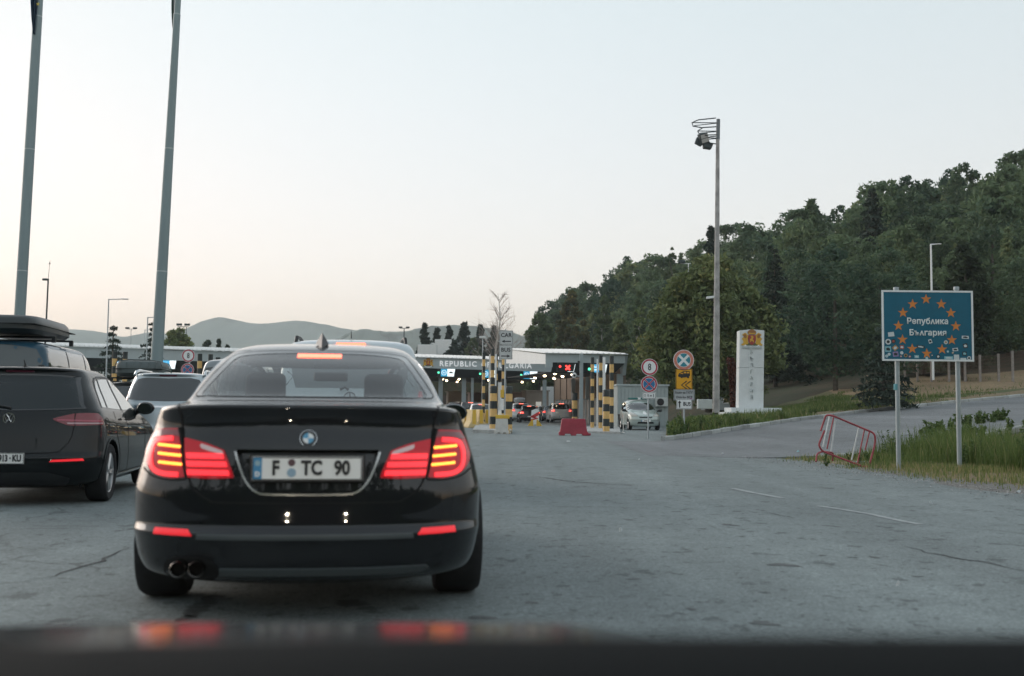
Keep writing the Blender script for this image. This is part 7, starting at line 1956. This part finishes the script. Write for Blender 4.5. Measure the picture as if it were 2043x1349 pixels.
# spruce and firs on the bank
Y = 50.0; q = at(1762, 802, Y); zb = verge_z(q.x, 56.5); Y = 57.5; q = at(1762, 802, Y); b = Vector((q.x, Y, q.z)); H = size_at(1762, 640, Y, b.z)
tree('spruce_tree', 'low dark spruce beside the left post of the border sign', b, spruce_crown(H, 3.6, .1, 21, 1.5, .17, .30), MB().tube([(0, 0, -.2), (0, 0, H * .95)], [.12, .02], 8), M_SPRUCE, M_BARK)
def spot(px, pbase, Y): q = at(px, pbase, Y); return Vector((q.x, Y, hill_z(q.x, Y) if Y > 74 else q.z))
def spr(px, ptop, Y, W, seed, label, sparse=0.0, mat=None, dens_=1.0, leaf=.26, name='spruce_tree', zb=None, z0=1.0):
    b = spot(px, 780, Y)
    if zb is not None: b.z = zb
    H = size_at(px, ptop, Y, b.z); tree(name, label, b, spruce_crown(H, W, z0, seed, dens_, leaf, .3, sparse), MB().tube([(0, 0, -.5), (0, 0, H * .97)], [.20, .03], 8), mat or M_SPRUCE, M_BARK)
spr(1547, 490, 84, 6.5, 31, 'tall dark larch right behind the monument in the wood', .25, M_PINE, 1.0, .24)
spr(1745, 372, 104, 8.0, 32, 'tallest dark spruce of the wood, rising left above the border sign', .15, None, .9, .32)
spr(1640, 520, 86, 6.0, 33, 'dark spruce in the wood midway between monument and border sign', .1, None, .9, .28)
spr(1421, 448, 132, 7.5, 34, 'dark spruce top standing on the skyline behind the wooden mast', .05, None, .8, .42)
spr(222, 643, 78, 3.8, 35, 'small spruce above the white canopy roof between the flagpoles', .05, None, 2.6, .13, zb=0)
spr(301, 636, 92, 4.4, 36, 'dark spruce just left of the second flagpole', .05, None, 2.4, .15, zb=0)
def broad(px, ptop, Y, Wpx, seed, label, mat, name, nc=150, per=60, leaf=.34, tb=.2, zb=None, z0f=.18, tr=.2, tm=None, depth=None):
    b = spot(px, 780, Y)
    if zb is not None: b.z = zb
    H = size_at(px, ptop, Y, b.z); Wm = Wpx / ppm(Y)
    return tree(name, label, b, broad_crown(H, Wm, H * z0f, nc, per, leaf, seed, tb, depth), trunk_mesh(H * .85, tr, seed, 7, .25, .3), mat, tm or M_BARK)
broad(1928, 495, 74, 125, 41, 'dark round tree in the wood just right above the border sign', M_DARKLEAF, 'broadleaf_tree', 170, 70, .26)
broad(1075, 628, 150, 78, 42, 'grey-green weeping tree behind the right end of the checkpoint roof', M_BIRCH, 'weeping_tree', 120, 60, .42, .1, zb=1.0)
broad(1140, 590, 155, 72, 43, 'yellowing tree left of the pale birch behind the checkpoint', M_YELLOWT, 'broadleaf_tree', 110, 60, .42, zb=1.5)
broad(1206, 588, 140, 44, 44, 'slender pale birch above the three right striped poles', M_BIRCH, 'birch_tree', 110, 60, .36, .45, zb=1.5, tm=M_BARKB)
broad(1275, 588, 112, 40, 45, 'pale birch directly left of the big round tree', M_BIRCH, 'birch_tree', 100, 60, .30, .4, zb=1.5, tm=M_BARKB)
broad(1240, 640, 118, 60, 46, 'mid green tree filling the gap between the two birches', M_LINDEN, 'broadleaf_tree', 100, 60, .34, zb=1.2)
broad(1625, 415, 150, 70, 47, 'spreading dark tree standing up on the skyline right of the mast', M_DARKLEAF, 'broadleaf_tree', 110, 60, .40)
broad(1340, 495, 165, 30, 48, 'thin loose tree on the skyline left of the mast', M_BIRCH, 'broadleaf_tree', 40, 40, .36)
broad(350, 664, 125, 90, 51, 'round green bushes above the roof right of the second flagpole', M_LINDEN, 'shrub', 110, 60, .36, .3, zb=2.5, z0f=.0)
for px, pt, w, lab in ((410, 680, 34, 'low bush above the roof under the hill top'), (434, 678, 10, 'slim dark cypress above the roof, left of two small bushes'), (452, 684, 12, 'small dark bush above the roof near the sedan')):
    broad(px, pt, 150, w, px, lab, M_DARKLEAF, 'shrub', 36, 40, .4, .3, zb=4, z0f=0)
# pines behind the canopy
def pine(px, ptop, Y, Wpx, seed, label, zb=9.2, nc=90, dead=False):
    b = Vector((at(px, 700, Y).x, Y, zb)); H = size_at(px, ptop, Y, zb); Wm = Wpx / ppm(Y); rg = np.random.default_rng(seed)
    C, R = [], []
    for k in range(nc):
        t = rg.uniform(.15, 1); a = rg.uniform(0, 6.28); r = .5 * Wm * (1.08 - t) ** .75 * rg.uniform(.2, 1.1); C.append((r * math.cos(a), r * math.sin(a), H * t)); R.append(Wm * rg.uniform(.07, .14) * (1.2 - .7 * t))
    P, T = clump_points(C, R, 30, rg, .5); V, F = leaves(P, .42 * rg.uniform(.6, 1.3, len(P)), rg, elong=1.9)
    tree('pine_tree', label, b, (V, F, np.repeat(T, 4)), trunk_mesh(H, .2, seed, 8, .3, .2, .01), M_PINE, M_BARK)
pine(846, 646, 185, 30, 61, 'single dark pine at the left end of the pine row')
pine(872, 654, 190, 26, 62, 'second pine from the left in the row behind the canopy')
pine(896, 652, 195, 30, 63, 'third pine in the row, above the letters REPUBLIC')
pine(926, 644, 190, 38, 64, 'broad pine behind the small lamp post')
pine(958, 650, 200, 34, 65, 'dense pine left of the bare birch', nc=110)
pine(985, 652, 195, 36, 66, 'pine directly under the bare birch crown', nc=100)
spr(906, 676, 172, 4.6, 67, 'low bushy spruce in front of the pines above the letters', 0, None, 1.0, .4, zb=7.2)
broad(944, 676, 178, 34, 68, 'light green bush in the pine row above the canopy', M_BIRCH, 'shrub', 50, 50, .4, .2, zb=8, z0f=0)
# bare birch
b = Vector((at(992, 760, 120).x, 120, 0)); H = size_at(994, 585, 120, 0); rgb = random.Random(9); mb = MB(); tw = MB()
ax = [Vector((.25 * math.sin(k * .8), 0, H * k / 12)) for k in range(13)]
t = thing('bare_birch', 'leafless pale birch rising behind the CAR sign', 'tree', b)
mb.tube(ax, [.22 - .20 * k / 12 for k in range(13)], 8); mb.build('trunk', M_BARKB, t, smooth=True)
for k in range(46):
    s_ = rgb.uniform(.32, .96); i = int(s_ * 12); p = ax[i].lerp(ax[min(12, i + 1)], s_ * 12 - i); a = rgb.uniform(0, 6.28); L = H * .34 * (1.12 - s_) * rgb.uniform(.6, 1.2) + .5
    d = Vector((math.cos(a), math.sin(a), rgb.uniform(.9, 1.6))).normalized(); e = p + d * L
    tw.tube([p, p + d * L * .5 + Vector((0, 0, .05 * L)), e], [.038, .024, .010], 5)
    for q in range(7):
        u = rgb.uniform(.3, 1); o_ = p + d * L * u; d2 = (d + Vector((rgb.uniform(-1, 1), rgb.uniform(-1, 1), rgb.uniform(-.6, .8)))).normalized(); tw.tube([o_, o_ + d2 * L * .3, o_ + d2 * L * .5 - Vector((0, 0, .15))], [.014, .011, .007], 3)
tw.build('branches', M_TWIG, t)

# the wood on the hill: one mass
rg = np.random.default_rng(77)
protos = []
for k in range(5): protos.append(broad_crown(11.0, 7.4, 1.8, 62, 50, .36, 200 + k, .12, cr=1.35))
for k in range(2): protos.append(spruce_crown(12.0, 5.2, 1.0, 300 + k, .75, .44, .3, .1))
near_protos = [broad_crown(11.0, 7.2, 2.0, 95, 62, .23, 400 + k, .12, cr=1.2) for k in range(4)] + [spruce_crown(12.0, 5.0, 1.2, 420 + k, 1.5, .25, .3, .1) for k in range(2)]
VV, FF, TT = [], [], []; nv = 0; tm = MB(); cnt = 0
named = [(at(px, 700, Y).x, Y) for px, Y in ((1547, 84), (1745, 104), (1640, 86), (1928, 74), (1206, 140), (1275, 112), (1140, 155), (1075, 150), (1240, 118), (1418, 69))]
trees = []
for row in np.arange(0, 1.18, .085):
    for u in np.arange(-.075, .74, .0001):
        b_, r_ = lerp1(u, HU, HB), lerp1(u, HU, HR); Y = b_ + 3 + (r_ - b_) * row
        if u < .0 and row < .25: pass
        if trees and trees[-1][3] == row and abs(u * Y - trees[-1][0]) < 5.0: continue
        x = u * Y + rg.uniform(-1.6, 1.6); y = Y + rg.uniform(-2.0, 2.0)
        trees.append((u * Y, x, y, row))
for (_, x, y, row) in trees:
    if x / y > .545 or (row < .4 and x / y > .51): continue
    if any((x - nx) ** 2 + (y - ny) ** 2 < 14 for nx, ny in named): continue
    k = rg.integers(0, len(protos)) if rg.uniform() > .45 else rg.integers(0, 5)
    V, F, T = protos[k] if row > .22 else near_protos[int(rg.integers(0, 6))]
    s = (rg.uniform(.78, 1.22) if row > .3 else rg.uniform(.7, 1.02)) * (1.0 if x / y > .03 else .8); a = rg.uniform(0, 6.28); zz = hill_z(x, y)
    ca, sa = math.cos(a) * s * rg.uniform(.85, 1.15), math.sin(a) * s
    W2 = np.stack([V[:, 0] * ca - V[:, 1] * sa + x, V[:, 0] * sa + V[:, 1] * ca + y, V[:, 2] * s * rg.uniform(.9, 1.12) + zz - .3], 1)
    VV.append(W2); FF.append(F + nv); nv += len(W2); TT.append(np.clip(T * .6 + rg.normal(.14, .24), 0, 1)); cnt += 1
    if row < .5 or rg.uniform() < .2: tm.tube([(x, y, zz - .5), (x + rg.uniform(-.3, .3), y, zz + 7 * s)], [.20 * s, .10 * s], 5)
F4 = np.concatenate(FF)
o = np_mesh('wood', np.concatenate(VV), F4, M_FOREST, None, attr=np.concatenate(TT)); tag(o, 'dense dark wood covering the hillside on the right', 'wood', kind='stuff')
o2 = tm.build('wood_trunks', M_BARK, o); o2['kind'] = 'stuff'
print('WOOD', cnt, nv, sum(len(f) for f in FF))

# unseen wood and slope added behind the camera to darken reflections in paint
VV, FF, TT = [], [], []; nv = 0
tag(mesh_obj('slope_behind', [(-110, -30, -.4), (110, -30, -.4), (110, -75, 16), (-110, -75, 16)], [(0, 1, 2, 3)], M_FORESTFLOOR), kind='structure')
for row, y0 in enumerate((-34, -44, -54, -64)):
    for x in np.arange(-75, 76, 6.0):
        V, F, T = protos[rg.integers(0, len(protos))]; V = V.reshape(-1, 4, 3)[::2].reshape(-1, 3); F = np.arange(len(V)).reshape(-1, 4); T = T.reshape(-1, 4)[::2].ravel(); s = rg.uniform(.9, 1.3); xx, yy = x + rg.uniform(-2, 2), y0 + rg.uniform(-2, 2) + abs(x) * .15
        VV.append(V * s + np.array([xx, yy, row * 3.6 - 3.0])); FF.append(F + nv); nv += len(V); TT.append(T)
o = np_mesh('wood', np.concatenate(VV), np.concatenate(FF), M_FOREST, None, attr=np.concatenate(TT)); tag(o, 'unseen wood added behind the viewer to darken reflections in the cars', 'wood', kind='stuff')

# ------------------------------------------------------------------ grass and weeds
M_GRASS = leaf_mat('grass_blades', (.07, .12, .028), (.16, .21, .065), (.36, .30, .15), .3)
M_WEED = leaf_mat('weed_leaves', (.06, .11, .035), (.15, .21, .07), (.26, .26, .11), .3)
def blades(P, h, w, rg, lean=.35, tint=None):
    n = len(P); h = np.broadcast_to(h, (n,)) * rg.uniform(.5, 1.25, n); a = rg.uniform(0, 6.28, n); w = np.broadcast_to(w, (n,))
    s = np.stack([np.cos(a), np.sin(a), 0 * a], 1) * (w / 2)[:, None]; b = rg.uniform(0, 6.28, n); l = rg.uniform(0, lean, n) * h
    tip = P + np.stack([np.cos(b) * l, np.sin(b) * l, h], 1); mid = P + np.stack([np.cos(b) * l * .3, np.sin(b) * l * .3, h * .55], 1)
    V = np.stack([P - s, P + s, mid + s * .8, tip, mid - s * .8], 1).reshape(-1, 3); i = np.arange(n)[:, None] * 5
    F = np.concatenate([i + np.array([[0, 1, 2, 4]]), i + np.array([[4, 2, 3, 3]])], 0)
    return V, i, tint if tint is not None else rg.uniform(0, 1, n)
def grass_obj(name, label, P, h, w, seed, mat=None, lean=.4, tint=None):
    rg = np.random.default_rng(seed); V, i, T = blades(P, h, w, rg, lean, tint)
    F = np.concatenate([np.concatenate([i, i + 1, i + 2], 1), np.concatenate([i, i + 2, i + 4], 1), np.concatenate([i + 4, i + 2, i + 3], 1)])
    o = np_mesh(name, V, F, mat or M_GRASS, None, attr=np.repeat(T, 5)); tag(o, label, 'grass', kind='stuff'); return o
rg = np.random.default_rng(3)
# near verge
def fbm(x, y): return .5 + .25 * np.sin(x * 1.3 + 2 * np.sin(y * .9)) + .25 * np.sin(y * 1.7 + 1.5 * np.sin(x * .7 + 1))
N_ = 60000; yy = rg.uniform(11.5, 27, N_); ed = np.interp(yy, [8, 13.2, 18.3, 21, 24.4], [7.2, 6.25, 5.75, 5.55, 5.2]); xx = ed + .45 + rg.exponential(2.6, N_)
near = np.interp(xx, NX, NY); d = fbm(xx, yy); m = (yy < near - .1) & (rg.uniform(0, 1, N_) < np.clip((xx - ed) * .32 - .16, .01, 1) * (.35 + .65 * (d > .45)))
xx, yy = xx[m], yy[m]; zz = np.array([nverge_z(a, b) for a, b in zip(xx, yy)]); hgt = .10 + .24 * np.clip((xx - np.interp(yy, [8, 13.2, 18.3, 21, 24.4], [7.2, 6.25, 5.75, 5.55, 5.2]) - .7) / 1.4, 0, 1) * (.5 + fbm(xx * .7, yy * .8)); hgt *= np.where((xx > 8.2) & (yy > 12), 1.45, .62)
hgt = np.where((xx < 8.5) & (yy < 20.2), np.minimum(hgt, .13), hgt)
tint = np.clip(rg.normal(.42, .2, len(xx)) + np.where(hgt < .16, .35, 0), 0, 1)
grass_obj('grass', 'tall green grass and straw on the verge under the border sign', np.stack([xx, yy, zz], 1), hgt, .014, 1, tint=tint)
# leafy weeds: stems with small leaves
def weeds(name, label, spots, seed, leaf=.030, mat=None):
    rg = np.random.default_rng(seed); P, S = [], MB(); 
    for (x, y, z, h) in spots:
        for s_ in range(rg.integers(3, 6)):
            a = rg.uniform(0, 6.28); l = rg.uniform(.1, .4) * h; top = Vector((x + math.cos(a) * l, y + math.sin(a) * l, z + h * rg.uniform(.7, 1.1)))
            S.tube([(x, y, z), Vector((x, y, z)).lerp(top, .5) + Vector((0, 0, .06 * h)), top], [.006, .005, .003], 3)
            n = int(30 * h / .6) + 6; t_ = rg.uniform(.12, 1.05, n); q = np.array([x, y, z]) + (np.array(top) - np.array([x, y, z])) * t_[:, None] + rg.normal(0, .06, (n, 3)) * (1.15 - t_)[:, None] * h * 1.3
            P.append(q)
    P = np.concatenate(P); V, F = leaves(P, leaf * rg.uniform(.5, 1.5, len(P)), rg, elong=2.2)
    o = np_mesh(name, V, F, mat or M_WEED, None, attr=np.repeat(np.clip(rg.normal(.4, .22, len(P)), 0, 1), 4)); tag(o, label, 'weeds', kind='stuff')
    st_ = S.build('weed_stems', M_WEED, o); st_['kind'] = 'stuff'
sp = []
for px, py, n, h, sx in ((1795, 912, 12, .60, .45), (1770, 905, 9, .5, .5), (1828, 905, 8, .60, .4), (1870, 925, 4, .22, .6), (1945, 925, 12, .55, .5), (1990, 935, 20, .7, .6), (2030, 945, 26, .8, .7), (2060, 955, 18, .8, .8), (1960, 900, 5, .4, .6), (1905, 905, 3, .3, .4), (1720, 918, 8, .22, .5), (1690, 912, 7, .18, .6)):
    c = gp(px, py, .1)
    for k in range(n):
        x, y = c.x + rg.normal(0, sx), c.y + rg.normal(0, sx)
        if y < near_y(x) - .2 and x > road_edge(y) + .5 and (y > 20.0 or x > 8.5): sp.append((x, y, nverge_z(x, y), h * rg.uniform(.6, 1.15)))
P = []
for (px, py, n, h, sx) in ((1795, 908, 420, .36, .4), (1945, 920, 700, .42, .4), (1990, 925, 1700, .52, .5), (2035, 940, 2600, .58, .6), (2075, 955, 2000, .6, .8), (1830, 905, 700, .40, .4), (1760, 908, 400, .26, .5)):
    c = gp(px, py, .1)
    for k in range(n):
        x, y = c.x + rg.normal(0, sx), c.y + rg.normal(0, sx)
        if y < near_y(x) - .2 and x > road_edge(y) + 1.15 and (y > 20.1 or x > 8.55): P.append((x, y, nverge_z(x, y), h))
P = np.array(P); grass_obj('grass', 'tall upright grass stems around and right of the border sign posts', P[:, :3], P[:, 3], .011, 16, lean=.35, tint=np.clip(rg.normal(.45, .26, len(P)), 0, 1))
sp = sp[::2]
weeds('weeds', 'leafy green weeds behind and beside the border sign posts', sp, 8)
sp = []
for k in range(26):                            # weeds on the ramp's near kerb
    x = rg.uniform(9.5, 17); y = near_y(x) - rg.uniform(-.05, .5); sp.append((x, y, ramp_zz(x) - .05, rg.uniform(.14, .42)))
for k in range(34):
    x = rg.uniform(11.2, 16.5); y = near_y(x) + 2.6 + rg.normal(0, .28) + (x - 11.2) * .1; sp.append((x, y, ramp_zz(x), rg.uniform(.12, .40)))
weeds('weeds', 'low weeds growing from the near kerb of the side road', sp, 9, .06)
# bank: lawn blades and tall weeds along the kerb
N_ = 52000; x0 = 5.6 + rg.exponential(9, N_); s_ = rg.uniform(.2, 13, N_); m = x0 < 34; x0, s_ = x0[m], s_[m]
P = np.array([tuple(verge_pt(a, b)) for a, b in zip(x0, s_)]); dd = fbm(P[:, 0] * .6, P[:, 1] * .7); keep = (dd > .42) & ~((x0 > 20) & (s_ > 4) & (rg.uniform(0, 1, len(x0)) < .8)) & ~((s_ < 1.3) & (rg.uniform(0, 1, len(x0)) < .7))
P, dd, s_ = P[keep], dd[keep], s_[keep]
grass_obj('grass', 'patchy lawn grass on the bank between kerb and wood', P, .12 + .10 * (dd > .7), .035, 4, tint=np.clip(rg.normal(.45, .22, len(P)), 0, 1))
P = []
for (c0, cs, n, sd1, sd2) in ((6.4, 1.9, 800, .4, .45), (7.6, 2.6, 1000, .8, .7), (9.2, 2.9, 900, .8, .7), (10.6, 3.0, 600, .7, .5), (12.4, 2.2, 500, .5, .4), (14.0, 2.6, 300, .5, .4), (8.2, 4.2, 1300, 1.2, .8), (11.5, 4.0, 300, 1.3, .5), (16.5, 4.0, 700, 1.2, .6), (21, 3, 600, 2, .6)):
    for a, b in zip(rg.normal(c0, sd1, n), rg.normal(cs, sd2, n)):
        if a > 5.6 and b > .5: P.append(tuple(verge_pt(a, b)))
P = np.array(P); hh_ = .34 + .18 * fbm(P[:, 0], P[:, 1]); grass_obj('grass', 'tall green grass around the foot of the bus sign', P, hh_, .035, 6, lean=.6, tint=np.clip(rg.normal(.46, .26, len(P)), 0, 1))
sp = []
for (c0, cs, n, h) in ((5.9, .8, 14, .4), (6.5, 1.6, 16, .7), (7.9, 2.0, 14, .55), (9.4, 2.4, 14, .6), (12.4, 2.0, 7, .45), (10.8, 2.0, 4, .35), (15.0, 2.0, 6, .4)):
    for k in range(n):
        v = verge_pt(max(5.6, c0 + rg.normal(0, .45)), max(.4, cs + rg.normal(0, .45))); sp.append((v.x, v.y, v.z, h * rg.uniform(.6, 1.2)))
weeds('weeds', 'leafy weeds in the grass along the kerb end', sp[::2], 10, .05)
# straw litter and gravel on the road edge
N_ = 3600; yy = rg.uniform(11, 25, N_); ed = np.interp(yy, [8, 13.2, 18.3, 21, 24.4], [7.2, 6.25, 5.75, 5.55, 5.2]); xx = ed + rg.normal(.30, .28, N_)
P = np.stack([xx, yy, np.where(xx > ed, .02, .008)], 1); V, F = leaves(P, rg.uniform(.008, .03, N_), rg, up=2.2, elong=1.2)
o = np_mesh('gravel', V, F, leaf_mat('gravel_stones', (.15, .145, .14), (.32, .31, .29), (.55, .54, .52), 0), None, attr=np.repeat(rg.uniform(0, 1, N_), 4)); tag(o, 'loose gravel along the right edge of the road', 'gravel', kind='stuff')

# ------------------------------------------------------------------ air
hz = MB().box((0, 0, 0), (9000, 5200, 330)).build('haze', None, None); hz.location = (0, 2300, 330 / 2 - 2.0)
hm = bpy.data.materials.new('haze_air'); hm.use_nodes = True; nt = hm.node_tree; nt.nodes.clear()
ho = nt.nodes.new('ShaderNodeOutputMaterial'); hv_ = nt.nodes.new('ShaderNodeVolumePrincipled')
hv_.inputs['Color'].default_value = (.91, .975, 1.0, 1); hv_.inputs['Density'].default_value = 0.00024; hv_.inputs['Anisotropy'].default_value = 0.0
nt.links.new(hv_.outputs[0], ho.inputs['Volume']); hz.data.materials.append(hm)
tag(hz, 'pale evening haze filling the valley air', 'haze', kind='stuff')
SC.cycles.volume_bounces = 3
